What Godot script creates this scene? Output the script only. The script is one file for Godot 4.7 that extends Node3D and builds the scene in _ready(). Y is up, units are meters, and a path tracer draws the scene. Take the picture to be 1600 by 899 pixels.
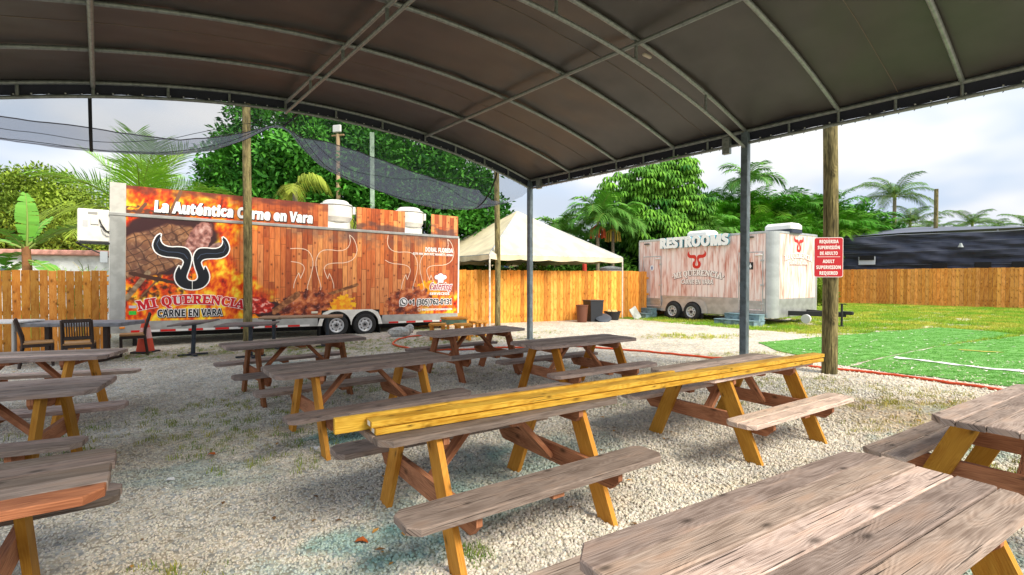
extends Node3D

# ---------------------------------------------------------------- mesh builder
class MB:
	var v := PackedVector3Array()
	var n := PackedVector3Array()
	var u := PackedVector2Array()
	var c := PackedColorArray()
	var idx := PackedInt32Array()
	var col := Color.WHITE
	func vert(p: Vector3, nn: Vector3, uv := Vector2.ZERO) -> int:
		v.append(p); n.append(nn); u.append(uv); c.append(col)
		return v.size() - 1
	func tri(a: Vector3, b: Vector3, d: Vector3, ua := Vector2.ZERO, ub := Vector2.ZERO, ud := Vector2.ZERO) -> void:
		var nn := (d - a).cross(b - a)
		if nn.length_squared() < 1e-16:
			return
		nn = nn.normalized()
		var i := vert(a, nn, ua)
		vert(b, nn, ub)
		vert(d, nn, ud)
		idx.append_array(PackedInt32Array([i, i + 1, i + 2]))
	func quad(a: Vector3, b: Vector3, d: Vector3, e: Vector3, ua := Vector2.ZERO, ub := Vector2.ZERO, ud := Vector2.ZERO, ue := Vector2.ZERO) -> void:
		var nn := (d - a).cross(b - a)
		if nn.length_squared() < 1e-16:
			nn = (e - a).cross(d - a)
		nn = nn.normalized()
		var i := vert(a, nn, ua)
		vert(b, nn, ub)
		vert(d, nn, ud)
		vert(e, nn, ue)
		idx.append_array(PackedInt32Array([i, i + 1, i + 2, i, i + 2, i + 3]))
	# a quad turned so that it faces away from «inside»
	func quad_out(inside: Vector3, a: Vector3, b: Vector3, d: Vector3, e: Vector3, ua := Vector2.ZERO, ub := Vector2.ZERO, ud := Vector2.ZERO, ue := Vector2.ZERO) -> void:
		var nn := (d - a).cross(e - b) * -1.0
		if nn.dot((a + b + d + e) * 0.25 - inside) >= 0.0:
			quad(a, b, d, e, ua, ub, ud, ue)
		else:
			quad(e, d, b, a, ue, ud, ub, ua)
	func tri_out(inside: Vector3, a: Vector3, b: Vector3, d: Vector3, ua := Vector2.ZERO, ub := Vector2.ZERO, ud := Vector2.ZERO) -> void:
		var nn := (d - a).cross(b - a)
		if nn.dot((a + b + d) / 3.0 - inside) >= 0.0:
			tri(a, b, d, ua, ub, ud)
		else:
			tri(d, b, a, ud, ub, ua)
	func mesh() -> ArrayMesh:
		var arr := []
		arr.resize(Mesh.ARRAY_MAX)
		arr[Mesh.ARRAY_VERTEX] = v
		arr[Mesh.ARRAY_NORMAL] = n
		arr[Mesh.ARRAY_TEX_UV] = u
		arr[Mesh.ARRAY_COLOR] = c
		arr[Mesh.ARRAY_INDEX] = idx
		var m := ArrayMesh.new()
		m.add_surface_from_arrays(Mesh.PRIMITIVE_TRIANGLES, arr)
		return m

# a board along x with bevelled edges: UV across the grain in u, along it in v
func box(mb: MB, size: Vector3, xf := Transform3D(), bevel := 0.004, off := Vector2.ZERO, us := Vector2(3.3, 0.5)) -> void:
	var h := size * 0.5
	var b: float = minf(bevel, minf(h.x, minf(h.y, h.z)) * 0.6)
	var o := xf.origin
	var P := func(x: float, y: float, z: float) -> Vector3: return xf * Vector3(x, y, z)
	for ax in 3:
		var a1 := (ax + 1) % 3
		var a2 := (ax + 2) % 3
		for sg in [-1.0, 1.0]:
			var q: Array[Vector3] = []
			var t: Array[Vector2] = []
			for k in [Vector2(-1, -1), Vector2(-1, 1), Vector2(1, 1), Vector2(1, -1)]:
				var p := Vector3.ZERO
				p[ax] = sg * h[ax]
				p[a1] = k.x * (h[a1] - b)
				p[a2] = k.y * (h[a2] - b)
				q.append(xf * p)
				if ax == 0:
					t.append(Vector2((p.z + p.y) * us.x, p.y * us.y * 0.2) + off)
				else:
					t.append(Vector2((p.z if ax == 1 else p.y + h.z + 0.02) * us.x, p.x * us.y) + off)
			quad_o(mb, o, q, t)
			# the edge strips towards a1
			for s1 in [-1.0, 1.0]:
				var e: Array[Vector3] = []
				var te: Array[Vector2] = []
				for k in [[0, -1.0], [0, 1.0], [1, 1.0], [1, -1.0]]:
					var p := Vector3.ZERO
					p[ax] = sg * (h[ax] - (0.0 if k[0] == 0 else b))
					p[a1] = s1 * (h[a1] - (b if k[0] == 0 else 0.0))
					p[a2] = k[1] * (h[a2] - b)
					e.append(xf * p)
					te.append(Vector2((p.z + p.y) * us.x, p.x * us.y) + off)
				quad_o(mb, o, e, te)
	for sx in [-1.0, 1.0]:
		for sy in [-1.0, 1.0]:
			for sz in [-1.0, 1.0]:
				var p := Vector3(sx * h.x, sy * h.y, sz * h.z)
				mb.tri_out(o, xf * (p - Vector3(0, sy * b, sz * b)), xf * (p - Vector3(sx * b, 0, sz * b)), xf * (p - Vector3(sx * b, sy * b, 0)), off, off, off)

func quad_o(mb: MB, o: Vector3, q: Array[Vector3], t: Array[Vector2]) -> void:
	mb.quad_out(o, q[0], q[1], q[2], q[3], t[0], t[1], t[2], t[3])

func inset(poly: PackedVector2Array, b: float) -> PackedVector2Array:
	var r := PackedVector2Array()
	var k := poly.size()
	var area := 0.0
	for i in k:
		area += poly[i].cross(poly[(i + 1) % k])
	var sg := 1.0 if area > 0 else -1.0
	for i in k:
		var p0 := poly[(i + k - 1) % k]
		var p1 := poly[i]
		var p2 := poly[(i + 1) % k]
		var d1 := (p1 - p0).normalized()
		var d2 := (p2 - p1).normalized()
		var n1 := Vector2(-d1.y, d1.x) * sg
		var n2 := Vector2(-d2.y, d2.x) * sg
		var m := (n1 + n2)
		var l := m.length()
		if l < 1e-4:
			r.append(p1 + n1 * b)
		else:
			m /= l
			r.append(p1 + m * (b / maxf(0.35, m.dot(n1))))
	return r

# convex outline in (x, z) raised from y0 to y1 with a bevelled upper edge
func prism(mb: MB, poly: PackedVector2Array, y0: float, y1: float, bevel: float, xf := Transform3D(), off := Vector2.ZERO, us := Vector2(3.3, 0.5)) -> void:
	var k := poly.size()
	var top := inset(poly, bevel)
	var cen := Vector2.ZERO
	for p in poly:
		cen += p / k
	var o := xf * Vector3(cen.x, (y0 + y1) * 0.5, cen.y)
	var U := func(p: Vector2, y: float) -> Vector2: return Vector2((p.y + y) * us.x, p.x * us.y) + off
	for i in k:
		var j := (i + 1) % k
		var a := poly[i]
		var b := poly[j]
		mb.quad_out(o, xf * Vector3(a.x, y0, a.y), xf * Vector3(b.x, y0, b.y), xf * Vector3(b.x, y1 - bevel, b.y), xf * Vector3(a.x, y1 - bevel, a.y), U.call(a, y0), U.call(b, y0), U.call(b, y1), U.call(a, y1))
		var ta := top[i]
		var tb := top[j]
		mb.quad_out(o, xf * Vector3(a.x, y1 - bevel, a.y), xf * Vector3(b.x, y1 - bevel, b.y), xf * Vector3(tb.x, y1, tb.y), xf * Vector3(ta.x, y1, ta.y), U.call(a, 0.0), U.call(b, 0.0), U.call(tb, 0.0), U.call(ta, 0.0))
		if i > 0 and i < k - 1:
			mb.tri_out(o, xf * Vector3(top[0].x, y1, top[0].y), xf * Vector3(top[i].x, y1, top[i].y), xf * Vector3(top[i + 1].x, y1, top[i + 1].y), U.call(top[0], 0.0), U.call(top[i], 0.0), U.call(top[i + 1], 0.0))
			mb.tri_out(o, xf * Vector3(poly[0].x, y0, poly[0].y), xf * Vector3(poly[i].x, y0, poly[i].y), xf * Vector3(poly[i + 1].x, y0, poly[i + 1].y), U.call(poly[0], 0.0), U.call(poly[i], 0.0), U.call(poly[i + 1], 0.0))

# any outline in (x, y), front face at z1, back at z0
func extrude(mb: MB, poly: PackedVector2Array, z0: float, z1: float, xf := Transform3D(), us := 1.0) -> void:
	var k := poly.size()
	var area := 0.0
	for i in k:
		area += poly[i].cross(poly[(i + 1) % k])
	var t := Geometry2D.triangulate_polygon(poly)
	for i in range(0, t.size(), 3):
		var a := poly[t[i]]
		var b := poly[t[i + 1]]
		var c := poly[t[i + 2]]
		if (b - a).cross(c - a) > 0.0:
			var s := b
			b = c
			c = s
		mb.tri(xf * Vector3(a.x, a.y, z1), xf * Vector3(b.x, b.y, z1), xf * Vector3(c.x, c.y, z1), a * us, b * us, c * us)
		mb.tri(xf * Vector3(c.x, c.y, z0), xf * Vector3(b.x, b.y, z0), xf * Vector3(a.x, a.y, z0), c * us, b * us, a * us)
	for i in k:
		var a := poly[i]
		var b := poly[(i + 1) % k]
		var q := [xf * Vector3(a.x, a.y, z0), xf * Vector3(a.x, a.y, z1), xf * Vector3(b.x, b.y, z1), xf * Vector3(b.x, b.y, z0)]
		if area > 0:
			mb.quad(q[0], q[1], q[2], q[3], a * us, a * us, b * us, b * us)
		else:
			mb.quad(q[3], q[2], q[1], q[0], a * us, a * us, b * us, b * us)

func tube(mb: MB, pts: PackedVector3Array, r0: float, sides := 8, r1 := -1.0, cap := true) -> void:
	if r1 < 0.0:
		r1 = r0
	var k := pts.size()
	var rings := []
	var up := Vector3.UP
	var dist := 0.0
	for i in k:
		var d: Vector3 = (pts[mini(i + 1, k - 1)] - pts[maxi(i - 1, 0)]).normalized()
		if absf(d.dot(up)) > 0.98:
			up = Vector3.RIGHT if absf(d.x) < 0.9 else Vector3.FORWARD
		var a := d.cross(up).normalized()
		var b := a.cross(d).normalized()
		up = b
		if i > 0:
			dist += pts[i].distance_to(pts[i - 1])
		var ring := []
		var r: float = lerpf(r0, r1, float(i) / maxf(1.0, k - 1))
		for s in sides + 1:
			var w := TAU * s / sides
			var nn := a * cos(w) + b * sin(w)
			ring.append(mb.vert(pts[i] + nn * r, nn, Vector2(float(s) / sides, dist)))
		rings.append(ring)
	for i in k - 1:
		for s in sides:
			var A: int = rings[i][s]
			var B: int = rings[i][s + 1]
			var C: int = rings[i + 1][s + 1]
			var D: int = rings[i + 1][s]
			mb.idx.append_array(PackedInt32Array([A, B, C, A, C, D]))
	if cap:
		for e in [0, k - 1]:
			var d: Vector3 = (pts[0] - pts[1]).normalized() if e == 0 else (pts[k - 1] - pts[k - 2]).normalized()
			var ci := mb.vert(pts[e], d, Vector2(0.5, 0.02))
			var ids := []
			for s in sides + 1:
				ids.append(mb.vert(mb.v[rings[e][s]], d, Vector2(0.5 + 0.1 * cos(TAU * s / sides), 0.1 * sin(TAU * s / sides))))
			for s in sides:
				if e == 0:
					mb.idx.append_array(PackedInt32Array([ci, ids[s + 1], ids[s]]))
				else:
					mb.idx.append_array(PackedInt32Array([ci, ids[s], ids[s + 1]]))

# profile of (radius, height) turned round y
func lathe(mb: MB, prof: PackedVector2Array, sides := 24, xf := Transform3D(), squash := Vector2.ONE) -> void:
	for i in prof.size() - 1:
		var a := prof[i]
		var b := prof[i + 1]
		var d := (b - a)
		if d.length() < 1e-6:
			continue
		var nn := Vector2(d.y, -d.x).normalized()
		var first := -1
		for s in sides + 1:
			var w := TAU * s / sides
			var q := Vector3(cos(w) * squash.x, 0, sin(w) * squash.y)
			var nrm := (xf.basis * (q * nn.x + Vector3(0, nn.y, 0))).normalized()
			var i0 := mb.vert(xf * (q * a.x + Vector3(0, a.y, 0)), nrm, Vector2(float(s) / sides, a.y))
			mb.vert(xf * (q * b.x + Vector3(0, b.y, 0)), nrm, Vector2(float(s) / sides, b.y))
			if s > 0:
				mb.idx.append_array(PackedInt32Array([i0 - 2, i0 + 1, i0 - 1, i0 - 2, i0, i0 + 1]))

# ---------------------------------------------------------------- objects
var rng := RandomNumberGenerator.new()
var used := {}
var M := {}

func P(x: float, z: float, y := 0.0) -> Vector3:
	return Vector3(x, y, -z)

func numbered(called: String) -> String:
	used[called] = used.get(called, -1) + 1
	return called if used[called] == 0 else "%s_%03d" % [called, used[called]]

func tag(o: Node, label := "", category := "", group := "", kind := "") -> Node:
	if label: o.set_meta("label", label)
	if category: o.set_meta("category", category)
	if group: o.set_meta("group", group)
	if kind: o.set_meta("kind", kind)
	return o

func thing(called: String, label: String, category: String, at := Vector3.ZERO, turn := 0.0, group := "") -> Node3D:
	var o := Node3D.new()
	o.name = numbered(called)
	add_child(o, true)
	o.position = at
	o.rotation.y = turn
	tag(o, label, category, group)
	return o

func part(called: String, m: Mesh, mat: Material, parent: Node, xf := Transform3D()) -> MeshInstance3D:
	var o := MeshInstance3D.new()
	o.name = called
	o.mesh = m
	o.material_override = mat
	o.transform = xf
	parent.add_child(o, true)
	return o

func solo(called: String, m: Mesh, mat: Material, label: String, category: String, at := Vector3.ZERO, turn := 0.0, group := "") -> MeshInstance3D:
	var o := MeshInstance3D.new()
	o.name = numbered(called)
	o.mesh = m
	o.material_override = mat
	o.position = at
	o.rotation.y = turn
	add_child(o, true)
	tag(o, label, category, group)
	return o

func struct(called: String, m: Mesh, mat: Material, kind := "structure") -> MeshInstance3D:
	var o := MeshInstance3D.new()
	o.name = numbered(called)
	o.mesh = m
	o.material_override = mat
	add_child(o, true)
	tag(o, "", "", "", kind)
	return o

func bpart(called: String, size: Vector3, center: Vector3, mat: Material, parent: Node, bevel := 0.004, basis := Basis(), off := Vector2.ZERO) -> MeshInstance3D:
	var mb := MB.new()
	box(mb, size, Transform3D(basis, center), bevel, off)
	return part(called, mb.mesh(), mat, parent)

func cyl_mesh(a: Vector3, b: Vector3, r0: float, r1 := -1.0, sides := 12) -> ArrayMesh:
	var mb := MB.new()
	tube(mb, PackedVector3Array([a, b]), r0, sides, r1)
	return mb.mesh()

func many(called: String, m: Mesh, mat: Material, xfs: Array, cols: Array, parent: Node = self, kind := "") -> MultiMeshInstance3D:
	var mm := MultiMesh.new()
	mm.transform_format = MultiMesh.TRANSFORM_3D
	mm.use_colors = true
	mm.mesh = m
	mm.instance_count = xfs.size()
	for i in xfs.size():
		mm.set_instance_transform(i, xfs[i])
		mm.set_instance_color(i, cols[i])
	var o := MultiMeshInstance3D.new()
	o.name = numbered(called) if parent == self else called
	o.multimesh = mm
	o.material_override = mat
	parent.add_child(o, true)
	if kind: o.set_meta("kind", kind)
	return o

# ---------------------------------------------------------------- materials
func fnl(s: int, f := 1.0, oct := 3) -> FastNoiseLite:
	var k := FastNoiseLite.new()
	k.seed = s
	k.noise_type = FastNoiseLite.TYPE_SIMPLEX_SMOOTH
	k.frequency = f
	k.fractal_octaves = oct
	return k

func mat(col: Color, rough := 0.8, metal := 0.0) -> StandardMaterial3D:
	var m := StandardMaterial3D.new()
	m.albedo_color = col
	m.roughness = rough
	m.metallic = metal
	return m

func rgb(r: int, g: int, b: int) -> Color:
	return Color8(r, g, b)

# a mottled variant of a plain colour: fine blotches of wear, as triplanar albedo
func worn(col: Color, amount: float, rough: float, metal := 0.0, scale := 1.0, seed_ := 5) -> StandardMaterial3D:
	var m := mat(col, rough, metal)
	var amp := int(round(amount * 10.0))
	var key := "worn%d_%d" % [seed_ % 3, amp]
	if not M.has(key):
		var n := fnl(40 + seed_ % 3, 0.012, 5)
		var im := n.get_seamless_image(256, 256)
		var out := Image.create(256, 256, false, Image.FORMAT_RGB8)
		for y in 256:
			for x in 256:
				var k := im.get_pixel(x, y).r
				k = 1.0 - 0.034 * amp * (1.0 - smoothstep(0.2, 0.75, k))
				out.set_pixel(x, y, Color(k, k, k * 0.995))
		M[key] = ImageTexture.create_from_image(out)
	m.albedo_texture = M[key]
	m.uv1_triplanar = true
	m.uv1_scale = Vector3.ONE * scale
	return m

func wood_image(w: int, h: int, s: int, dark: Color, light: Color, accent: Color, knots: int, crack: float, contrast: float) -> Array:
	var n1 := fnl(s, 1.0, 3)
	var n2 := fnl(s + 7, 1.0, 2)
	var r := RandomNumberGenerator.new()
	r.seed = s
	var kn := []
	for i in knots:
		kn.append([r.randf_range(0.1, 0.9), r.randf(), r.randf_range(0.5, 1.0)])
	var im := Image.create(w, h, false, Image.FORMAT_RGB8)
	var hm := Image.create(w, h, false, Image.FORMAT_RGB8)
	for y in h:
		var a := TAU * y / h
		var ca := cos(a)
		var sa := sin(a)
		for x in w:
			var fx := float(x) / w
			var fy := float(y) / h
			var warp := n2.get_noise_3d(fx * 2.2, ca * 0.5, sa * 0.5)
			var kd := 0.0
			var kk := 0.0
			for q in kn:
				var dx: float = (fx - q[0]) / 0.07
				var dy: float = fposmod(fy - q[1] + 0.5, 1.0) - 0.5
				dy /= 0.022
				var d: float = sqrt(dx * dx + dy * dy) / q[2]
				kk = maxf(kk, exp(-d * d * 1.6))
				kd += exp(-d * 0.55) * 0.9
			var g := sin((fx * 15.0 + warp * 5.0 + kd * 2.2) * TAU) * 0.5 + 0.5
			var fine := n1.get_noise_3d(fx * 46.0, ca * 1.5, sa * 1.5)
			var big := n1.get_noise_3d(fx * 2.5 + 30.0, ca * 0.9, sa * 0.9)
			var t: float = clampf(0.5 + contrast * (0.30 * (g - 0.5) + 0.55 * fine + 0.75 * big), 0, 1)
			var c := dark.lerp(light, t)
			c = c.lerp(accent, clampf(big * 1.6 - 0.1, 0, 1) * 0.55)
			c = c.lerp(dark.darkened(0.45), kk * 0.8)
			var ck := n2.get_noise_3d(fx * 34.0 + 80.0, ca * 0.45, sa * 0.45)
			var cr: float = smoothstep(1.0 - crack, 1.03 - crack, ck * 0.5 + 0.5 + 0.1)
			c = c.lerp(dark.darkened(0.6), cr * 0.8)
			im.set_pixel(x, y, c)
			var hh: float = clampf(0.55 + 0.2 * (g - 0.5) + 0.28 * fine - cr * 0.6 - kk * 0.2, 0, 1)
			hm.set_pixel(x, y, Color(hh, hh, hh))
	hm.bump_map_to_normal_map(2.5)
	return [im, hm]

func wood(key: String, s: int, dark: Color, light: Color, accent: Color, knots := 4, crack := 0.2, contrast := 1.0, rough := 0.8, w := 256, h := 1024) -> StandardMaterial3D:
	var r := wood_image(w, h, s, dark, light, accent, knots, crack, contrast)
	var m := mat(Color.WHITE, rough)
	m.albedo_texture = ImageTexture.create_from_image(r[0])
	m.normal_enabled = true
	m.normal_texture = ImageTexture.create_from_image(r[1])
	m.normal_scale = 0.7
	m.metallic_specular = 0.35
	M[key] = m
	return m

func tinted(base: StandardMaterial3D, col: Color) -> StandardMaterial3D:
	var m: StandardMaterial3D = base.duplicate()
	m.albedo_color = col
	return m

func leaf_mat(back := 0.35, rough := 0.5) -> StandardMaterial3D:
	var m := mat(Color.WHITE, rough)
	m.vertex_color_use_as_albedo = true
	m.backlight_enabled = true
	m.backlight = Color(back, back, back * 0.6)
	m.cull_mode = BaseMaterial3D.CULL_DISABLED
	m.metallic_specular = 0.3
	return m

# ---------------------------------------------------------------- lettering
var fonts := {}
func font(kind: String) -> Font:
	if not fonts.has(kind):
		var f := SystemFont.new()
		f.font_names = PackedStringArray(["Droid Serif" if kind.begins_with("serif") else "Droid Sans"])
		f.font_weight = 700
		fonts[kind] = f
	return fonts[kind]

var glyphs := {}
# the outline of a letter, 64 pixels high in hundredths of a metre: [outer contours, holes], thickened by «k» hundredths
func outline(ch: String, kind: String, k: float) -> Array:
	var key := "%s%s%.2f" % [ch, kind, k]
	if glyphs.has(key):
		return glyphs[key]
	var ts := TextServerManager.get_primary_interface()
	var rid: RID = font(kind).get_rids()[0]
	var gi := ts.font_get_glyph_index(rid, 64, ch.unicode_at(0), 0)
	var d := ts.font_get_glyph_contours(rid, 64, gi)
	var pts: PackedVector3Array = d.get("points", PackedVector3Array())
	var ends: PackedInt32Array = d.get("contours", PackedInt32Array())
	var polys := []
	var start := 0
	for e in ends:
		var ring := []
		for i in range(start, e + 1):
			ring.append(pts[i])
		start = e + 1
		var n := ring.size()
		# put the implied points between two conic controls in
		var full := []
		for i in n:
			var p: Vector3 = ring[i]
			var q: Vector3 = ring[(i + 1) % n]
			full.append(p)
			if p.z == 0.0 and q.z == 0.0:
				full.append(Vector3((p.x + q.x) * 0.5, (p.y + q.y) * 0.5, 1.0))
		var poly := PackedVector2Array()
		n = full.size()
		for i in n:
			var p: Vector3 = full[i]
			if p.z == 0.0:
				var a: Vector3 = full[(i + n - 1) % n]
				var b: Vector3 = full[(i + 1) % n]
				for f in [0.25, 0.5, 0.75]:
					var u := Vector2(a.x, a.y).lerp(Vector2(p.x, p.y), f)
					var w := Vector2(p.x, p.y).lerp(Vector2(b.x, b.y), f)
					poly.append(u.lerp(w, f) * Vector2(0.01, -0.01))
			else:
				poly.append(Vector2(p.x, -p.y) * 0.01)
		if poly.size() > 2:
			polys.append(poly)
	var areas := []
	var best := 0.0
	for p in polys:
		var ar := 0.0
		for i in p.size():
			ar += p[i].cross(p[(i + 1) % p.size()])
		areas.append(ar)
		if absf(ar) > absf(best):
			best = ar
	var outer := []
	var holes := []
	for i in polys.size():
		var same: bool = areas[i] * best > 0.0
		var p: PackedVector2Array = polys[i]
		if areas[i] < 0.0:
			p.reverse()
		if k != 0.0:
			for q in Geometry2D.offset_polygon(p, (k if same else -k) * 0.01, Geometry2D.JOIN_MITER):
				(outer if same else holes).append(q)
		else:
			(outer if same else holes).append(p)
	glyphs[key] = [outer, holes]
	return glyphs[key]

# a letter with holes, cut through the holes into plain outlines
func cut_holes(o: PackedVector2Array, holes: Array) -> Array:
	if holes.is_empty():
		return [o]
	var h: PackedVector2Array = holes[0]
	var lo := 1e9
	var hi := -1e9
	for p in h:
		lo = minf(lo, p.x)
		hi = maxf(hi, p.x)
	var x := (lo + hi) * 0.5 + 0.00037
	var parts := []
	for side in [[-9.0, x], [x, 9.0]]:
		var half := PackedVector2Array([Vector2(side[0], -9), Vector2(side[1], -9), Vector2(side[1], 9), Vector2(side[0], 9)])
		for q in Geometry2D.intersect_polygons(o, half):
			var now := [q]
			for k in holes:
				var next := []
				for m in now:
					next.append_array(Geometry2D.clip_polygons(m, k))
				now = next
			parts.append_array(now)
	return parts

# letters of a line in the x-y plane, centred on «at», «w» wide and with capitals «h» high, thickened by «k»; «arc» raises the middle
func letters(txt: String, kind: String, k: float, w: float, h: float, at: Vector3, depth := 0.006, arc := 0.0, solid := false, slant := 0.0) -> ArrayMesh:
	var f := font(kind)
	var total := f.get_string_size(txt, HORIZONTAL_ALIGNMENT_LEFT, -1, 64).x * 0.01
	var cap: float = 0.01 * 64 * 0.714
	var sx := w / total
	var sy := h / cap
	var mb := MB.new()
	for i in txt.length():
		var ch := txt[i]
		if ch == " ":
			continue
		var x0 := f.get_string_size(txt.substr(0, i), HORIZONTAL_ALIGNMENT_LEFT, -1, 64).x * 0.01
		var cw := f.get_string_size(ch, HORIZONTAL_ALIGNMENT_LEFT, -1, 64).x * 0.01
		var mid := x0 + cw * 0.5
		var q := (mid / total - 0.5) * 2.0
		var b := Basis(Vector3(sx, 0, 0), Vector3(slant * sy, sy, 0), Vector3(0, 0, 1))
		var rot := Basis(Vector3.BACK, -atan(arc * 4.0 * q / w) if arc != 0.0 else 0.0)
		var base := at + Vector3((mid - total * 0.5) * sx, arc * (1.0 - q * q), 0)
		# thickening is done after stretching, so that strokes grow evenly
		var xf := Transform3D(rot * b, base) * Transform3D(Basis(), Vector3(-cw * 0.5, -cap * 0.5, 0))
		var g := outline(ch, kind, k * 3.2)
		for o in g[0]:
			var mine := []
			if not solid:
				for hole in g[1]:
					if Geometry2D.is_point_in_polygon(hole[0], o):
						mine.append(hole)
			for poly in cut_holes(o, mine):
				extrude(mb, poly, 0.0, depth + 0.0004 * (i % 2), xf)
	return mb.mesh()

# ---------------------------------------------------------------- the ground
const CAN_X := 0.48
const CAN_Z := 13.46
var gn1: FastNoiseLite
var gn2: FastNoiseLite
var gn3: FastNoiseLite

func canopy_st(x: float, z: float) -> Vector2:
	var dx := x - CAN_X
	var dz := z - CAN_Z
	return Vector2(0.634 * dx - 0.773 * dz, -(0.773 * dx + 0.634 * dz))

const GRASS := [ # x, z, radius x, radius z, strength, dryness
	[5.1, 6.9, 1.3, 0.75, 0.75, 0.75], [6.0, 5.9, 0.9, 0.6, 0.5, 0.7], [4.3, 7.9, 1.0, 0.5, 0.45, 0.6], [3.0, 8.6, 0.8, 0.5, 0.3, 0.5],
	[-5.0, 11.5, 2.6, 0.9, 0.7, 0.4], [-3.0, 12.6, 2.2, 0.9, 0.55, 0.3], [-8.0, 10.6, 1.6, 0.7, 0.6, 0.4], [-1.0, 13.6, 1.6, 0.8, 0.45, 0.4],
	[-2.9, 7.4, 1.2, 0.7, 0.35, 0.3], [-3.4, 6.0, 1.0, 0.8, 0.4, 0.35], [-2.3, 4.9, 0.9, 0.7, 0.35, 0.3], [-0.25, 2.9, 0.13, 0.12, 1.0, 0.1],
	[3.9, 3.9, 0.8, 0.5, 0.5, 0.3], [4.6, 4.6, 0.8, 0.6, 0.5, 0.4], [5.3, 10.4, 1.6, 0.6, 0.5, 0.6], [4.9, 14.0, 1.6, 0.6, 0.45, 0.7], [-2.6, 16.0, 1.2, 0.6, 0.6, 0.3],
	[-0.6, 8.9, 1.4, 0.6, 0.25, 0.5], [0.8, 15.2, 1.1, 0.4, 0.4, 0.4], [-4.0, 5.2, 1.0, 0.8, 0.3, 0.4], [-2.0, 2.4, 0.7, 0.4, 0.25, 0.4],
	[4.2, 5.6, 0.9, 0.5, 0.25, 0.7], [3.3, 6.3, 0.7, 0.5, 0.3, 0.3], [1.0, 6.4, 0.5, 0.3, 0.2, 0.3]]
const TEAL := [[-1.66, 5.07, 0.34, 0.22, 0.8], [-0.85, 3.04, 0.34, 0.2, 0.6], [-0.5, 3.5, 0.42, 0.3, 0.35], [-0.1, 4.1, 0.5, 0.45, 0.35], [0.5, 4.7, 0.6, 0.4, 0.3],
	[2.5, 2.8, 0.5, 0.35, 0.55], [4.5, 4.9, 0.6, 0.35, 0.4], [-2.6, 4.1, 0.5, 0.25, 0.3], [-1.0, 2.6, 0.5, 0.3, 0.35], [4.3, 3.6, 0.5, 0.4, 0.3], [5.3, 6.2, 0.5, 0.2, 0.25], [-4.5, 9.6, 0.6, 0.25, 0.35]]

func lawn(x: float, z: float) -> float: # the grassy yard on the right and the strip before the restroom trailer
	var edge := 9.6 + 0.25 * (z - 14.0)
	var k := smoothstep(-1.2, 1.0, x - edge + gn2.get_noise_2d(x * 1.3, z * 1.3) * 1.5) * smoothstep(11.5, 13.5, z)
	# strip beside the trailer: along its side, about a metre and a half wide
	var d := Vector2(x - 8.7, z - 17.2)
	var al := d.x * 0.58 - d.y * 0.815
	var ou := -(d.x * 0.815 + d.y * 0.58)
	k = maxf(k, smoothstep(1.7, 1.3, absf(ou - 0.1)) * smoothstep(-6.2, -5.4, al) * smoothstep(3.5, 2.0, al))
	if z > 21.5 and x < 11.0:
		k = maxf(k, 0.8)
	return k

func grassy(x: float, z: float) -> Vector2: # how grassy, how dry
	var k := 0.0
	var dry := 0.4
	for g in GRASS:
		var dx: float = (x - g[0]) / g[2]
		var dz: float = (z - g[1]) / g[3]
		var d := dx * dx + dz * dz
		if d < 1.6:
			var w: float = g[4] * 0.8 * smoothstep(1.6, 0.3, d)
			if w > k:
				k = w
				dry = g[5]
	if k > 0.0:
		k *= smoothstep(-0.25, 0.35, gn1.get_noise_2d(x * 2.2, z * 2.2) + 0.1)
	var l := lawn(x, z)
	if l > k:
		var bare := smoothstep(0.02, 0.32, gn2.get_noise_2d(x * 0.5 + 60.0, z * 1.4)) * (1.0 if z > 14.0 else 0.6)
		k = l * (1.0 - 0.85 * bare)
		dry = clampf(0.35 + 0.8 * gn2.get_noise_2d(x * 0.35 + 9.0, z * 0.5), 0.0, 0.9)
	return Vector2(k, dry)

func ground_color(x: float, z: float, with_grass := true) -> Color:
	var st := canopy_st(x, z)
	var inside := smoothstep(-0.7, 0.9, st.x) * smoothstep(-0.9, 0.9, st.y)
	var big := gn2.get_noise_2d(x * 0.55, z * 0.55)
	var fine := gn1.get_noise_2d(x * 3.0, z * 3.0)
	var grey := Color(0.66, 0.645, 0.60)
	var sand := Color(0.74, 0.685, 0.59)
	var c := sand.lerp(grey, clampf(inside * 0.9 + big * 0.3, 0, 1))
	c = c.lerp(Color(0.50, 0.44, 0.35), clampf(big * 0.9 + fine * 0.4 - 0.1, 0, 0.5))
	# bare sandy earth on the right
	c = c.lerp(Color(0.56, 0.45, 0.33), clampf(smoothstep(3.2, 4.6, x) * smoothstep(7.2, 6.2, z) * smoothstep(4.6, 5.6, z) * 0.8, 0, 1))
	c = c * (0.96 + 0.22 * fine)
	c.a = 1.0
	for q in TEAL:
		var dx: float = (x - q[0]) / q[2]
		var dz: float = (z - q[1]) / q[3]
		var d := dx * dx + dz * dz
		if d < 2.5:
			c = c.lerp(Color(0.04, 0.36, 0.38), q[4] * smoothstep(2.4, 0.1, d + 1.9 * fine) * 0.75)
	if with_grass:
		var g := grassy(x, z)
		var gc := Color(0.18, 0.30, 0.035).lerp(Color(0.50, 0.44, 0.13), g.y)
		c = c.lerp(gc, clampf(g.x, 0, 1) * 0.72)
	return c

func ground_y(x: float, z: float) -> float:
	return 0.018 * gn1.get_noise_2d(x * 1.1, z * 1.1) + 0.006 * gn1.get_noise_2d(x * 6.0, z * 6.0)

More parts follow.
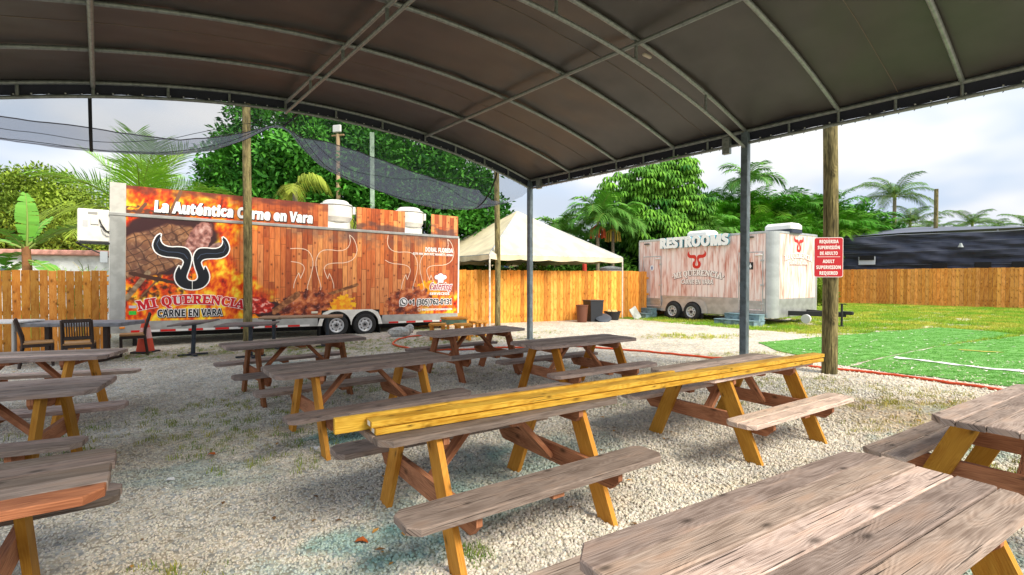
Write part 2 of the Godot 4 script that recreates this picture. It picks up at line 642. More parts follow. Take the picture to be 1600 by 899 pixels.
func gravel_textures() -> void:
	var cell := FastNoiseLite.new()
	cell.noise_type = FastNoiseLite.TYPE_CELLULAR
	cell.seed = 3
	cell.frequency = 0.055
	cell.fractal_type = FastNoiseLite.FRACTAL_NONE
	cell.cellular_return_type = FastNoiseLite.RETURN_CELL_VALUE
	var a := cell.get_seamless_image(768, 768, false, false, 0.08)
	cell.cellular_return_type = FastNoiseLite.RETURN_DISTANCE
	var d := cell.get_seamless_image(768, 768, false, false, 0.08)
	var im := Image.create(768, 768, false, Image.FORMAT_RGB8)
	var hm := Image.create(768, 768, false, Image.FORMAT_RGB8)
	for y in 768:
		for x in 768:
			var q := a.get_pixel(x, y).r
			var e := d.get_pixel(x, y).r
			var t := 0.74 + 0.26 * q
			var warm := 0.03 * sin(q * 40.0)
			im.set_pixel(x, y, Color(t + warm, t, t - warm * 1.4))
			var h := clampf(1.0 - e * 1.1, 0, 1)
			hm.set_pixel(x, y, Color(h, h, h))
	hm.bump_map_to_normal_map(5.0)
	var m := mat(Color.WHITE, 0.95)
	m.vertex_color_use_as_albedo = true
	m.albedo_texture = ImageTexture.create_from_image(im)
	m.normal_enabled = true
	m.normal_texture = ImageTexture.create_from_image(hm)
	m.normal_scale = 0.9
	m.metallic_specular = 0.2
	M.ground = m

func build_ground() -> void:
	gravel_textures()
	var mb := MB.new()
	var x0 := -16.0
	var x1 := 30.0
	var z0 := -3.0
	var z1 := 42.0
	# two grids: a fine one before the camera and a coarse one round it
	var st := 0.12
	var nx := int((x1 - x0) / st)
	var zs := PackedFloat32Array()
	var z := z0
	while z < z1:
		zs.append(z)
		z += 0.1 if z < 16.0 and z > 1.0 else 0.3
	zs.append(z1)
	for j in zs.size():
		for i in nx + 1:
			var x := x0 + st * i
			var zz := zs[j]
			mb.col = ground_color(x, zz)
			var y := ground_y(x, zz)
			var e := 0.05
			var nn := Vector3(-(ground_y(x + e, zz) - y) / e, 1, (ground_y(x, zz + e) - y) / e).normalized()
			mb.vert(P(x, zz, y), nn, Vector2(x, -zz) / 1.3)
	for j in zs.size() - 1:
		for i in nx:
			var a := j * (nx + 1) + i
			var b := a + nx + 1
			mb.idx.append_array(PackedInt32Array([a, b, b + 1, a, b + 1, a + 1]))
	struct("gravel_ground", mb.mesh(), M.ground)
	var far := MB.new()
	far.col = Color(0.2, 0.21, 0.09)
	far.quad(P(-700, -700, -0.06), P(-700, 900, -0.06), P(700, 900, -0.06), P(700, -700, -0.06))
	var fm := mat(Color.WHITE, 0.95)
	fm.vertex_color_use_as_albedo = true
	struct("surrounding_ground", far.mesh(), fm)

func stone_mesh(s: int) -> ArrayMesh:
	var r := RandomNumberGenerator.new()
	r.seed = s
	var t := (1.0 + sqrt(5.0)) / 2.0
	var p := [Vector3(-1, t, 0), Vector3(1, t, 0), Vector3(-1, -t, 0), Vector3(1, -t, 0), Vector3(0, -1, t), Vector3(0, 1, t), Vector3(0, -1, -t), Vector3(0, 1, -t), Vector3(t, 0, -1), Vector3(t, 0, 1), Vector3(-t, 0, -1), Vector3(-t, 0, 1)]
	var q := []
	for k in p:
		q.append((k as Vector3).normalized() * Vector3(0.5, 0.36, 0.42) * r.randf_range(0.78, 1.18))
	var mb := MB.new()
	for f in [[0, 11, 5], [0, 5, 1], [0, 1, 7], [0, 7, 10], [0, 10, 11], [1, 5, 9], [5, 11, 4], [11, 10, 2], [10, 7, 6], [7, 1, 8], [3, 9, 4], [3, 4, 2], [3, 2, 6], [3, 6, 8], [3, 8, 9], [4, 9, 5], [2, 4, 11], [6, 2, 10], [8, 6, 7], [9, 8, 1]]:
		mb.tri_out(Vector3.ZERO, q[f[0]], q[f[1]], q[f[2]])
	return mb.mesh()

func build_gravel() -> void:
	var xf := [[], [], []]
	var co := [[], [], []]
	var n := 0
	while n < 250000:
		n += 1
		# nearer ground gets more stones, as it is seen closer
		var z := 0.9 + 9.0 * pow(rng.randf(), 1.25)
		var x := rng.randf_range(-1.06, 1.06) * (z + 0.9)
		var st := canopy_st(x, z)
		var k := smoothstep(-0.5, 0.6, st.x) * smoothstep(-0.5, 0.6, st.y)
		if rng.randf() > 0.25 + 0.75 * k:
			continue
		var bare := smoothstep(3.2, 4.4, x) * smoothstep(7.2, 6.2, z) * smoothstep(4.4, 5.2, z)
		if rng.randf() < bare * 0.9:
			continue
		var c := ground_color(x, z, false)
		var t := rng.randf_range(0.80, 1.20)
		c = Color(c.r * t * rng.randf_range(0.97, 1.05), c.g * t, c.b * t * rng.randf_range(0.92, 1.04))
		var s := lerpf(rng.randf_range(0.010, 0.020), rng.randf_range(0.015, 0.032), smoothstep(-1.6, 0.3, x + 0.1 * z)) * (1.0 if z < 5.5 else 1.25)
		if rng.randf() < 0.02:
			s *= 1.5
		var b := Basis(Vector3(rng.randf() - 0.5, rng.randf() + 0.3, rng.randf() - 0.5).normalized(), rng.randf() * TAU).scaled(Vector3.ONE * s)
		var w := n % 3
		xf[w].append(Transform3D(b, P(x, z, ground_y(x, z) + s * rng.randf_range(-0.05, 0.22))))
		co[w].append(c)
	var m := mat(Color.WHITE, 0.95)
	m.vertex_color_use_as_albedo = true
	m.metallic_specular = 0.25
	for w in 3:
		many("loose_gravel", stone_mesh(w + 1), m, xf[w], co[w], self, "stuff")

func tuft_mesh(blades: int, h: float, w: float, spread: float, s: int) -> ArrayMesh:
	var r := RandomNumberGenerator.new()
	r.seed = s
	var mb := MB.new()
	for i in blades:
		var a := r.randf() * TAU
		var base := Vector3(cos(a), 0, sin(a)) * spread * sqrt(r.randf())
		var lean := Vector3(r.randf_range(-1, 1), 0, r.randf_range(-1, 1)) * h * 0.45
		var hh := h * r.randf_range(0.6, 1.15)
		var side := Vector3(cos(a + 1.3), 0, sin(a + 1.3)) * w
		var mid := base + lean * 0.35 + Vector3(0, hh * 0.6, 0)
		var tip := base + lean + Vector3(0, hh, 0)
		mb.quad(base - side, mid - side * 0.7, mid + side * 0.7, base + side)
		mb.tri(mid - side * 0.7, tip, mid + side * 0.7)
	return mb.mesh()

func build_grass() -> void:
	var lm := leaf_mat(0.4, 0.7)
	var xf := []
	var co := []
	for i in 120000:
		var z := 2.0 + 16.0 * pow(rng.randf(), 1.1)
		var x := rng.randf_range(-1.0, 1.0) * (z + 0.6)
		var g := grassy(x, z)
		if rng.randf() > g.x * 0.8:
			continue
		if in_turf(x, z):
			continue
		var c := Color(0.13, 0.27, 0.03).lerp(Color(0.50, 0.42, 0.10), clampf(g.y + rng.randf_range(-0.35, 0.35), 0, 1)) * rng.randf_range(0.7, 1.25)
		c.a = 1
		var s := rng.randf_range(0.5, 1.2)
		xf.append(Transform3D(Basis(Vector3.UP, rng.randf() * TAU).scaled(Vector3(s, s, s)), P(x, z, ground_y(x, z) - 0.004)))
		co.append(c)
	many("sparse_grass", tuft_mesh(7, 0.05, 0.0035, 0.05, 4), lm, xf, co, self, "stuff")
	xf = []
	co = []
	for i in 90000:
		var z := rng.randf_range(11.5, 34.0)
		var x := rng.randf_range(4.0, 29.0)
		if x > 1.12 * z + 2.0:
			continue
		var g := grassy(x, z)
		if rng.randf() > g.x or in_turf(x, z):
			continue
		var c := Color(0.20, 0.42, 0.03).lerp(Color(0.58, 0.54, 0.09), clampf(g.y + rng.randf_range(-0.3, 0.25), 0, 1)) * rng.randf_range(0.75, 1.25)
		c.a = 1
		var s := rng.randf_range(0.5, 1.3)
		xf.append(Transform3D(Basis(Vector3.UP, rng.randf() * TAU).scaled(Vector3(s, s * 0.9, s)), P(x, z, ground_y(x, z) - 0.004)))
		co.append(c)
	many("lawn_grass", tuft_mesh(9, 0.085, 0.006, 0.09, 5), lm, xf, co, self, "stuff")

const TURF_A := [Vector2(6.2, 12.6), Vector2(5.95, 11.1), Vector2(6.17, 9.25), Vector2(7.68, 10.36), Vector2(10.5, 12.2), Vector2(14.7, 14.5), Vector2(14.2, 16.6), Vector2(8.87, 14.0)]
const TURF_B := [Vector2(6.19, 9.16), Vector2(7.35, 7.52), Vector2(7.7, 7.1), Vector2(11.5, 8.9), Vector2(14.6, 12.0), Vector2(14.8, 14.35), Vector2(10.53, 12.13), Vector2(7.72, 10.29)]

func near_line(p: Vector2) -> bool:
	var l := [Vector2(7.75, 10.14), Vector2(8.1, 9.72), Vector2(8.37, 9.15), Vector2(8.8, 8.64), Vector2(9.24, 8.24), Vector2(9.6, 7.9)]
	for i in 5:
		if Geometry2D.get_closest_point_to_segment(p, l[i], l[i + 1]).distance_to(p) < 0.12:
			return true
	return false

func in_turf(x: float, z: float) -> bool:
	var p := Vector2(x, z)
	return Geometry2D.is_point_in_polygon(p, PackedVector2Array(TURF_A)) or Geometry2D.is_point_in_polygon(p, PackedVector2Array(TURF_B))

func sheet(poly: PackedVector2Array, y: float, wob: float, col: Color, cell := 0.12) -> ArrayMesh:
	# a laid sheet that follows the ground, with a thin rim
	var mb := MB.new()
	var lo := poly[0]
	var hi := poly[0]
	for p in poly:
		lo = lo.min(p)
		hi = hi.max(p)
	var Y := func(p: Vector2) -> float: return ground_y(p.x, p.y) + y + wob * (gn2.get_noise_2d(p.x * 1.4, p.y * 2.6) + 0.3)
	var px := lo.x
	while px < hi.x:
		var pz := lo.y
		while pz < hi.y:
			var sq := PackedVector2Array([Vector2(px, pz), Vector2(px + cell, pz), Vector2(px + cell, pz + cell), Vector2(px, pz + cell)])
			for q in Geometry2D.intersect_polygons(sq, poly):
				if q.size() < 3:
					continue
				for i in range(1, q.size() - 1):
					var k := 0.95 + 0.2 * gn1.get_noise_2d(q[i].x * 2.5, q[i].y * 2.5)
					mb.col = Color(col.r * k, col.g * k, col.b * k)
					var a: Vector3 = P(q[0].x, q[0].y, Y.call(q[0]))
					var b: Vector3 = P(q[i].x, q[i].y, Y.call(q[i]))
					var c: Vector3 = P(q[i + 1].x, q[i + 1].y, Y.call(q[i + 1]))
					mb.tri_out((a + b + c) / 3.0 - Vector3(0, 1, 0), a, b, c, q[0], q[i], q[i + 1])
			pz += cell
		px += cell
	var k := poly.size()
	mb.col = col * 0.7
	for i in k:
		var a := poly[i]
		var b := poly[(i + 1) % k]
		var steps := int(ceil(a.distance_to(b) / 0.15))
		for s in steps:
			var p := a.lerp(b, float(s) / steps)
			var q := a.lerp(b, float(s + 1) / steps)
			var pa: Vector3 = P(p.x, p.y, Y.call(p))
			var pb: Vector3 = P(q.x, q.y, Y.call(q))
			mb.quad(pa, pb, pb - Vector3(0, y + 0.05, 0), pa - Vector3(0, y + 0.05, 0))
	return mb.mesh()

func build_turf() -> void:
	var m := mat(Color.WHITE, 0.75)
	m.vertex_color_use_as_albedo = true
	var green := Color(0.125, 0.34, 0.055)
	var cells := []
	for k in 2:
		var poly := PackedVector2Array(TURF_A if k == 0 else TURF_B)
		var t := thing("artificial_turf", ["artificial turf sheet laid behind the thick timber pole, the farther of the two", "nearer artificial turf sheet with a white line, in front of the farther sheet"][k], "artificial turf", Vector3.ZERO, 0.0, "artificial turf sheets")
		part("turf_backing", sheet(poly, 0.012, 0.012, green), m, t)
		var xf := []
		var co := []
		for i in 34000:
			var p := Vector2(rng.randf_range(5.2, 14.8), 7.0 + 9.6 * pow(rng.randf(), 1.4))
			if p.x > 1.06 * p.y + 1.0 or near_line(p) or not Geometry2D.is_point_in_polygon(p, poly):
				continue
			var q := rng.randf_range(0.94, 1.10)
			xf.append(Transform3D(Basis(Vector3.UP, rng.randf() * TAU), P(p.x, p.y, ground_y(p.x, p.y) + 0.012 + 0.012 * (gn2.get_noise_2d(p.x * 1.4, p.y * 2.6) + 0.3) - 0.002)))
			co.append(Color(green.r * q, green.g * q * 1.05, green.b * q))
		many("turf_pile", tuft_mesh(12, 0.012, 0.003, 0.06, 8), leaf_mat(0.2, 0.6), xf, co, t, "stuff")
		if k == 1:
			for line in [[[Vector2(7.75, 10.14), Vector2(8.1, 9.72), Vector2(8.37, 9.15), Vector2(8.8, 8.64), Vector2(9.24, 8.24), Vector2(9.6, 7.9)], 0.085, "white_line", Color(0.72, 0.76, 0.72)], [[Vector2(10.0, 11.2), Vector2(10.35, 11.1), Vector2(10.7, 10.9)], 0.07, "yellow_line", Color(0.55, 0.45, 0.06)]]:
				var mb := MB.new()
				var pts: Array = line[0]
				var cur := Curve2D.new()
				for p in pts:
					cur.add_point(p)
				var L := cur.get_baked_length()
				var steps := int(L / 0.1)
				for i in steps:
					var a := cur.sample_baked(L * i / steps)
					var b := cur.sample_baked(L * (i + 1) / steps)
					var nrm := (b - a).normalized().orthogonal() * float(line[1])
					var q := []
					for p in [a - nrm, a + nrm, b + nrm, b - nrm]:
						q.append(P(p.x, p.y, ground_y(p.x, p.y) + 0.024 + 0.012 * (gn2.get_noise_2d(p.x * 1.4, p.y * 2.6) + 0.3)))
					mb.quad_out((q[0] + q[2]) * 0.5 - Vector3.UP, q[0], q[1], q[2], q[3])
				part(line[2], mb.mesh(), mat((line[3] as Color).linear_to_srgb(), 0.8), t)

func build_hose() -> void:
	var pts := [Vector2(7.6, 6.5), Vector2(7.01, 7.23), Vector2(6.59, 7.95), Vector2(5.95, 8.7), Vector2(4.73, 9.74), Vector2(3.58, 10.46), Vector2(2.67, 11.2), Vector2(1.35, 11.9), Vector2(0.1, 11.7), Vector2(-1.16, 11.35), Vector2(-2.02, 11.25), Vector2(-2.37, 11.55), Vector2(-2.95, 12.4), Vector2(-2.9, 13.7), Vector2(-2.07, 14.6), Vector2(-1.5, 15.2)]
	var cur := Curve3D.new()
	for i in pts.size():
		var p: Vector2 = pts[i]
		var d: Vector2 = (pts[mini(i + 1, pts.size() - 1)] - pts[maxi(i - 1, 0)]) * 0.17
		cur.add_point(P(p.x, p.y, 0), P(-d.x, -d.y), P(d.x, d.y))
	var L := cur.get_baked_length()
	var w := PackedVector3Array()
	for i in 161:
		var q := cur.sample_baked(L * i / 160.0)
		q.y = ground_y(q.x, -q.z) + 0.022
		w.append(q)
	var mb := MB.new()
	tube(mb, w, 0.022, 8)
	solo("red_hose", mb.mesh(), worn(rgb(226, 84, 40), 0.3, 0.5, 0.0, 3.0), "long orange red hose snaking over the gravel from turf to food trailer", "hose")

# ---------------------------------------------------------------- picnic tables
func off() -> Vector2:
	return Vector2(rng.randi() % 2 * 0.5 + rng.randf() * 0.04, rng.randf())

var tone_step := 0
func top_mat(light: float) -> StandardMaterial3D:
	var k: int = rng.randi() % 3
	tone_step = (tone_step + 1 + rng.randi() % 2) % 4
	var key := "grey%d_%.2f_%d" % [k, light, tone_step]
	if not M.has(key):
		var t: float = light * [0.84, 1.06, 0.94, 1.12][tone_step]
		M[key] = tinted(M["grey%d" % k], Color(t, t * rng.randf_range(0.97, 0.985), t * rng.randf_range(0.955, 0.98)))
	return M[key]

func plank_end(L: float, z0: float, z1: float, cut0: float, cut1: float) -> PackedVector2Array:
	# outline of a plank from -L/2 to L/2; cut0/cut1 are the corner cuts on the z0 and z1 edge
	var h := L * 0.5
	var q := PackedVector2Array()
	q.append(Vector2(-h + cut0, z0)); q.append(Vector2(h - cut0, z0))
	if cut0 > 0.0: q.append(Vector2(h, z0 + cut0))
	if cut1 > 0.0: q.append(Vector2(h, z1 - cut1))
	q.append(Vector2(h - cut1, z1)); q.append(Vector2(-h + cut1, z1))
	if cut1 > 0.0: q.append(Vector2(-h, z1 - cut1))
	if cut0 > 0.0: q.append(Vector2(-h, z0 + cut0))
	return q

func picnic_table(x: float, z: float, turn: float, label: String, light: float, legs: String, cut := 0.065, gaps := 0.0035, bench_planks := 2) -> Node3D:
	var t := thing("picnic_table", label, "picnic table", P(x, z, 0.0), turn, "picnic tables under the canopy")
	var L := 1.84
	var W := 0.712
	var pw := W / 5.0
	for i in 5:
		var a := -W * 0.5 + pw * i + gaps * 0.5
		var b := a + pw - gaps
		var mb := MB.new()
		var dl := rng.randf_range(-0.012, 0.012)
		prism(mb, plank_end(L + dl, a, b, cut if i == 0 else 0.0, cut if i == 4 else 0.0), 0.71 + rng.randf_range(-0.0015, 0.0015), 0.748 + rng.randf_range(-0.003, 0.003), 0.005, Transform3D(), off())
		part("top_plank", mb.mesh(), top_mat(light), t)
	for s in [-1.0, 1.0]:
		for i in bench_planks:
			var bw0 := 0.262 / bench_planks
			var a := 0.482 + i * bw0
			var b := a + bw0 - 0.004
			var q := plank_end(L + rng.randf_range(-0.01, 0.01), a, b, 0.045 if i == 0 else 0.0, 0.055 if i == bench_planks - 1 else 0.0)
			if s < 0:
				for k in q.size():
					q[k].y = -q[k].y
			var mb := MB.new()
			prism(mb, q, 0.396, 0.434 + rng.randf_range(-0.002, 0.002), 0.005, Transform3D(), off())
			part("bench_plank", mb.mesh(), top_mat(light), t)
	var lm := tinted(M[legs], (M[legs] as StandardMaterial3D).albedo_color * Color.WHITE.lerp([Color(0.92, 0.95, 0.9), Color(1, 1, 1), Color(0.86, 0.88, 0.84)][rng.randi() % 3], 1.0))
	var bm: StandardMaterial3D = M["beam"] if legs != "dark" else M["dark"]
	for sx in [-1.0, 1.0]:
		for sz in [-1.0, 1.0]:
			# a leg is a parallelogram: cut level at the ground and under the top
			var mb := MB.new()
			var bw := 0.15
			var zt := 0.155
			var zb := 0.482
			var x0: float = sx * 0.56 - 0.019
			var x1: float = sx * 0.56 + 0.019
			var o := off()
			var q := [Vector2(zb, -0.01), Vector2(zb + bw, -0.01), Vector2(zt + bw, 0.7085), Vector2(zt, 0.7085)]
			var cen := Vector3(sx * 0.56, 0.35, sz * 0.39)
			var V := func(k: int, xx: float) -> Vector3: return Vector3(xx, q[k].y, sz * q[k].x)
			var U := func(k: int) -> Vector2: return Vector2((0.0 if k == 0 or k == 3 else 0.45), q[k].y * 0.55) + o
			for xx in [x0, x1]:
				mb.quad_out(cen, V.call(0, xx), V.call(1, xx), V.call(2, xx), V.call(3, xx), U.call(0), U.call(1), U.call(2), U.call(3))
			for k in 4:
				var j := (k + 1) % 4
				var du := Vector2(0.12, 0)
				mb.quad_out(cen, V.call(k, x0), V.call(j, x0), V.call(j, x1), V.call(k, x1), U.call(k), U.call(j), U.call(j) + du, U.call(k) + du)
			part("leg", mb.mesh(), lm, t)
		# bench beam and top cleat on the inner side of the legs
		var xi: float = sx * (0.56 - 0.039)
		var bb := MB.new()
		var prof := PackedVector2Array([Vector2(-0.70, 0.394), Vector2(-0.70, 0.33), Vector2(-0.63, 0.262), Vector2(0.63, 0.262), Vector2(0.70, 0.33), Vector2(0.70, 0.394)])
		beam_x(bb, prof, xi)
		part("bench_beam", bb.mesh(), bm, t)
		var tc := MB.new()
		beam_x(tc, PackedVector2Array([Vector2(-0.33, 0.7085), Vector2(-0.33, 0.66), Vector2(-0.29, 0.62), Vector2(0.29, 0.62), Vector2(0.33, 0.66), Vector2(0.33, 0.7085)]), xi)
		var cl := part("top_cleat", tc.mesh(), bm, t)
		for bz in [-0.09, -0.015]:
			var bolt := MB.new()
			var bp := Vector3(xi + sx * 0.019, 0.664, bz)
			tube(bolt, PackedVector3Array([bp, bp + Vector3(sx * 0.003, 0, 0)]), 0.014, 10)
			tube(bolt, PackedVector3Array([bp, bp + Vector3(sx * 0.009, 0, 0)]), 0.007, 6)
			part("bolt", bolt.mesh(), M["steel"], cl)
		var br := MB.new()
		var p0 := Vector3(sx * 0.50, 0.30, 0.0)
		var p1 := Vector3(sx * 0.13, 0.70, 0.0)
		var d := (p1 - p0)
		box(br, Vector3(d.length(), 0.038, 0.088), Transform3D(Basis(Vector3.BACK, atan2(d.y, d.x)), (p0 + p1) * 0.5), 0.003, off())
		part("brace", br.mesh(), bm, t)
	bpart("centre_cleat", Vector3(0.088, 0.036, 0.60), Vector3(0, 0.690, 0), bm, t)
	for s in [-1.0, 1.0]:
		bpart("bench_cleat", Vector3(0.088, 0.036, 0.21), Vector3(0, 0.3765, s * 0.612), bm, t)
	return t

func beam_x(mb: MB, prof: PackedVector2Array, x: float) -> void:
	# outline in (z, y), 38 mm thick along x
	var o := off()
	var k := prof.size()
	var cen := Vector3(x, 0, 0)
	for p in prof:
		cen += Vector3(0, p.y, p.x) / k
	for sx in [-0.019, 0.019]:
		for i in range(1, k - 1):
			mb.tri_out(cen, Vector3(x + sx, prof[0].y, prof[0].x), Vector3(x + sx, prof[i].y, prof[i].x), Vector3(x + sx, prof[i + 1].y, prof[i + 1].x), Vector2(prof[0].y * 3.3, prof[0].x * 0.5) + o, Vector2(prof[i].y * 3.3, prof[i].x * 0.5) + o, Vector2(prof[i + 1].y * 3.3, prof[i + 1].x * 0.5) + o)
	for i in k:
		var a := prof[i]
		var b := prof[(i + 1) % k]
		mb.quad_out(cen, Vector3(x - 0.019, a.y, a.x), Vector3(x - 0.019, b.y, b.x), Vector3(x + 0.019, b.y, b.x), Vector3(x + 0.019, a.y, a.x), Vector2(0, a.x * 0.5) + o, Vector2(0, b.x * 0.5) + o, Vector2(0.12, b.x * 0.5) + o, Vector2(0.12, a.x * 0.5) + o)

func build_tables() -> void:
	picnic_table(-0.135, 3.455, 0.6016, "picnic table carrying the left ends of the yellow lumber boards", 0.86, "yellow", 0.065, 0.0025, 1)
	picnic_table(2.281, 5.12, 0.588, "picnic table carrying the right ends of the yellow lumber boards", 1.12, "yellow")
	picnic_table(-1.58, 5.285, 0.6687, "orange-legged picnic table just behind the yellow lumber, left of centre", 1.0, "yellow", 0.065, 0.0025, 1)
	picnic_table(-3.066, 7.116, 0.695, "brown-legged picnic table in front of the food trailer wheels", 0.95, "dark", 0.065, 0.0025, 1)
	picnic_table(0.909, 7.157, 0.58, "orange-legged picnic table in front of the slim grey corner post", 1.1, "orange", 0.065, 0.003, 1)
	picnic_table(-0.667, 8.528, 0.672, "brown-legged picnic table farthest back, beside the slim grey corner post", 1.0, "dark", 0.065, 0.003, 1)
	picnic_table(1.141, 1.793, 0.548, "largest, nearest picnic table top, in the bottom right foreground", 1.0, "yellow", 0.075, 0.007)
	picnic_table(3.62, 3.38, 0.56, "picnic table cut by the right edge, its end planks showing dark ends", 1.05, "yellow", 0.065, 0.007)
	var first := picnic_table(-2.62, 1.80, 0.61, "nearest picnic table in the bottom left corner, with a reddish front plank", 0.82, "yellow")
	picnic_table(-4.26, 3.85, 0.45, "middle one of the three picnic tables cut by the left edge", 0.95, "yellow")
	picnic_table(-5.6, 5.72, 0.30, "farthest of the three picnic tables cut by the left edge, before the chairs", 1.1, "yellow")
	var planks := first.get_children().filter(func(k): return String(k.name).begins_with("top_plank"))
	(planks[4] as MeshInstance3D).material_override = tinted(M["beam"], Color(1.0, 0.95, 0.92))
	# the lumber
	var a := 0.555
	var o := Vector2(-0.80, 2.80)
	var d := Vector2(cos(a), sin(a))
	var nn := Vector2(-sin(a), cos(a))
	var list := [
		[0.02, 4.76, 0.0, 0.768, 0.115, 0.036, "lower long yellow board, under another of the same length"],
		[0.0, 4.80, 0.010, 0.8095, 0.112, 0.036, "upper long yellow board of the front pair spanning both picnic tables"],
		[-0.17, 2.62, 0.098, 0.7945, 0.036, 0.089, "short yellow board standing on edge, jutting out farthest left"],
		[1.75, 4.72, 0.17, 0.768, 0.100, 0.038, "flat yellow board behind the front pair, ending above the right picnic table"]]
	for b in list:
		var mid: Vector2 = o + d * ((b[0] + b[1]) * 0.5) + nn * float(b[2])
		var mb := MB.new()
		box(mb, Vector3(b[1] - b[0], b[5], b[4]), Transform3D(), 0.003, off(), Vector2(3.3, 0.5))
		var w := solo("lumber_board", mb.mesh(), M["lumber"], b[6], "lumber board", P(mid.x, mid.y, b[3]), a, "yellow lumber boards on the picnic tables")
		if b[2] < 0.02:
			part("price_tag", (func() -> ArrayMesh:
				var q := MB.new()
				box(q, Vector3(0.0015, 0.026, 0.05), Transform3D(), 0.0004)
				return q.mesh()).call(), mat(rgb(225, 225, 220), 0.6), w, Transform3D(Basis(), Vector3(-(b[1] - b[0]) * 0.5 - 0.0012, 0, 0.005)))

# ---------------------------------------------------------------- canopy
func hr(t: float) -> float:
	return 4.24 + 0.303 * t - 0.0289 * t * t

func build_canopy() -> void:
	var S := 11.6
	var T := 10.5
	var c := thing("canopy", "large dark arched canopy on a grey pipe frame over the picnic tables", "canopy", P(CAN_X, CAN_Z, 0), -0.884)
	var steel: StandardMaterial3D = M["galv"]
	# posts
	for s in [0.0, 5.8, 11.6]:
		for t in [0.0, T]:
			var mb := MB.new()
			box(mb, Vector3(0.12, 4.24, 0.12), Transform3D(Basis(), Vector3(s, 2.10, t)), 0.006)
			var po := part("post", mb.mesh(), M["postpaint"], c)
			bpart("base_plate", Vector3(0.22, 0.012, 0.22), Vector3(s, 0.006, t), M["postpaint"], po)
	# roof cloth
	var fb := MB.new()
	var ns := 96
	var nt := 56
	for i in ns + 1:
		for j in nt + 1:
			var s := S * i / ns
			var t := T * j / nt
			fb.vert(roof(s, t), roof_n(s, t), Vector2(s, t) * 0.5)
	for i in ns:
		for j in nt:
			var a := i * (nt + 1) + j
			fb.idx.append_array(PackedInt32Array([a, a + 1, a + nt + 2, a, a + nt + 2, a + nt + 1]))
	part("roof_cloth", fb.mesh(), M["cloth"], c)
	# seams of the cloth
	for s in [2.2, 5.05, 8.0, 9.4]:
		var pts := PackedVector3Array()
		for j in 31:
			var t := T * j / 30.0
			pts.append(roof(s, t) + Vector3(0, -0.003, 0))
		var mb := MB.new()
		tube(mb, pts, 0.004, 5)
		part("seam", mb.mesh(), M["seam"], c)
	# valances, hung outside the edge pipes
	for e in 3:
		var mb := MB.new()
		var n := ns if e == 1 else nt
		for i in n:
			var q := []
			for k in [i, i + 1]:
				var f := float(k) / n
				var w := 0.012 * sin(f * 140.0)
				if e == 0:
					q.append([roof(0, f * T), Vector3(-0.055 + w, hr(f * T) - 0.165, f * T)])
				elif e == 1:
					q.append([roof(f * S, 0), Vector3(f * S, 4.24 - 0.165, -0.055 + w)])
				else:
					q.append([roof(f * S, T), Vector3(f * S, hr(T) - 0.165, T + 0.055 + w)])
			mb.quad(q[0][0], q[1][0], q[1][1], q[0][1])
		part("valance", mb.mesh(), M["navy"], c)
	# ribs
	for k in 9:
		var s := 1.45 * k
		var rib := part("rib", arc_tube(s, 0.0, 0.032, 0.0, T), steel, c)
		if k % 4 == 0:
			var drop := -0.21 if k == 0 else -0.30
			part("lower_chord", arc_tube(s, drop, 0.028, 0.0, T), steel, rib)
			for t in ([0.75, 1.5, 2.35, 3.17, 4.2, 5.2, 6.16, 7.1, 8.0, 8.96, 9.8] if k == 0 else [1.35, 3.17, 4.7, 6.16, 7.6, 8.96]):
				part("strut", cyl_mesh(Vector3(s, hr(t), t), Vector3(s, hr(t) + drop, t), 0.022), steel, rib)
	# purlins along the canopy
	for t in [3.17, 6.16, 8.96]:
		var pu := part("purlin", cyl_mesh(Vector3(0, hr(t) - 0.065, t), Vector3(S, hr(t) - 0.065, t), 0.030), steel, c)
		if t == 6.16:
			part("lower_chord", cyl_mesh(Vector3(0, hr(t) - 0.255, t), Vector3(S, hr(t) - 0.255, t), 0.026), steel, pu)
			for k in 9:
				part("strut", cyl_mesh(Vector3(k * 1.45, hr(t) - 0.065, t), Vector3(k * 1.45, hr(t) - 0.255, t), 0.024), steel, pu)
	# eaves
	for t in [0.0, T]:
		var ea := part("eave_pipe", cyl_mesh(Vector3(0, hr(t), t), Vector3(S, hr(t), t), 0.032), steel, c)
		part("lower_pipe", cyl_mesh(Vector3(0, hr(t) - 0.21, t), Vector3(S, hr(t) - 0.21, t), 0.028), steel, ea)
		for k in 16:
			part("strut", cyl_mesh(Vector3(0.725 * (k + 1), hr(t), t), Vector3(0.725 * (k + 1), hr(t) - 0.21, t), 0.02, -1, 8), steel, ea)
	# lacing with pale eyelets
	var lace := MB.new()
	var eye := MB.new()
	for k in 64:
		var s := 0.18 * (k + 0.5)
		var a := Vector3(s, 4.24 - 0.15, -0.058)
		tube(lace, PackedVector3Array([a, a + Vector3(0.02, -0.06, 0.03), a + Vector3(0.0, -0.10, 0.058)]), 0.005, 4)
		tube(eye, PackedVector3Array([a + Vector3(0, 0, 0.012), a + Vector3(0, 0, -0.012)]), 0.012, 6)
	for k in 56:
		var t := T * (k + 0.5) / 56.0
		var a := Vector3(-0.06, hr(t) - 0.15, t)
		tube(lace, PackedVector3Array([a, a + Vector3(0.03, -0.06, 0.05), a + Vector3(0.058, -0.09, 0.10)]), 0.005, 4)
		tube(eye, PackedVector3Array([a + Vector3(0.012, 0, 0), a + Vector3(-0.012, 0, 0)]), 0.012, 6)
	tag(part("lacing", lace.mesh(), mat(rgb(20, 20, 24), 0.9), c), "", "", "", "stuff")
	tag(part("eyelets", eye.mesh(), mat(rgb(215, 215, 215), 0.4), c), "", "", "", "stuff")
	bpart("junction_box", Vector3(0.14, 0.30, 0.09), Vector3(5.45, 4.05, 0.0), M["galv"], c, 0.006)
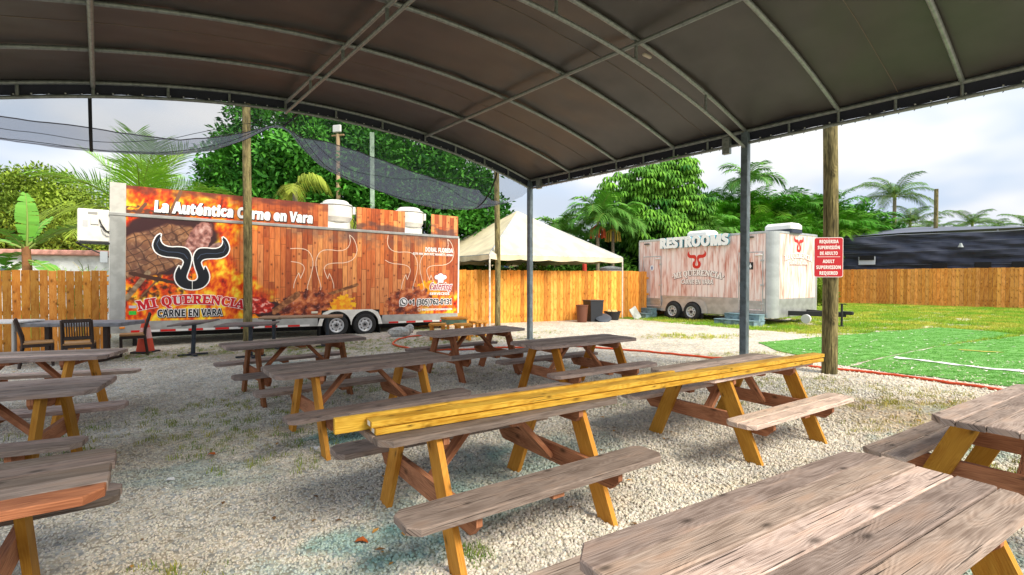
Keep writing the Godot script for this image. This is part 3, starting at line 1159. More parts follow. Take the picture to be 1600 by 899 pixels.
	bpart("junction_box", Vector3(0.16, 0.27, 0.09), Vector3(0.36, 4.11, 0.0), M["galv"], c, 0.006)
	bpart("lamp_fitting", Vector3(0.05, 0.04, 0.18), Vector3(5.68, hr(2.9) - 0.03, 2.75), mat(rgb(190, 180, 165), 0.6), c, 0.01)

func roof(s: float, t: float) -> Vector3:
	var f := fposmod(s, 1.45) / 1.45
	var lift := 0.030 * sin(PI * f) + 0.020 * gn2.get_noise_2d(s * 1.3, t * 0.8)
	return Vector3(s, hr(t) + 0.036 + lift, t)

func roof_n(s: float, t: float) -> Vector3:
	var e := 0.05
	var a := roof(s + e, t) - roof(s - e, t)
	var b := roof(s, t + e) - roof(s, t - e)
	return a.cross(b).normalized()

func arc_tube(s: float, dy: float, r: float, t0: float, t1: float) -> ArrayMesh:
	var pts := PackedVector3Array()
	for j in 41:
		var t := lerpf(t0, t1, j / 40.0)
		pts.append(Vector3(s, hr(t) + dy, t))
	var mb := MB.new()
	tube(mb, pts, r, 8)
	return mb.mesh()

func net_pt(t: float, o: float) -> Vector3:
	var w := 2.3
	var f := clampf(o / w, 0.0, 1.0)
	var pinch := exp(-pow((t - 5.95) / 0.55, 2.0))
	var far := lerpf(4.30, 4.95, smoothstep(0.0, 5.0, t))
	far = lerpf(far, 4.46, smoothstep(5.6, 8.0, t))
	var belly := 0.95
	if t < 5.95:
		belly = 0.35 + 0.8 * pow(sin(PI * clampf(t / 5.95, 0, 1)), 0.8)
	else:
		belly = 0.24 + 0.36 * sin(PI * clampf((t - 5.95) / 5.4, 0, 1))
	belly *= 1.0 - 0.62 * pinch
	var wr := 0.03 * gn1.get_noise_2d(t * 0.9, o * 2.4) + 0.018 * sin(o * 11.0 + t * 1.7 + 2.0 * gn2.get_noise_2d(t, o)) * f
	var y := lerpf(hr(t) - 0.22, far, f) - belly * pow(4.0 * f * (1.0 - f), 0.8) + wr
	return Vector3(-0.02 - o * (1.0 - 0.35 * pinch), y, t)

func build_net() -> void:
	var n := thing("shade_net", "sagging grey shade net laced to the canopy end, above the food trailer", "shade net", P(CAN_X, CAN_Z, 0), -0.884)
	var mb := MB.new()
	var nt := 110
	var no := 34
	for i in nt + 1:
		for j in no + 1:
			var t := 10.9 * i / nt
			var o := 2.3 * j / no
			var a := net_pt(t + 0.03, o) - net_pt(t - 0.03, o)
			var b := net_pt(t, o + 0.03) - net_pt(t, o - 0.03)
			mb.vert(net_pt(t, o), b.cross(a).normalized(), Vector2(t, o))
	for half in 2:
		mb.idx = PackedInt32Array()
		for i in nt:
			for j in (range(0, no / 2) if half == 0 else range(no / 2, no)):
				var a: int = i * (no + 1) + int(j)
				mb.idx.append_array(PackedInt32Array([a, a + no + 1, a + no + 2, a, a + no + 2, a + 1]))
		part("netting", mb.mesh(), M["net"] if half == 0 else M["netdense"], n)
	for q in [[2.3, 0.012, "hem"], [0.55, 0.005, "fold"], [1.05, 0.006, "fold"], [1.6, 0.006, "fold"]]:
		var pts := PackedVector3Array()
		for i in 81:
			pts.append(net_pt(0.1 + 10.7 * i / 80.0, q[0] + (0.0 if q[2] == "hem" else 0.18 * sin(i * 0.21 + q[0]))) - Vector3(0, 0.004, 0))
		var b := MB.new()
		tube(b, pts, q[1], 5)
		part(q[2], b.mesh(), M["netdark"], n)
	for t in [1.1, 5.95, 9.0]:
		var b := MB.new()
		for j in 24:
			var o0 := 1.35 * j / 24.0
			var o1 := 1.35 * (j + 1) / 24.0
			var w := Vector3(0, 0, 0.024)
			var dn := Vector3(0, -0.008, 0)
			b.quad(net_pt(t, o0) - w + dn, net_pt(t, o0) + w + dn, net_pt(t, o1) + w + dn, net_pt(t, o1) - w + dn)
		part("strap", b.mesh(), M["netdark"], n)
	# ties from the hem to the timber poles
	for q in [[7.05, P(-6.62, 12.55, 5.3)], [1.6, P(-0.5, 17.3, 5.1)]]:
		var a: Vector3 = net_pt(q[0], 2.3)
		var xf := n.transform.affine_inverse()
		part("tie_rope", cyl_mesh(a, xf * (q[1] as Vector3), 0.006, -1, 5), M["netdark"], n)

func timber_pole(x: float, z: float, h: float, r: float, label: String, lean := Vector2.ZERO) -> Node3D:
	var t := thing("timber_pole", label, "pole", P(x, z, 0), 0.0, "round timber poles")
	var mb := MB.new()
	var pts := PackedVector3Array()
	for i in 13:
		var f := i / 12.0
		pts.append(Vector3(lean.x * f + 0.012 * sin(f * 5.0 + x), -0.05 + (h + 0.05) * f, lean.y * f))
	tube(mb, pts, r, 16, r * 0.88)
	part("trunk", mb.mesh(), M["pole"], t)
	return t

func build_poles() -> void:
	var a := timber_pole(5.47, 8.61, 5.3, 0.122, "thick round timber pole carrying the red sign, at the canopy edge", Vector2(-0.05, 0))
	a.name = "timber_pole"
	timber_pole(-6.62, 12.55, 6.0, 0.105, "round timber pole standing right against the front of the food trailer", Vector2(0.03, 0))
	timber_pole(-0.49, 17.3, 5.4, 0.10, "round greenish timber pole at the plank fence, left of the grey corner post", Vector2(-0.03, 0))
	timber_pole(28.3, 33.6, 7.6, 0.13, "thin timber pole with a flat cap rising before the black shade cloth", Vector2(0, 0))
	# the sign
	var s := thing("warning_sign", "red and white bilingual adult supervision sign on the thick timber pole", "sign", P(5.33, 8.46, 1.98), -0.08)
	var out := rounded(0.47, 0.67, 0.035)
	var mb := MB.new()
	extrude(mb, out, -0.004, 0.0)
	part("sign_plate", mb.mesh(), mat(rgb(235, 228, 228), 0.45), s)
	mb = MB.new()
	extrude(mb, rounded(0.45, 0.65, 0.03), 0.0005, 0.002)
	part("sign_face", mb.mesh(), mat(rgb(190, 14, 34), 0.5), s)
	var wh := mat(rgb(245, 240, 240), 0.5)
	var rows := [["REQUERIDA", 0.265, 0.31], ["SUPERVISIÓN", 0.165, 0.36], ["DE ADULTO", 0.068, 0.29], ["ADULT", -0.068, 0.19], ["SUPERVISION", -0.168, 0.40], ["REQUIRED", -0.265, 0.30]]
	for r in rows:
		part("lettering", letters(r[0], "sans", 0.3, r[2], 0.055, Vector3(0.0, r[1], 0.003), 0.002), wh, s)
	bpart("line", Vector3(0.37, 0.007, 0.002), Vector3(0, 0.008, 0.003), wh, s, 0.0005)
	for y in [0.315, -0.315]:
		part("screw", cyl_mesh(Vector3(0, y, 0.001), Vector3(0, y, 0.005), 0.007, -1, 8), M["steel"], s)

func rounded(w: float, h: float, r: float, seg := 5) -> PackedVector2Array:
	var q := PackedVector2Array()
	for k in 4:
		var cx := (w * 0.5 - r) * (1 if k == 0 or k == 3 else -1)
		var cy := (h * 0.5 - r) * (1 if k < 2 else -1)
		for i in seg + 1:
			var a := (k + float(i) / seg) * PI * 0.5
			q.append(Vector2(cx + cos(a) * r, cy + sin(a) * r))
	return q

# ---------------------------------------------------------------- printed wraps (flat print only)
func hash2(a: int, b: int) -> float:
	var x := sin(a * 127.1 + b * 311.7 + 74.7) * 43758.5453
	return x - floor(x)

func print_planks(k: float, v: float, n: FastNoiseLite) -> Color:
	var w := 0.137
	var i := int(floor(k / w))
	var f := k / w - i
	var jn := v / 1.15 + hash2(i, 3) * 2.0
	var j := int(floor(jn))
	var fj := jn - j
	var pal := [Color8(226, 128, 66), Color8(196, 98, 48), Color8(238, 158, 92), Color8(210, 112, 58), Color8(168, 78, 40), Color8(222, 140, 84)]
	var c: Color = pal[int(hash2(i, j) * 5.99)]
	var g := n.get_noise_2d(k * 60.0, v * 3.0) * 0.5 + n.get_noise_2d(k * 14.0 + 50.0, v * 1.5) * 0.5
	c = c.lerp(Color8(120, 52, 24), clampf(g * 0.8, 0, 0.6))
	c = c.lerp(Color8(250, 190, 130), clampf(-g * 0.5, 0, 0.4))
	var kd := Vector2((f - 0.2 - 0.6 * hash2(i, j + 9)) / 0.16, (fj - 0.2 - 0.6 * hash2(j, i)) / 0.022).length()
	c = c.lerp(Color8(80, 34, 20), exp(-kd * kd) * 0.8)
	var gap := maxf(smoothstep(0.07, 0.0, f), smoothstep(0.93, 1.0, f))
	gap = maxf(gap, smoothstep(0.012, 0.0, fj))
	return c.lerp(Color8(70, 30, 18), gap * 0.75)

func print_fire(k: float, v: float, n: FastNoiseLite, heat: float) -> Color:
	var a := n.get_noise_2d(k * 2.2 + 3.0, v * 1.6) * 0.9 + n.get_noise_2d(k * 7.0, v * 5.0 - k * 2.0) * 0.45
	var t := clampf(heat + a * 0.8, 0, 1)
	if t < 0.33:
		return Color8(70, 14, 8).lerp(Color8(206, 48, 12), t / 0.33)
	if t < 0.66:
		return Color8(206, 48, 12).lerp(Color8(246, 130, 14), (t - 0.33) / 0.33)
	return Color8(246, 130, 14).lerp(Color8(255, 222, 60), (t - 0.66) / 0.34)

func ell(k: float, v: float, cx: float, cy: float, rx: float, ry: float, ang: float, rough: float) -> float:
	var d := Vector2(k - cx, v - cy).rotated(-ang)
	return smoothstep(1.06, 0.92, sqrt(d.x * d.x / (rx * rx) + d.y * d.y / (ry * ry)) + rough)

func seg(k: float, v: float, a: Vector2, b: Vector2, r: float) -> float:
	var p := Vector2(k, v)
	var q := Geometry2D.get_closest_point_to_segment(p, a, b)
	return smoothstep(r, r * 0.75, p.distance_to(q))

func wrap_main() -> Image:
	var W := 1280
	var H := 364
	var n := fnl(77, 1.0, 3)
	var im := Image.create(W, H, false, Image.FORMAT_RGB8)
	for y in H:
		var v := 2.45 * (1.0 - (y + 0.5) / H)
		for x in W:
			var k := 8.65 * (x + 0.5) / W
			var nz := n.get_noise_2d(k * 1.7, v * 1.7)
			var nf := n.get_noise_2d(k * 6.0 + 20.0, v * 6.0)
			var c := print_planks(k, v, n)
			# smoke drifting along the top
			if v > 1.5:
				c = c.lerp(Color8(104, 84, 84), clampf((v - 2.02) * 1.3 + nz * 0.5 + nf * 0.2, 0, 0.8) * smoothstep(2.8, 4.2, k))
			# fire on the left
			var lim := 2.55 + 0.5 * sin(v * 2.3 + 0.6) + nz * 0.5
			var fm := smoothstep(lim + 0.25, lim - 0.3, k)
			if v < 0.95 and k < 4.0:
				fm = maxf(fm, smoothstep(3.2 + nz, 2.7 + nz, k + v))
			if fm > 0.0:
				var heat := 0.62 - 0.25 * smoothstep(0.6, 1.1, v) * smoothstep(1.4, 0.6, k) + 0.18 * smoothstep(0.5, 0.0, v)
				c = c.lerp(print_fire(k, v, n, heat), fm)
				if k < 1.3 and v < 1.25: # embers and charred wood
					c = c.lerp(Color8(54, 28, 24), clampf(nf * 1.8 + 0.15, 0, 0.85) * smoothstep(0.35, 0.6, v))
			if k < 2.0:
				c = c.lerp(Color8(58, 30, 34), ell(k, v, 0.75, 1.85, 1.15, 0.75, 0.35, nz * 0.1))
				# slab of ribs scored in a grid
				var m := ell(k, v, 0.55, 1.66, 0.98, 0.52, 0.50, nz * 0.14)
				if m > 0.0:
					var d := Vector2(k, v).rotated(-0.5)
					var meat := Color8(150, 104, 72).lerp(Color8(104, 70, 58), clampf(0.5 + nz, 0, 1)).lerp(Color8(196, 158, 124), clampf(nf * 0.9, 0, 0.6))
					var gl := minf(absf(fposmod(d.x * 5.2 + nz * 0.5, 1.0) - 0.5), absf(fposmod(d.y * 6.5 + nz * 0.5, 1.0) - 0.5))
					meat = meat.lerp(Color8(66, 42, 36), smoothstep(0.09, 0.03, gl) * 0.8)
					c = c.lerp(meat, m)
				m = ell(k, v, 1.42, 1.92, 0.24, 0.56, -0.35, nf * 0.15)
				c = c.lerp(Color8(164, 112, 104).lerp(Color8(214, 178, 172), clampf(nf * 1.4, 0, 1)).lerp(Color8(92, 54, 54), clampf(-nf * 1.6, 0, 0.8)), m)
				c = c.lerp(Color8(170, 150, 120).lerp(Color8(110, 84, 66), clampf(0.5 + nf, 0, 1)), seg(k, v, Vector2(0.0, 0.52), Vector2(0.42, 1.15), 0.06))
				c = c.lerp(Color8(120, 84, 56), seg(k, v, Vector2(0.3, 0.6), Vector2(0.66, 1.05), 0.022))
				c = c.lerp(Color8(70, 40, 30), seg(k, v, Vector2(0.1, 1.12), Vector2(1.0, 0.9), 0.05 + nf * 0.03))
			c = c.lerp(Color8(164, 128, 120).lerp(Color8(108, 76, 74), clampf(0.5 + nf * 1.5, 0, 1)), ell(k, v, 1.85, 1.78, 0.26, 0.14, 0.4, nf * 0.2))
			# red meat beside the pole
			if k > 2.2 and k < 3.6 and v < 0.8:
				c = c.lerp(Color8(60, 30, 30), ell(k, v, 2.95, 0.25, 0.55, 0.22, -0.1, nf * 0.25))
				c = c.lerp(Color8(206, 44, 30).lerp(Color8(250, 200, 190), clampf(nf * 2.2, 0, 0.9)).lerp(Color8(120, 16, 14), clampf(-nf * 2.0, 0, 0.8)), ell(k, v, 2.72, 0.34, 0.42, 0.22, -0.15, nf * 0.2))
			# two roasts on sticks, with flames
			for q in [[3.95, 0.36, 0.72, 0.36, 4.2, 0.50, 5.35, 0.90, 4.85, 0.28], [6.98, 0.38, 0.78, 0.44, 6.3, 0.06, 6.5, 0.2, 7.62, 0.72]]:
				if absf(k - q[0]) < 1.7 and v < 1.05:
					var fl: float = ell(k, v, q[8], q[9], 0.36, 0.32, 0.0, nf * 0.6 + nz * 0.5)
					c = c.lerp(Color8(255, 196, 30).lerp(Color8(246, 140, 20), clampf(0.5 + nf * 1.4, 0, 1)), fl)
					c = c.lerp(Color8(172, 116, 70).lerp(Color8(110, 66, 40), clampf(0.5 + nf * 2.0, 0, 1)), seg(k, v, Vector2(q[4], q[5]), Vector2(q[6], q[7]), 0.05))
					var m: float = ell(k, v, q[0], q[1], q[2], q[3], 0.25 if q[0] < 5.0 else 0.12, nf * 0.28 + nz * 0.12)
					var nr := n.get_noise_2d(k * 2.6 + 11.0, v * 3.4 - k)
					var meat := Color8(166, 74, 38).lerp(Color8(232, 150, 96), clampf(nr * 1.6 + nf * 0.5, 0, 0.85)).lerp(Color8(66, 24, 24), clampf(-nr * 1.8 - nf * 0.5, 0, 0.9))
					meat = meat.lerp(Color8(206, 150, 150), clampf(n.get_noise_2d(k * 11.0, v * 9.0) * 1.5 - 0.35, 0, 0.7))
					c = c.lerp(meat, m)
			if k > 3.1 and k < 3.8 and v < 0.9:
				c = c.lerp(Color8(180, 120, 78).lerp(Color8(120, 72, 44), clampf(0.5 + nf * 1.6, 0, 1)), seg(k, v, Vector2(3.15, 0.16), Vector2(3.72, 0.62), 0.09))
			if k > 7.0 and v < 0.75:
				var fr := smoothstep(0.5, 0.05, v + nz * 0.4 - 0.35 * smoothstep(7.6, 8.65, k)) * smoothstep(7.1, 7.7, k + nz * 0.4)
				c = c.lerp(print_fire(k, v, n, 0.66), fr)
			im.set_pixel(x, y, c)
	return im

func wrap_header() -> Image:
	var W := 1024
	var H := 80
	var n := fnl(78, 1.0, 3)
	var im := Image.create(W, H, false, Image.FORMAT_RGB8)
	for y in H:
		var v := 0.68 * (1.0 - (y + 0.5) / H)
		for x in W:
			var k := 8.65 * (x + 0.5) / W
			var nz := n.get_noise_2d(k * 1.7, v * 3.7)
			var nf := n.get_noise_2d(k * 6.0 + 20.0, v * 9.0)
			var c := print_planks(k, v + 7.0, n)
			c = c.lerp(Color8(150, 62, 34), 0.35 * smoothstep(5.0, 4.0, k))
			c = c.lerp(Color8(96, 44, 42), smoothstep(0.35, 0.68, v + nz * 0.3) * 0.75 * smoothstep(5.0, 4.2, k))
			c = c.lerp(Color8(86, 64, 66), smoothstep(0.34, 0.0, v + nz * 0.4) * 0.7 * smoothstep(4.8, 5.3, k))
			var fm := smoothstep(2.9 + nz, 1.9 + nz, k) * smoothstep(0.72, 0.35, v + nz * 0.2)
			c = c.lerp(print_fire(k, v, n, 0.55), fm)
			if k < 1.9:
				c = c.lerp(Color8(120, 84, 62), seg(k, v, Vector2(0.85, 0.1), Vector2(1.05, 0.62), 0.045))
				c = c.lerp(Color8(112, 74, 60), seg(k, v, Vector2(0.22, 0.05), Vector2(0.36, 0.26), 0.04))
				c = c.lerp(Color8(96, 60, 48), smoothstep(0.2, 0.05, v + nf * 0.2) * smoothstep(1.4, 1.0, k))
			im.set_pixel(x, y, c)
	return im

func wrap_pale() -> Image:
	# whitewashed boards with a reddish grain
	var W := 1024
	var H := 448
	var n := fnl(31, 1.0, 4)
	var im := Image.create(W, H, false, Image.FORMAT_RGB8)
	for y in H:
		var v := 2.35 * (1.0 - (y + 0.5) / H)
		for x in W:
			var k := 5.6 * (x + 0.5) / W
			var w := 0.235
			var i := int(floor(k / w))
			var f := k / w - i
			var g := n.get_noise_2d(k * 34.0, v * 1.6)
			var b := n.get_noise_2d(k * 5.0 + i * 7.0, v * 0.9 + i * 3.1)
			var c := Color8(240, 218, 212).lerp(Color8(214, 160, 146), clampf(hash2(i, 1) * 0.5 + b * 0.9 + g * 0.5, 0, 1))
			c = c.lerp(Color8(176, 100, 84), clampf(b * 1.1 + g * 0.6 - 0.22, 0, 0.75))
			c = c.lerp(Color8(244, 234, 230), clampf(-b * 1.3 - 0.1, 0, 0.7))
			c = c.lerp(Color8(150, 96, 92), maxf(smoothstep(0.05, 0.0, f), smoothstep(0.95, 1.0, f)) * 0.75)
			im.set_pixel(x, y, c)
	return im

func print_mat(im: Image, rough := 0.35) -> StandardMaterial3D:
	var m := mat(Color.WHITE, rough)
	m.albedo_texture = ImageTexture.create_from_image(im)
	return m

# a thin printed panel in the x-y plane; its print is laid out over w x h from (x0, y0)
func panel(called: String, x0: float, x1: float, y0: float, y1: float, z: float, th: float, m: Material, parent: Node, ur: Rect2) -> MeshInstance3D:
	var mb := MB.new()
	var U := func(p: Vector2) -> Vector2: return Vector2((p.x - ur.position.x) / ur.size.x, 1.0 - (p.y - ur.position.y) / ur.size.y)
	var q := [Vector2(x0, y0), Vector2(x0, y1), Vector2(x1, y1), Vector2(x1, y0)]
	var c := Vector3((x0 + x1) * 0.5, (y0 + y1) * 0.5, z - th * 0.5)
	var f := []
	var b := []
	for p in q:
		f.append(Vector3(p.x, p.y, z))
		b.append(Vector3(p.x, p.y, z - th))
	mb.quad_out(c, f[0], f[1], f[2], f[3], U.call(q[0]), U.call(q[1]), U.call(q[2]), U.call(q[3]))
	mb.quad_out(c, b[0], b[1], b[2], b[3], U.call(q[0]), U.call(q[1]), U.call(q[2]), U.call(q[3]))
	for k in 4:
		var j := (k + 1) % 4
		mb.quad_out(c, f[k], f[j], b[j], b[k], U.call(q[k]), U.call(q[j]), U.call(q[j]), U.call(q[k]))
	return part(called, mb.mesh(), m, parent)

const HORN := [Vector2(-0.64, 1.33), Vector2(-0.72, 1.27), Vector2(-0.78, 1.12), Vector2(-0.79, 1.01), Vector2(-0.73, 0.87), Vector2(-0.58, 0.79), Vector2(-0.34, 0.78), Vector2(-0.22, 0.75), Vector2(-0.17, 0.68), Vector2(-0.19, 0.60), Vector2(-0.24, 0.48), Vector2(-0.27, 0.58), Vector2(-0.32, 0.48), Vector2(-0.36, 0.34), Vector2(-0.34, 0.2), Vector2(-0.26, 0.08), Vector2(-0.14, 0.015), Vector2(-0.006, 0.0), Vector2(-0.006, 0.2), Vector2(-0.08, 0.22), Vector2(-0.125, 0.29), Vector2(-0.11, 0.38), Vector2(-0.05, 0.57), Vector2(-0.018, 0.76), Vector2(-0.05, 0.91), Vector2(-0.13, 1.01), Vector2(-0.27, 1.03), Vector2(-0.46, 1.01), Vector2(-0.60, 1.06), Vector2(-0.66, 1.18)]

func smooth_poly(src: Array, k: float, mirror: bool, sharp := [0, 9, 10, 11, 17, 18]) -> PackedVector2Array:
	# rounds an outline by one pass of corner cutting, leaving the sharp corners
	var q := PackedVector2Array()
	var n := src.size()
	for i in n:
		var p: Vector2 = src[i]
		if i in sharp:
			q.append(p)
		else:
			q.append(p.lerp(src[(i + n - 1) % n], 0.25))
			q.append(p.lerp(src[(i + 1) % n], 0.25))
	for i in q.size():
		q[i] = Vector2(q[i].x * (-1.0 if mirror else 1.0), q[i].y) * k
	return q

func bull(parent: Node, at: Vector3, k: float, m: Material, rim: Material, xf := Transform3D()) -> void:
	for s in 2:
		var poly := smooth_poly(HORN, k, s == 1)
		if rim:
			var big := Geometry2D.offset_polygon(poly, 0.026 * k, Geometry2D.JOIN_ROUND)
			if big.size() > 0:
				var ob := MB.new()
				var bp: PackedVector2Array = big[0]
				extrude(ob, bp, -0.001, 0.0015 + 0.0005 * s, xf.translated_local(at))
				part("emblem_rim", ob.mesh(), rim, parent)
		var mb := MB.new()
		extrude(mb, poly, -0.001, 0.004, xf.translated_local(at))
		part("bull_emblem", mb.mesh(), m, parent)

func ribbon(pts: Array, w: float, at: Vector3, closed := true) -> ArrayMesh:
	var mb := MB.new()
	var n := pts.size()
	for i in (n if closed else n - 1):
		var a: Vector2 = pts[i]
		var b: Vector2 = pts[(i + 1) % n]
		var d := (b - a)
		if d.length() < 1e-4:
			continue
		var s := d.normalized().orthogonal() * w * 0.5
		var e := d.normalized() * w * 0.4
		var q := []
		for p in [a - e - s, a - e + s, b + e + s, b + e - s]:
			q.append(Vector3(p.x, p.y, 0.0) + at)
		mb.quad_out((q[0] + q[2]) * 0.5 - Vector3(0, 0, 1), q[0], q[1], q[2], q[3])
	return mb.mesh()

func wheel(parent: Node, at: Vector3, r: float, w: float, slots: int) -> void:
	# a wheel whose axle lies along z
	var xf := Transform3D(Basis(Vector3.RIGHT, PI / 2), at)
	var g := Node3D.new()
	g.name = "wheel"
	parent.add_child(g, true)
	var mb := MB.new()
	var q := PackedVector2Array([Vector2(r * 0.60, -w * 0.5), Vector2(r * 0.84, -w * 0.5), Vector2(r * 0.95, -w * 0.42), Vector2(r, -w * 0.25), Vector2(r, w * 0.25), Vector2(r * 0.985, w * 0.36), Vector2(r * 0.94, w * 0.44), Vector2(r * 0.86, w * 0.5), Vector2(r * 0.66, w * 0.47), Vector2(r * 0.60, w * 0.40), Vector2(r * 0.58, w * 0.2)])
	lathe(mb, q, 36, xf)
	for k in 3: # tread grooves stand as ribs between
		lathe(mb, PackedVector2Array([Vector2(r * 0.99, -w * 0.2 + k * w * 0.17), Vector2(r * 1.012, -w * 0.19 + k * w * 0.17), Vector2(r * 1.012, -w * 0.07 + k * w * 0.17), Vector2(r * 0.99, -w * 0.06 + k * w * 0.17)]), 36, xf)
	part("tyre", mb.mesh(), M["rubber"], g)
	mb = MB.new()
	lathe(mb, PackedVector2Array([Vector2(r * 0.62, w * 0.42), Vector2(r * 0.60, w * 0.46), Vector2(r * 0.555, w * 0.44), Vector2(r * 0.54, w * 0.26), Vector2(r * 0.47, w * 0.20), Vector2(r * 0.36, w * 0.27), Vector2(r * 0.24, w * 0.30), Vector2(r * 0.20, w * 0.22), Vector2(0.0, w * 0.22)]), 32, xf)
	part("rim", mb.mesh(), M["rim"], g)
	for k in slots:
		mb = MB.new()
		var a := TAU * k / slots
		var c := at + Vector3(cos(a) * r * 0.415, sin(a) * r * 0.415, w * 0.238)
		var rot := Basis(Vector3.BACK, a)
		var ring := PackedVector2Array()
		for i in 10:
			ring.append(Vector2(cos(TAU * i / 10) * r * 0.05, sin(TAU * i / 10) * r * 0.075))
		extrude(mb, ring, -0.004, 0.006, Transform3D(rot, c))
		part("rim_hole", mb.mesh(), M["black"], g)
	mb = MB.new()
	tube(mb, PackedVector3Array([at + Vector3(0, 0, w * 0.2), at + Vector3(0, 0, w * 0.48)]), r * 0.12, 14, r * 0.10)
	for k in 5:
		var a := TAU * k / 5 + 0.3
		var c := at + Vector3(cos(a) * r * 0.185, sin(a) * r * 0.185, w * 0.2)
		tube(mb, PackedVector3Array([c, c + Vector3(0, 0, w * 0.14)]), r * 0.03, 6)
	part("hub", mb.mesh(), M["black2"], g)

func fender_poly(c1: float, c2: float, cy: float, r: float, x0: float, x1: float, top: float, base: float) -> PackedVector2Array:
	var q := PackedVector2Array([Vector2(x0, base), Vector2(x0 + 0.04, top - 0.28), Vector2(x0 + 0.14, top - 0.08), Vector2(x0 + 0.32, top), Vector2(x1 - 0.32, top), Vector2(x1 - 0.14, top - 0.08), Vector2(x1 - 0.04, top - 0.28), Vector2(x1, base)])
	var ring := PackedVector2Array()
	for i in 17:
		var a := PI * i / 16.0
		var p := Vector2(c2 + cos(a) * r, cy + sin(a) * r)
		if p.x >= (c1 + c2) * 0.5 or i < 9:
			ring.append(p)
	for i in 17:
		var a := PI * i / 16.0
		var p := Vector2(c1 + cos(a) * r, cy + sin(a) * r)
		if p.x <= (c1 + c2) * 0.5:
			ring.append(p)
	q.append(Vector2(c2 + r, base))
	q.append_array(ring)
	q.append(Vector2(c1 - r, base))
	return q

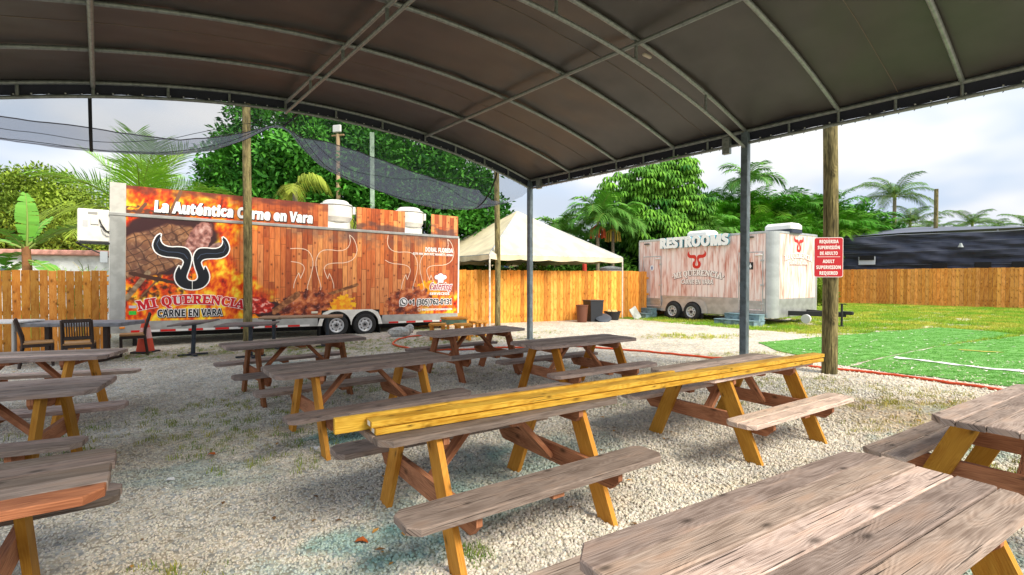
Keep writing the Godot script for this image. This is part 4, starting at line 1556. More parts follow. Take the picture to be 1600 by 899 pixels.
func build_food_trailer() -> void:
	var t := thing("food_trailer", "long food trailer wrapped in a fire, meat and timber print, with white roof fans", "food trailer", P(-8.955, 11.6, 0), 0.5975)
	t.rotation = Vector3(0, 0.5975, 0)
	t.rotate_object_local(Vector3.BACK, -0.0150)
	var b0 := 0.625
	var L := 8.65
	var D := 2.4
	var silver := worn(rgb(186, 188, 188), 0.3, 0.34, 0.45, 0.8, 7)
	var white := worn(rgb(232, 231, 227), 0.2, 0.5, 0.0, 1.2, 6)
	bpart("body", Vector3(L + 0.30, 2.27, D), Vector3(L * 0.5 - 0.16, b0 + 1.315, -D * 0.5 - 0.012), white, t, 0.03)
	bpart("lower_body", Vector3(4.56, 0.45, D - 0.02), Vector3(1.97, b0 - 0.045, -D * 0.5 - 0.02), white, t, 0.01)
	bpart("lower_body", Vector3(2.50, 0.45, D - 0.02), Vector3(7.38, b0 - 0.045, -D * 0.5 - 0.02), white, t, 0.01)
	bpart("arch_lining", Vector3(1.66, 0.20, 0.004), Vector3(5.19, 0.695, 0.003), M["black"], t, 0.001)
	var pm := print_mat(wrap_main())
	panel("printed_side_panel", 0.0, L, b0, b0 + 2.45, 0.0, 0.011, pm, t, Rect2(0, b0, L, 2.45))
	var hm := print_mat(wrap_header())
	var hy := b0 + 2.50
	for q in [[0.0, 4.52], [5.33, 6.81], [7.70, L]]:
		panel("header_board", q[0], q[1], hy, hy + 0.66, -0.02, 0.03, hm, t, Rect2(0, hy, L, 0.68))
	panel("header_end", -0.30, -0.003, hy, hy + 0.70, -0.016, 0.06, worn(rgb(190, 190, 186), 0.2, 0.5, 0.0, 1.2, 6), t, Rect2(0, 0, 1, 1))
	for q in [[4.5, -0.03], [5.35, -0.03], [6.8, -0.03], [7.72, -0.03], [1.0, -0.05], [2.5, -0.05], [3.8, -0.05]]:
		part("header_stay", cyl_mesh(Vector3(q[0], hy + 0.5, q[1] - 0.03), Vector3(q[0], hy - 0.03, q[1] - 0.45), 0.014, -1, 6), M["black2"], t)
	bpart("roof_rail", Vector3(L + 0.34, 0.075, 0.05), Vector3(L * 0.5 - 0.14, b0 + 2.475, 0.0), silver, t, 0.012)
	# corner strip of pressed metal plate
	bpart("corner_strip", Vector3(0.285, 2.70, 0.02), Vector3(-0.15, b0 + 1.09, 0.0), silver, t, 0.006)
	var dm := MB.new()
	for i in 6:
		for j in 60:
			box(dm, Vector3(0.028, 0.008, 0.004), Transform3D(Basis(Vector3.BACK, 0.7 if (i + j) % 2 else -0.7), Vector3(-0.265 + i * 0.045, b0 - 0.2 + j * 0.043, 0.011)), 0.001)
	tag(part("tread_pattern", dm.mesh(), silver, t), "", "", "", "stuff")
	bpart("end_trim", Vector3(0.05, 2.45, 0.02), Vector3(L + 0.025, b0 + 1.22, 0.0), white, t, 0.008)
	# skirt and fenders
	var sy := b0 - 0.135
	bpart("skirt", Vector3(4.27, 0.262, 0.016), Vector3(2.125, sy, 0.002), silver, t, 0.004)
	bpart("skirt", Vector3(L - 6.10, 0.262, 0.016), Vector3((L + 6.12) * 0.5, sy, 0.002), silver, t, 0.004)
	var cy := 0.36
	var wx := [4.78, 5.60]
	var fp := fender_poly(wx[0], wx[1], cy, 0.405, 4.262, 6.118, b0 + 0.18, b0 - 0.265)
	var mb := MB.new()
	extrude(mb, fp, -0.01, 0.014)
	part("fender", mb.mesh(), white, t)
	bpart("wheel_well", Vector3(1.75, 0.72, 0.02), Vector3(5.19, 0.42, -0.30), M["black"], t)
	for x in [-0.86, 0.86]:
		bpart("well_side", Vector3(0.02, 0.72, 0.28), Vector3(5.19 + x, 0.42, -0.15), M["black"], t)
	for x in wx:
		wheel(t, Vector3(x, cy, -0.09), 0.335, 0.215, 8)
	var red := mat(rgb(205, 28, 26), 0.35)
	var wht := mat(rgb(225, 225, 225), 0.35)
	for i in 15:
		var x := 0.25 + i * 0.565
		if x > 4.0 and x < 6.25:
			continue
		bpart("red_reflector", Vector3(0.30, 0.05, 0.004), Vector3(x, b0 - 0.232, 0.0125), red, t, 0.001)
		bpart("white_reflector", Vector3(0.25, 0.05, 0.003), Vector3(x + 0.28, b0 - 0.232, 0.0120), wht, t, 0.001)
	bpart("chassis_rail", Vector3(L, 0.14, 0.08), Vector3(L * 0.5, b0 - 0.34, -0.45), M["black"], t)
	bpart("axle_frame", Vector3(L, 0.14, 0.08), Vector3(L * 0.5, b0 - 0.34, -1.9), M["black"], t)
	for x in [0.15, 8.3]:
		bpart("jack_stand", Vector3(0.08, 0.62, 0.08), Vector3(x, 0.20, -0.5), M["black2"], t)
	bpart("marker_lamp", Vector3(0.17, 0.06, 0.03), Vector3(4.17, b0 + 0.12, 0.014), mat(rgb(220, 214, 196), 0.3), t, 0.012)
	bpart("side_lamp", Vector3(0.10, 0.045, 0.03), Vector3(-0.06, b0 - 0.14, 0.02), mat(rgb(225, 130, 30), 0.3), t, 0.01)
	# green and grey stickers by the corner
	bpart("sticker", Vector3(0.14, 0.09, 0.002), Vector3(0.13, b0 + 0.20, 0.003), mat(rgb(50, 190, 60), 0.5), t, 0.0005)
	bpart("sticker", Vector3(0.14, 0.06, 0.002), Vector3(0.13, b0 + 0.34, 0.003), mat(rgb(190, 190, 205), 0.5), t, 0.0005)
	# roof fans
	for x in [4.92, 7.22]:
		var f := Node3D.new()
		f.name = "roof_fan"
		t.add_child(f, true)
		f.position = Vector3(x, b0 + 2.50, -0.72)
		bpart("curb", Vector3(0.66, 0.22, 0.66), Vector3(0, 0.11, 0), white, f, 0.01)
		var l := MB.new()
		lathe(l, PackedVector2Array([Vector2(0.30, 0.22), Vector2(0.40, 0.26), Vector2(0.43, 0.32), Vector2(0.46, 0.38), Vector2(0.46, 0.72), Vector2(0.47, 0.75), Vector2(0.45, 0.77), Vector2(0.37, 0.79), Vector2(0.365, 0.84), Vector2(0.30, 0.88), Vector2(0.0, 0.90)]), 28)
		part("cowl", l.mesh(), white, f)
		l = MB.new()
		lathe(l, PackedVector2Array([Vector2(0.468, 0.715), Vector2(0.478, 0.73), Vector2(0.468, 0.745)]), 28)
		part("band", l.mesh(), silver, f)
		part("cable", cyl_mesh(Vector3(0.44, 0.25, 0.3), Vector3(0.62, 0.62, -0.05), 0.012, -1, 6), M["black"], f)
		bpart("switch_box", Vector3(0.08, 0.22, 0.1), Vector3(0.5, 0.62, 0.1), white, f, 0.008)
	# air conditioner on its bracket at the end wall
	var ac := Node3D.new()
	ac.name = "air_conditioner"
	t.add_child(ac, true)
	ac.position = Vector3(-0.58, b0 + 1.82, -0.18)
	ac.scale = Vector3(0.92, 0.92, 0.92)
	bpart("case", Vector3(0.62, 0.80, 0.30), Vector3(0, 0.40, 0), white, ac, 0.025)
	bpart("valve_cover", Vector3(0.16, 0.2, 0.03), Vector3(0.02, 0.52, 0.16), mat(rgb(214, 214, 212), 0.5), ac, 0.012)
	bpart("handle_recess", Vector3(0.18, 0.06, 0.012), Vector3(-0.02, 0.70, 0.152), mat(rgb(150, 150, 150), 0.6), ac, 0.004)
	bpart("rating_label", Vector3(0.10, 0.16, 0.003), Vector3(-0.16, 0.44, 0.152), mat(rgb(190, 192, 196), 0.6), ac, 0.0005)
	bpart("shelf", Vector3(0.74, 0.04, 0.36), Vector3(0.04, -0.03, 0), M["black2"], ac)
	part("strut", cyl_mesh(Vector3(-0.32, -0.05, 0.12), Vector3(0.40, -0.42, 0.12), 0.018, -1, 6), M["black2"], ac)
	for q in [[0.16, 0.55, 0.02], [0.18, 0.40, 0.05], [0.2, 0.34, 0.0]]:
		var c := Curve3D.new()
		c.add_point(Vector3(q[0] - 0.05, q[1], 0.17), Vector3.ZERO, Vector3(0.02, -0.12, 0.06))
		c.add_point(Vector3(0.42, 0.12 + q[2] * 3.0, 0.10), Vector3(-0.12, -0.06, 0.05), Vector3.ZERO)
		var pb := MB.new()
		tube(pb, c.get_baked_points(), 0.013, 6)
		part("pipe", pb.mesh(), M["black2"] if q[2] > 0.0 else mat(rgb(190, 190, 190), 0.5), ac)
	bpart("disconnect_box", Vector3(0.14, 0.26, 0.1), Vector3(-0.40, b0 + 1.48, -0.08), mat(rgb(176, 186, 194), 0.5), t, 0.008)
	var yc := Curve3D.new()
	yc.add_point(Vector3(-0.30, b0 + 1.06, -0.1))
	yc.add_point(Vector3(-0.52, b0 + 1.02, -0.1), Vector3(0.12, 0.02, 0), Vector3(-0.12, -0.02, 0))
	yc.add_point(Vector3(-0.62, b0 + 0.72, -0.1), Vector3(0, 0.16, 0), Vector3(0, -0.1, 0))
	yc.add_point(Vector3(-0.62, 0.1, -0.1))
	var ym := MB.new()
	tube(ym, yc.get_baked_points(), 0.022, 7)
	part("gas_pipe", ym.mesh(), mat(rgb(222, 158, 20), 0.5), t)
	# the lettering
	var W := mat(rgb(248, 248, 250), 0.4)
	var K := mat(rgb(14, 18, 30), 0.35)
	var R := mat(rgb(196, 16, 34), 0.4)
	var Z := 0.003
	part("lettering_shade", letters("La Auténtica Carne en Vara", "sans", 1.7, 3.60, 0.25, Vector3(2.33, hy + 0.215, -0.016), 0.004, 0.0, false, 0.06), K, t)
	part("lettering", letters("La Auténtica Carne en Vara", "sans", 0.9, 3.60, 0.25, Vector3(2.32, hy + 0.225, -0.013), 0.004, 0.0, false, 0.06), W, t)
	bull(t, Vector3(1.30, b0 + 0.75, Z), 1.0, K, W)
	for s in [-1.0, 1.0]: # inner highlights of the emblem
		var hl := [Vector2(0.64, 1.27), Vector2(0.72, 1.08), Vector2(0.66, 0.95), Vector2(0.5, 0.9), Vector2(0.3, 0.9), Vector2(0.17, 0.86), Vector2(0.1, 0.75)]
		for i in hl.size():
			hl[i] = Vector2(hl[i].x * s, hl[i].y)
		part("emblem_highlight", ribbon(hl, 0.014, Vector3(1.30, b0 + 0.75, Z + 0.006), false), mat(rgb(70, 84, 110), 0.4), t)
	part("lettering_shade", letters("MI QUERENCIA", "serif", 1.3, 2.24, 0.215, Vector3(1.32, b0 + 0.355, Z), 0.003, 0.15), W, t)
	part("lettering", letters("MI QUERENCIA", "serif", 0.55, 2.24, 0.215, Vector3(1.32, b0 + 0.355, Z + 0.004), 0.004, 0.15), R, t)
	part("lettering_shade", letters("CARNE EN VARA", "sans", 2.4, 1.34, 0.165, Vector3(1.275, b0 + 0.17, Z), 0.002), K, t)
	part("lettering_shade", letters("CARNE EN VARA", "sans", 1.5, 1.34, 0.165, Vector3(1.265, b0 + 0.18, Z + 0.003), 0.003), W, t)
	part("lettering", letters("CARNE EN VARA", "sans", 0.3, 1.34, 0.165, Vector3(1.265, b0 + 0.18, Z + 0.007), 0.004), K, t)
	# outlines of larger emblems
	var gw := mat(rgb(250, 226, 205), 0.4)
	for q in [[4.16, 0.34, 1.5, 3.46], [7.27, 0.32, 1.56, 6.18]]:
		for s in 2:
			var poly := smooth_poly(HORN, q[2], s == 0)
			var run := []
			for i in poly.size() + 1:
				var p: Vector2 = poly[i % poly.size()] + Vector2(q[0], q[1])
				if p.x > q[3] and p.y > 0.74 and p.x < 8.62:
					run.append(p + Vector2(0, b0))
				else:
					if run.size() > 1:
						part("emblem_outline", ribbon(run, 0.017, Vector3(0, 0, Z), false), gw, t)
					run = []
			if run.size() > 1:
				part("emblem_outline", ribbon(run, 0.017, Vector3(0, 0, Z), false), gw, t)
	part("lettering", letters("DORAL FLORIDA", "sans", 0.5, 0.98, 0.135, Vector3(7.97, b0 + 2.03, Z), 0.004), W, t)
	part("lettering", letters("5375 NW 36th AVE, MIAMI FL 33166", "sans", 0.5, 1.38, 0.062, Vector3(7.76, b0 + 1.885, Z), 0.004), W, t)
	# chef's hat
	var hat := MB.new()
	var hat2 := MB.new()
	for k in 2:
		var g := 0.0 if k else 0.018
		var target := hat2 if k else hat
		for c in [[7.90, 1.16, 0.085], [8.03, 1.20, 0.105], [8.16, 1.165, 0.085]]:
			var ring := PackedVector2Array()
			for i in 18:
				ring.append(Vector2(c[0] + cos(TAU * i / 18) * (c[2] + g), b0 + c[1] + sin(TAU * i / 18) * (c[2] * 0.85 + g)))
			extrude(target, ring, 0.0, Z + k * 0.003 + c[0] * 0.0002)
		extrude(target, PackedVector2Array([Vector2(7.92 - g, b0 + 1.12), Vector2(7.94 - g, b0 + 0.99 - g), Vector2(8.13 + g, b0 + 0.985 - g), Vector2(8.14 + g, b0 + 1.12)]), 0.0, Z + 0.001 + k * 0.003)
	part("hat_outline", hat.mesh(), mat(rgb(150, 24, 60), 0.4), t)
	part("chef_hat", hat2.mesh(), W, t)
	part("lettering_shade", letters("Catering", "serif", 2.0, 0.78, 0.20, Vector3(8.04, b0 + 0.87, Z + 0.006), 0.002, 0.0, true, 0.25), W, t)
	part("lettering", letters("Catering", "serif", 0.2, 0.78, 0.20, Vector3(8.04, b0 + 0.87, Z + 0.010), 0.003, 0.0, false, 0.25), mat(rgb(168, 24, 70), 0.4), t)
	part("lettering", letters("SERVICIOS", "sans", 0.6, 0.70, 0.075, Vector3(8.0, b0 + 0.635, Z + 0.002), 0.004), W, t)
	part("lettering_shade", letters("+1 (305)762-0131", "sans", 1.9, 1.50, 0.17, Vector3(7.70, b0 + 0.375, Z + 0.002), 0.003), W, t)
	part("lettering", letters("+1 (305)762-0131", "sans", 0.3, 1.50, 0.17, Vector3(7.70, b0 + 0.375, Z + 0.006), 0.004), K, t)
	part("lettering", letters("@MIQUERENCIACARNEENVARA", "sans", 0.3, 1.08, 0.06, Vector3(7.92, b0 + 0.135, Z), 0.004), W, t)
	# phone bubble and camera glyph
	for k in 3:
		var r: float = [0.145, 0.122, 0.096][k]
		var ring := PackedVector2Array()
		for i in 24:
			var a := TAU * i / 24
			var rr := r * (1.28 if i == 15 and k < 2 else 1.0)
			ring.append(Vector2(6.78 + cos(a) * rr, b0 + 0.375 + sin(a) * rr))
		var cm := MB.new()
		extrude(cm, ring, 0.0, Z + 0.003 * k)
		part("phone_bubble", cm.mesh(), [W, K, W][k], t)
	var hs := [Vector2(6.735, 0.43), Vector2(6.74, 0.385), Vector2(6.77, 0.35), Vector2(6.815, 0.325), Vector2(6.83, 0.345)]
	for i in hs.size():
		hs[i] = hs[i] + Vector2(0, b0)
	part("handset", ribbon(hs, 0.034, Vector3(0, 0, Z + 0.0095), false), K, t)
	part("camera_glyph", ribbon(Array(rounded(0.085, 0.085, 0.025)), 0.012, Vector3(7.30, b0 + 0.135, Z + 0.002)), W, t)

func build_restroom_trailer() -> void:
	var t := thing("restroom_trailer", "whitewashed timber-print restroom trailer with two doors and a drawbar", "trailer", P(8.7, 17.2, 0), -0.9521)
	var L := 5.52
	var D := 3.3
	var metal := worn(rgb(186, 190, 192), 0.3, 0.34, 0.5, 0.7, 4)
	var alu := worn(rgb(192, 196, 200), 0.2, 0.32, 0.4, 0.9, 4)
	var pale := print_mat(wrap_pale(), 0.45)
	bpart("body", Vector3(L, 2.92, D - 0.04), Vector3(-L * 0.5, 0.30 + 1.46, -D * 0.5), alu, t, 0.03)
	bpart("front_body", Vector3(0.28, 2.92, D - 0.6), Vector3(0.14, 1.76, -D * 0.5), alu, t, 0.01)
	# rounded corners
	for z in [[-0.3, 0.0], [-D + 0.3, PI * 0.5]]:
		var mb := MB.new()
		for i in 8:
			var a: float = z[1] + PI * 0.5 * i / 8
			var b: float = z[1] + PI * 0.5 * (i + 1) / 8
			var sgn := 1.0 if z[1] == 0.0 else -1.0
			var A := Vector2(sin(a), cos(a)) * 0.31
			var B := Vector2(sin(b), cos(b)) * 0.31
			var na := Vector3(A.x, 0, A.y).normalized()
			var q := [Vector3(A.x, 0.27, z[0] + A.y), Vector3(A.x, 3.25, z[0] + A.y), Vector3(B.x, 3.25, z[0] + B.y), Vector3(B.x, 0.27, z[0] + B.y)]
			mb.quad_out(Vector3(0, 1.7, z[0]), q[0], q[1], q[2], q[3])
			mb.tri_out(Vector3(0, 1.7, z[0]), Vector3(0, 3.25, z[0]), q[1], q[2])
		part("corner_post", mb.mesh(), alu, t)
	# printed boards: side and end
	panel("printed_side_panel", -L + 0.03, -0.02, 0.93, 3.18, 0.004, 0.02, pale, t, Rect2(-L, 0.90, 5.6, 2.35))
	var e := part("printed_end_panel", (func() -> ArrayMesh:
		var mb := MB.new()
		var U := func(p: Vector2) -> Vector2: return Vector2(p.x / 5.6 + 0.31, 1.0 - (p.y - 0.9) / 2.35)
		var q := [Vector2(0.34, 0.93), Vector2(0.34, 3.18), Vector2(D - 0.34, 3.18), Vector2(D - 0.34, 0.93)]
		var f := []
		for p in q:
			f.append(Vector3(0.293, p.y, -p.x))
		mb.quad_out(Vector3(0, 1.7, -D * 0.5), f[0], f[1], f[2], f[3], U.call(q[0]), U.call(q[1]), U.call(q[2]), U.call(q[3]))
		return mb.mesh()).call(), pale, t)
	bpart("stone_guard", Vector3(0.012, 0.64, D - 0.66), Vector3(0.292, 0.605, -D * 0.5), metal, t, 0.003)
	bpart("side_guard", Vector3(L - 1.35 - 0.02, 0.62, 0.014), Vector3(-(L - 1.35) * 0.5 - 0.01, 0.61, 0.004), metal, t, 0.003)
	bpart("side_guard", Vector3(0.22, 0.62, 0.014), Vector3(-L + 0.12, 0.61, 0.004), metal, t, 0.003)
	for q in [["roof_rail", Vector3(L, 0.08, 0.03), Vector3(-L * 0.5, 3.215, 0.006)], ["rear_post", Vector3(0.05, 2.9, 0.03), Vector3(-L + 0.01, 1.75, 0.006)], ["end_rail", Vector3(0.03, 0.08, D - 0.6), Vector3(0.293, 3.215, -D * 0.5)], ["end_post", Vector3(0.03, 2.9, 0.06), Vector3(0.293, 1.75, -D + 0.32)]]:
		bpart(q[0], q[1], q[2], alu, t, 0.008)
	# doors
	for q in [[-5.28, -4.36, 0.46, 2.56], [-0.99, -0.09, 0.50, 2.56]]:
		var w: float = q[1] - q[0]
		var h: float = q[3] - q[2]
		var cx: float = (q[0] + q[1]) * 0.5
		var d := panel("door", q[0] + 0.035, q[1] - 0.035, q[2] + 0.03, q[3] - 0.035, 0.020, 0.03, pale, t, Rect2(-L + hash2(int(cx * 10), 2) * 0.5 - 0.1, 0.90, 5.6, 2.35))
		var kick := bpart("kick_plate", Vector3(w - 0.09, 0.30, 0.004), Vector3(cx, q[2] + 0.2, 0.0225), metal, d, 0.001)
		for k in [[Vector3(0.03, h, 0.035), Vector3(q[0] + 0.015, q[2] + h * 0.5, 0.008)], [Vector3(0.03, h, 0.035), Vector3(q[1] - 0.015, q[2] + h * 0.5, 0.008)], [Vector3(w, 0.03, 0.036), Vector3(cx, q[3] - 0.015, 0.008)], [Vector3(w, 0.03, 0.05), Vector3(cx, q[2] + 0.015, 0.012)]]:
			bpart("door_frame", k[0], k[1], alu, d, 0.005)
		bpart("handle", Vector3(0.06, 0.16, 0.05), Vector3(q[0] + 0.10, q[2] + 0.92, 0.04), M["black2"], d, 0.012)
		for k in [0.25, 0.9, 1.75]:
			bpart("hinge", Vector3(0.13, 0.06, 0.02), Vector3(q[1] - 0.03, q[2] + k, 0.03), alu, d, 0.005)
		bpart("door_closer", Vector3(0.26, 0.05, 0.05), Vector3(q[1] - 0.15, q[3] - 0.12, 0.045), mat(rgb(225, 222, 220), 0.5), d, 0.01)
		# pictogram plate
		var left: bool = q[0] < -3.0
		var py := 2.07
		var plate := MB.new()
		if left:
			var ring := PackedVector2Array()
			for i in 24:
				ring.append(Vector2(cx + cos(TAU * i / 24) * 0.10, py + sin(TAU * i / 24) * 0.12))
			extrude(plate, ring, 0.02, 0.026)
		else:
			var ring := rounded(0.20, 0.26, 0.015)
			for i in ring.size():
				ring[i] += Vector2(cx, py)
			extrude(plate, ring, 0.02, 0.026)
		var pl := part("restroom_sign", plate.mesh(), mat(rgb(238, 238, 240), 0.4) if left else mat(rgb(20, 22, 28), 0.4), d)
		var fig := MB.new()
		var head := PackedVector2Array()
		for i in 14:
			head.append(Vector2(cx + cos(TAU * i / 14) * 0.018, py + 0.062 + sin(TAU * i / 14) * 0.018))
		extrude(fig, head, 0.025, 0.029)
		var body := [Vector2(-0.02, 0.04), Vector2(0.02, 0.04), Vector2(0.048, -0.03), Vector2(0.022, -0.03), Vector2(0.018, -0.08), Vector2(-0.018, -0.08), Vector2(-0.022, -0.03), Vector2(-0.048, -0.03)] if not left else [Vector2(-0.034, 0.04), Vector2(0.034, 0.04), Vector2(0.034, -0.02), Vector2(0.02, -0.02), Vector2(0.018, -0.085), Vector2(-0.018, -0.085), Vector2(-0.02, -0.02), Vector2(-0.034, -0.02)]
		var bp := PackedVector2Array()
		for p in body:
			bp.append(p + Vector2(cx, py))
		extrude(fig, bp, 0.025, 0.029)
		part("pictogram", fig.mesh(), mat(rgb(30, 60, 150), 0.4) if left else mat(rgb(240, 240, 240), 0.4), pl)
		bpart("door_lamp", Vector3(0.24, 0.07, 0.10), Vector3(cx - 0.25 if left else cx, 3.08, 0.06), mat(rgb(90, 84, 80), 0.5), t, 0.02)
	# raised letters
	var wl := mat(rgb(242, 246, 246), 0.4)
	var teal := mat(rgb(70, 150, 172), 0.5)
	part("raised_letters", letters("RESTROOMS", "sans", 1.0, 3.05, 0.37, Vector3(-2.84, 3.06, 0.10), 0.03), wl, t)
	part("letter_sides", letters("RESTROOMS", "sans", 1.0, 3.05, 0.37, Vector3(-2.83, 3.055, 0.052), 0.066), teal, t)
	var red := mat(rgb(205, 34, 22), 0.4)
	bull(t, Vector3(-2.70, 2.01, 0.006), 0.52, red, null)
	var gy := mat(rgb(120, 92, 88), 0.5)
	var pw := mat(rgb(244, 238, 234), 0.5)
	part("lettering_shade", letters("·MI QUERENCIA·", "serif", 1.3, 2.30, 0.21, Vector3(-2.68, 1.68, 0.006), 0.003, 0.16), gy, t)
	part("lettering", letters("·MI QUERENCIA·", "serif", 0.5, 2.30, 0.21, Vector3(-2.69, 1.69, 0.010), 0.003, 0.16), pw, t)
	part("lettering_shade", letters("CARNE EN VARA", "sans", 1.2, 1.40, 0.17, Vector3(-2.69, 1.49, 0.006), 0.003), gy, t)
	part("lettering", letters("CARNE EN VARA", "sans", 0.3, 1.40, 0.17, Vector3(-2.70, 1.50, 0.010), 0.003), pw, t)
	# the same on the end wall
	var ex := Transform3D(Basis(Vector3.UP, PI * 0.5), Vector3(0.294, 0, 0))
	bull(t, Vector3(D * 0.5 + 0.02, 2.56, 0.002), 0.44, red, null, ex)
	for q in [["lettering_shade", "MI QUERENCIA", "serif", 1.3, 2.0, 0.17, 2.32, 0.002, 0.12, gy], ["lettering", "MI QUERENCIA", "serif", 0.5, 2.0, 0.17, 2.33, 0.006, 0.12, pw], ["lettering_shade", "CARNE EN VARA", "sans", 1.2, 1.3, 0.11, 2.18, 0.002, 0.0, gy], ["lettering", "CARNE EN VARA", "sans", 0.3, 1.3, 0.11, 2.185, 0.006, 0.0, pw]]:
		part(q[0], letters(q[1], q[2], q[3], q[4], q[5], Vector3(D * 0.5, q[6], q[7]), 0.003, q[8]), q[9], t, ex)
	bpart("rule", Vector3(0.004, 0.014, 1.3), Vector3(0.297, 2.09, -D * 0.5), gy, t, 0.001)
	# wheels
	var mb := MB.new()
	extrude(mb, fender_poly(-3.72, -2.86, 0.335, 0.40, -4.36, -2.22, 0.82, 0.30), 0.006, 0.026)
	part("fender", mb.mesh(), alu, t)
	bpart("wheel_well", Vector3(1.80, 0.66, 0.02), Vector3(-3.29, 0.42, 0.0125), M["black"], t)
	for x in [-3.72, -2.86]:
		wheel(t, Vector3(x, 0.335, 0.045), 0.345, 0.21, 8)
	bpart("chassis", Vector3(L, 0.16, 2.6), Vector3(-L * 0.5, 0.34, -D * 0.5), M["black"], t)
	# drawbar with jack and plate
	var dr := Node3D.new()
	dr.name = "drawbar"
	t.add_child(dr, true)
	dr.position = Vector3(0.29, 0.42, -D * 0.5)
	for s in [-1.0, 1.0]:
		part("rail", (func() -> ArrayMesh:
			var q := MB.new()
			box(q, Vector3(1.75, 0.16, 0.08), Transform3D(Basis(Vector3.UP, s * 0.42), Vector3(0.72, 0, s * 0.36)), 0.006)
			return q.mesh()).call(), M["black2"], dr)
	bpart("coupler", Vector3(0.34, 0.12, 0.12), Vector3(1.58, 0.06, 0), M["black2"], dr, 0.02)
	part("jack", cyl_mesh(Vector3(1.45, -0.36, 0.1), Vector3(1.45, 0.36, 0.1), 0.035), M["black2"], dr)
	part("jack_foot", cyl_mesh(Vector3(1.45, -0.42, 0.1), Vector3(1.45, -0.36, 0.1), 0.09), M["black2"], dr)
	bpart("crank", Vector3(0.2, 0.03, 0.03), Vector3(1.5, 0.36, 0.14), M["black2"], dr)
	part("jockey_wheel", cyl_mesh(Vector3(0.62, -0.16, 0.70), Vector3(0.62, -0.16, 0.80), 0.15, -1, 18), mat(rgb(205, 205, 205), 0.5), dr)
	part("chain", cyl_mesh(Vector3(1.2, -0.08, 0.15), Vector3(1.3, -0.36, 0.12), 0.014, -1, 6), M["black2"], dr)
	# roof units
	for x in [-3.36, -0.10]:
		var ac := Node3D.new()
		ac.name = "roof_air_conditioner"
		t.add_child(ac, true)
		ac.position = Vector3(x, 3.22, -1.35)
		mb = MB.new()
		prism(mb, rounded(1.02, 0.80, 0.14), 0.14, 0.36, 0.09)
		part("cover", mb.mesh(), mat(rgb(232, 232, 230), 0.4), ac)
		mb = MB.new()
		prism(mb, rounded(1.0, 0.76, 0.08), 0.0, 0.14, 0.01)
		part("base", mb.mesh(), mat(rgb(42, 52, 70), 0.5), ac)
	# steps at the doors
	var blue := worn(rgb(120, 150, 160), 0.7, 0.75, 0.0, 1.3, 8)
	for q in [[-5.25, 1.45, "two-tread blue grey step before the restroom door with the round sign"], [-0.72, 1.45, "two-tread blue grey step behind the grey square post"]]:
		var s := thing("door_step", q[2], "steps", t.transform * Vector3(q[0], 0, 0.0), -0.9521, "blue grey steps at the restroom trailer")
		for k in [[0.0, 0.20, 0.78], [0.20, 0.40, 0.42]]:
			mb = MB.new()
			prism(mb, PackedVector2Array([Vector2(-q[1] * 0.5 + k[0] * 0.9, 0.06), Vector2(q[1] * 0.5 - k[0] * 0.05, 0.06), Vector2(q[1] * 0.5 - k[0] * 0.05, k[2]), Vector2(-q[1] * 0.5 + k[0] * 0.9, k[2])]), k[0], k[1] - 0.03, 0.006)
			part("riser_box", mb.mesh(), blue, s)
			mb = MB.new()
			prism(mb, PackedVector2Array([Vector2(-q[1] * 0.5 + k[0] * 0.9 - 0.015, 0.055), Vector2(q[1] * 0.5 - k[0] * 0.05 + 0.015, 0.055), Vector2(q[1] * 0.5 - k[0] * 0.05 + 0.015, k[2] + 0.02), Vector2(-q[1] * 0.5 + k[0] * 0.9 - 0.015, k[2] + 0.02)]), k[1] - 0.03, k[1], 0.006)
			part("tread", mb.mesh(), blue, s)

# ---------------------------------------------------------------- fences
func fence(label: String, a: Vector2, b: Vector2, h: float, pw: float, tone: float, pale := 0.0) -> void:
	var d := (b - a)
	var L := d.length()
	var turn := atan2(d.y, d.x)
	var t := thing("plank_fence", label, "fence", P(a.x, a.y, 0), turn)
	var n := int(L / pw)
	var shapes := []
	for k in 5:
		var mb := MB.new()
		box(mb, Vector3(h + 0.02, 0.016, pw - 0.008), Transform3D(Basis(Vector3.BACK, PI / 2), Vector3(0, h * 0.5 - 0.01, 0)), 0.003, Vector2(0.5 * (k % 2), k * 0.2), Vector2(3.0, 0.5))
		# a board cut with dog ears would show its corners: two small bevels
		shapes.append(mb.mesh())
	for i in n:
		var tt := tone * rng.randf_range(0.80, 1.12)
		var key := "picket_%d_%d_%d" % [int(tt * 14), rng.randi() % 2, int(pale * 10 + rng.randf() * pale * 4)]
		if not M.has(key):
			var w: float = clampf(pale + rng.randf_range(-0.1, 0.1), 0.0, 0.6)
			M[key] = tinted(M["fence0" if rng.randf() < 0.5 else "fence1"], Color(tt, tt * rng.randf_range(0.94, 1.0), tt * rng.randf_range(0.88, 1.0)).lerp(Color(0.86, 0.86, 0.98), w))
		part("picket", shapes[rng.randi() % 5], M[key], t, Transform3D(Basis(Vector3.UP, PI * 0.5) , Vector3((i + 0.5) * pw, rng.randf_range(-0.012, 0.012), rng.randf_range(-0.002, 0.003))))
	for y in [0.3, h * 0.5, h - 0.28]:
		bpart("rail", Vector3(L, 0.09, 0.04), Vector3(L * 0.5, y, -0.035), M["fence0"], t)
	var k := 0
	while k * 2.4 <= L:
		bpart("post", Vector3(0.09, h - 0.06, 0.09), Vector3(k * 2.4, h * 0.5 - 0.03, -0.11), M["fence0"], t)
		k += 1

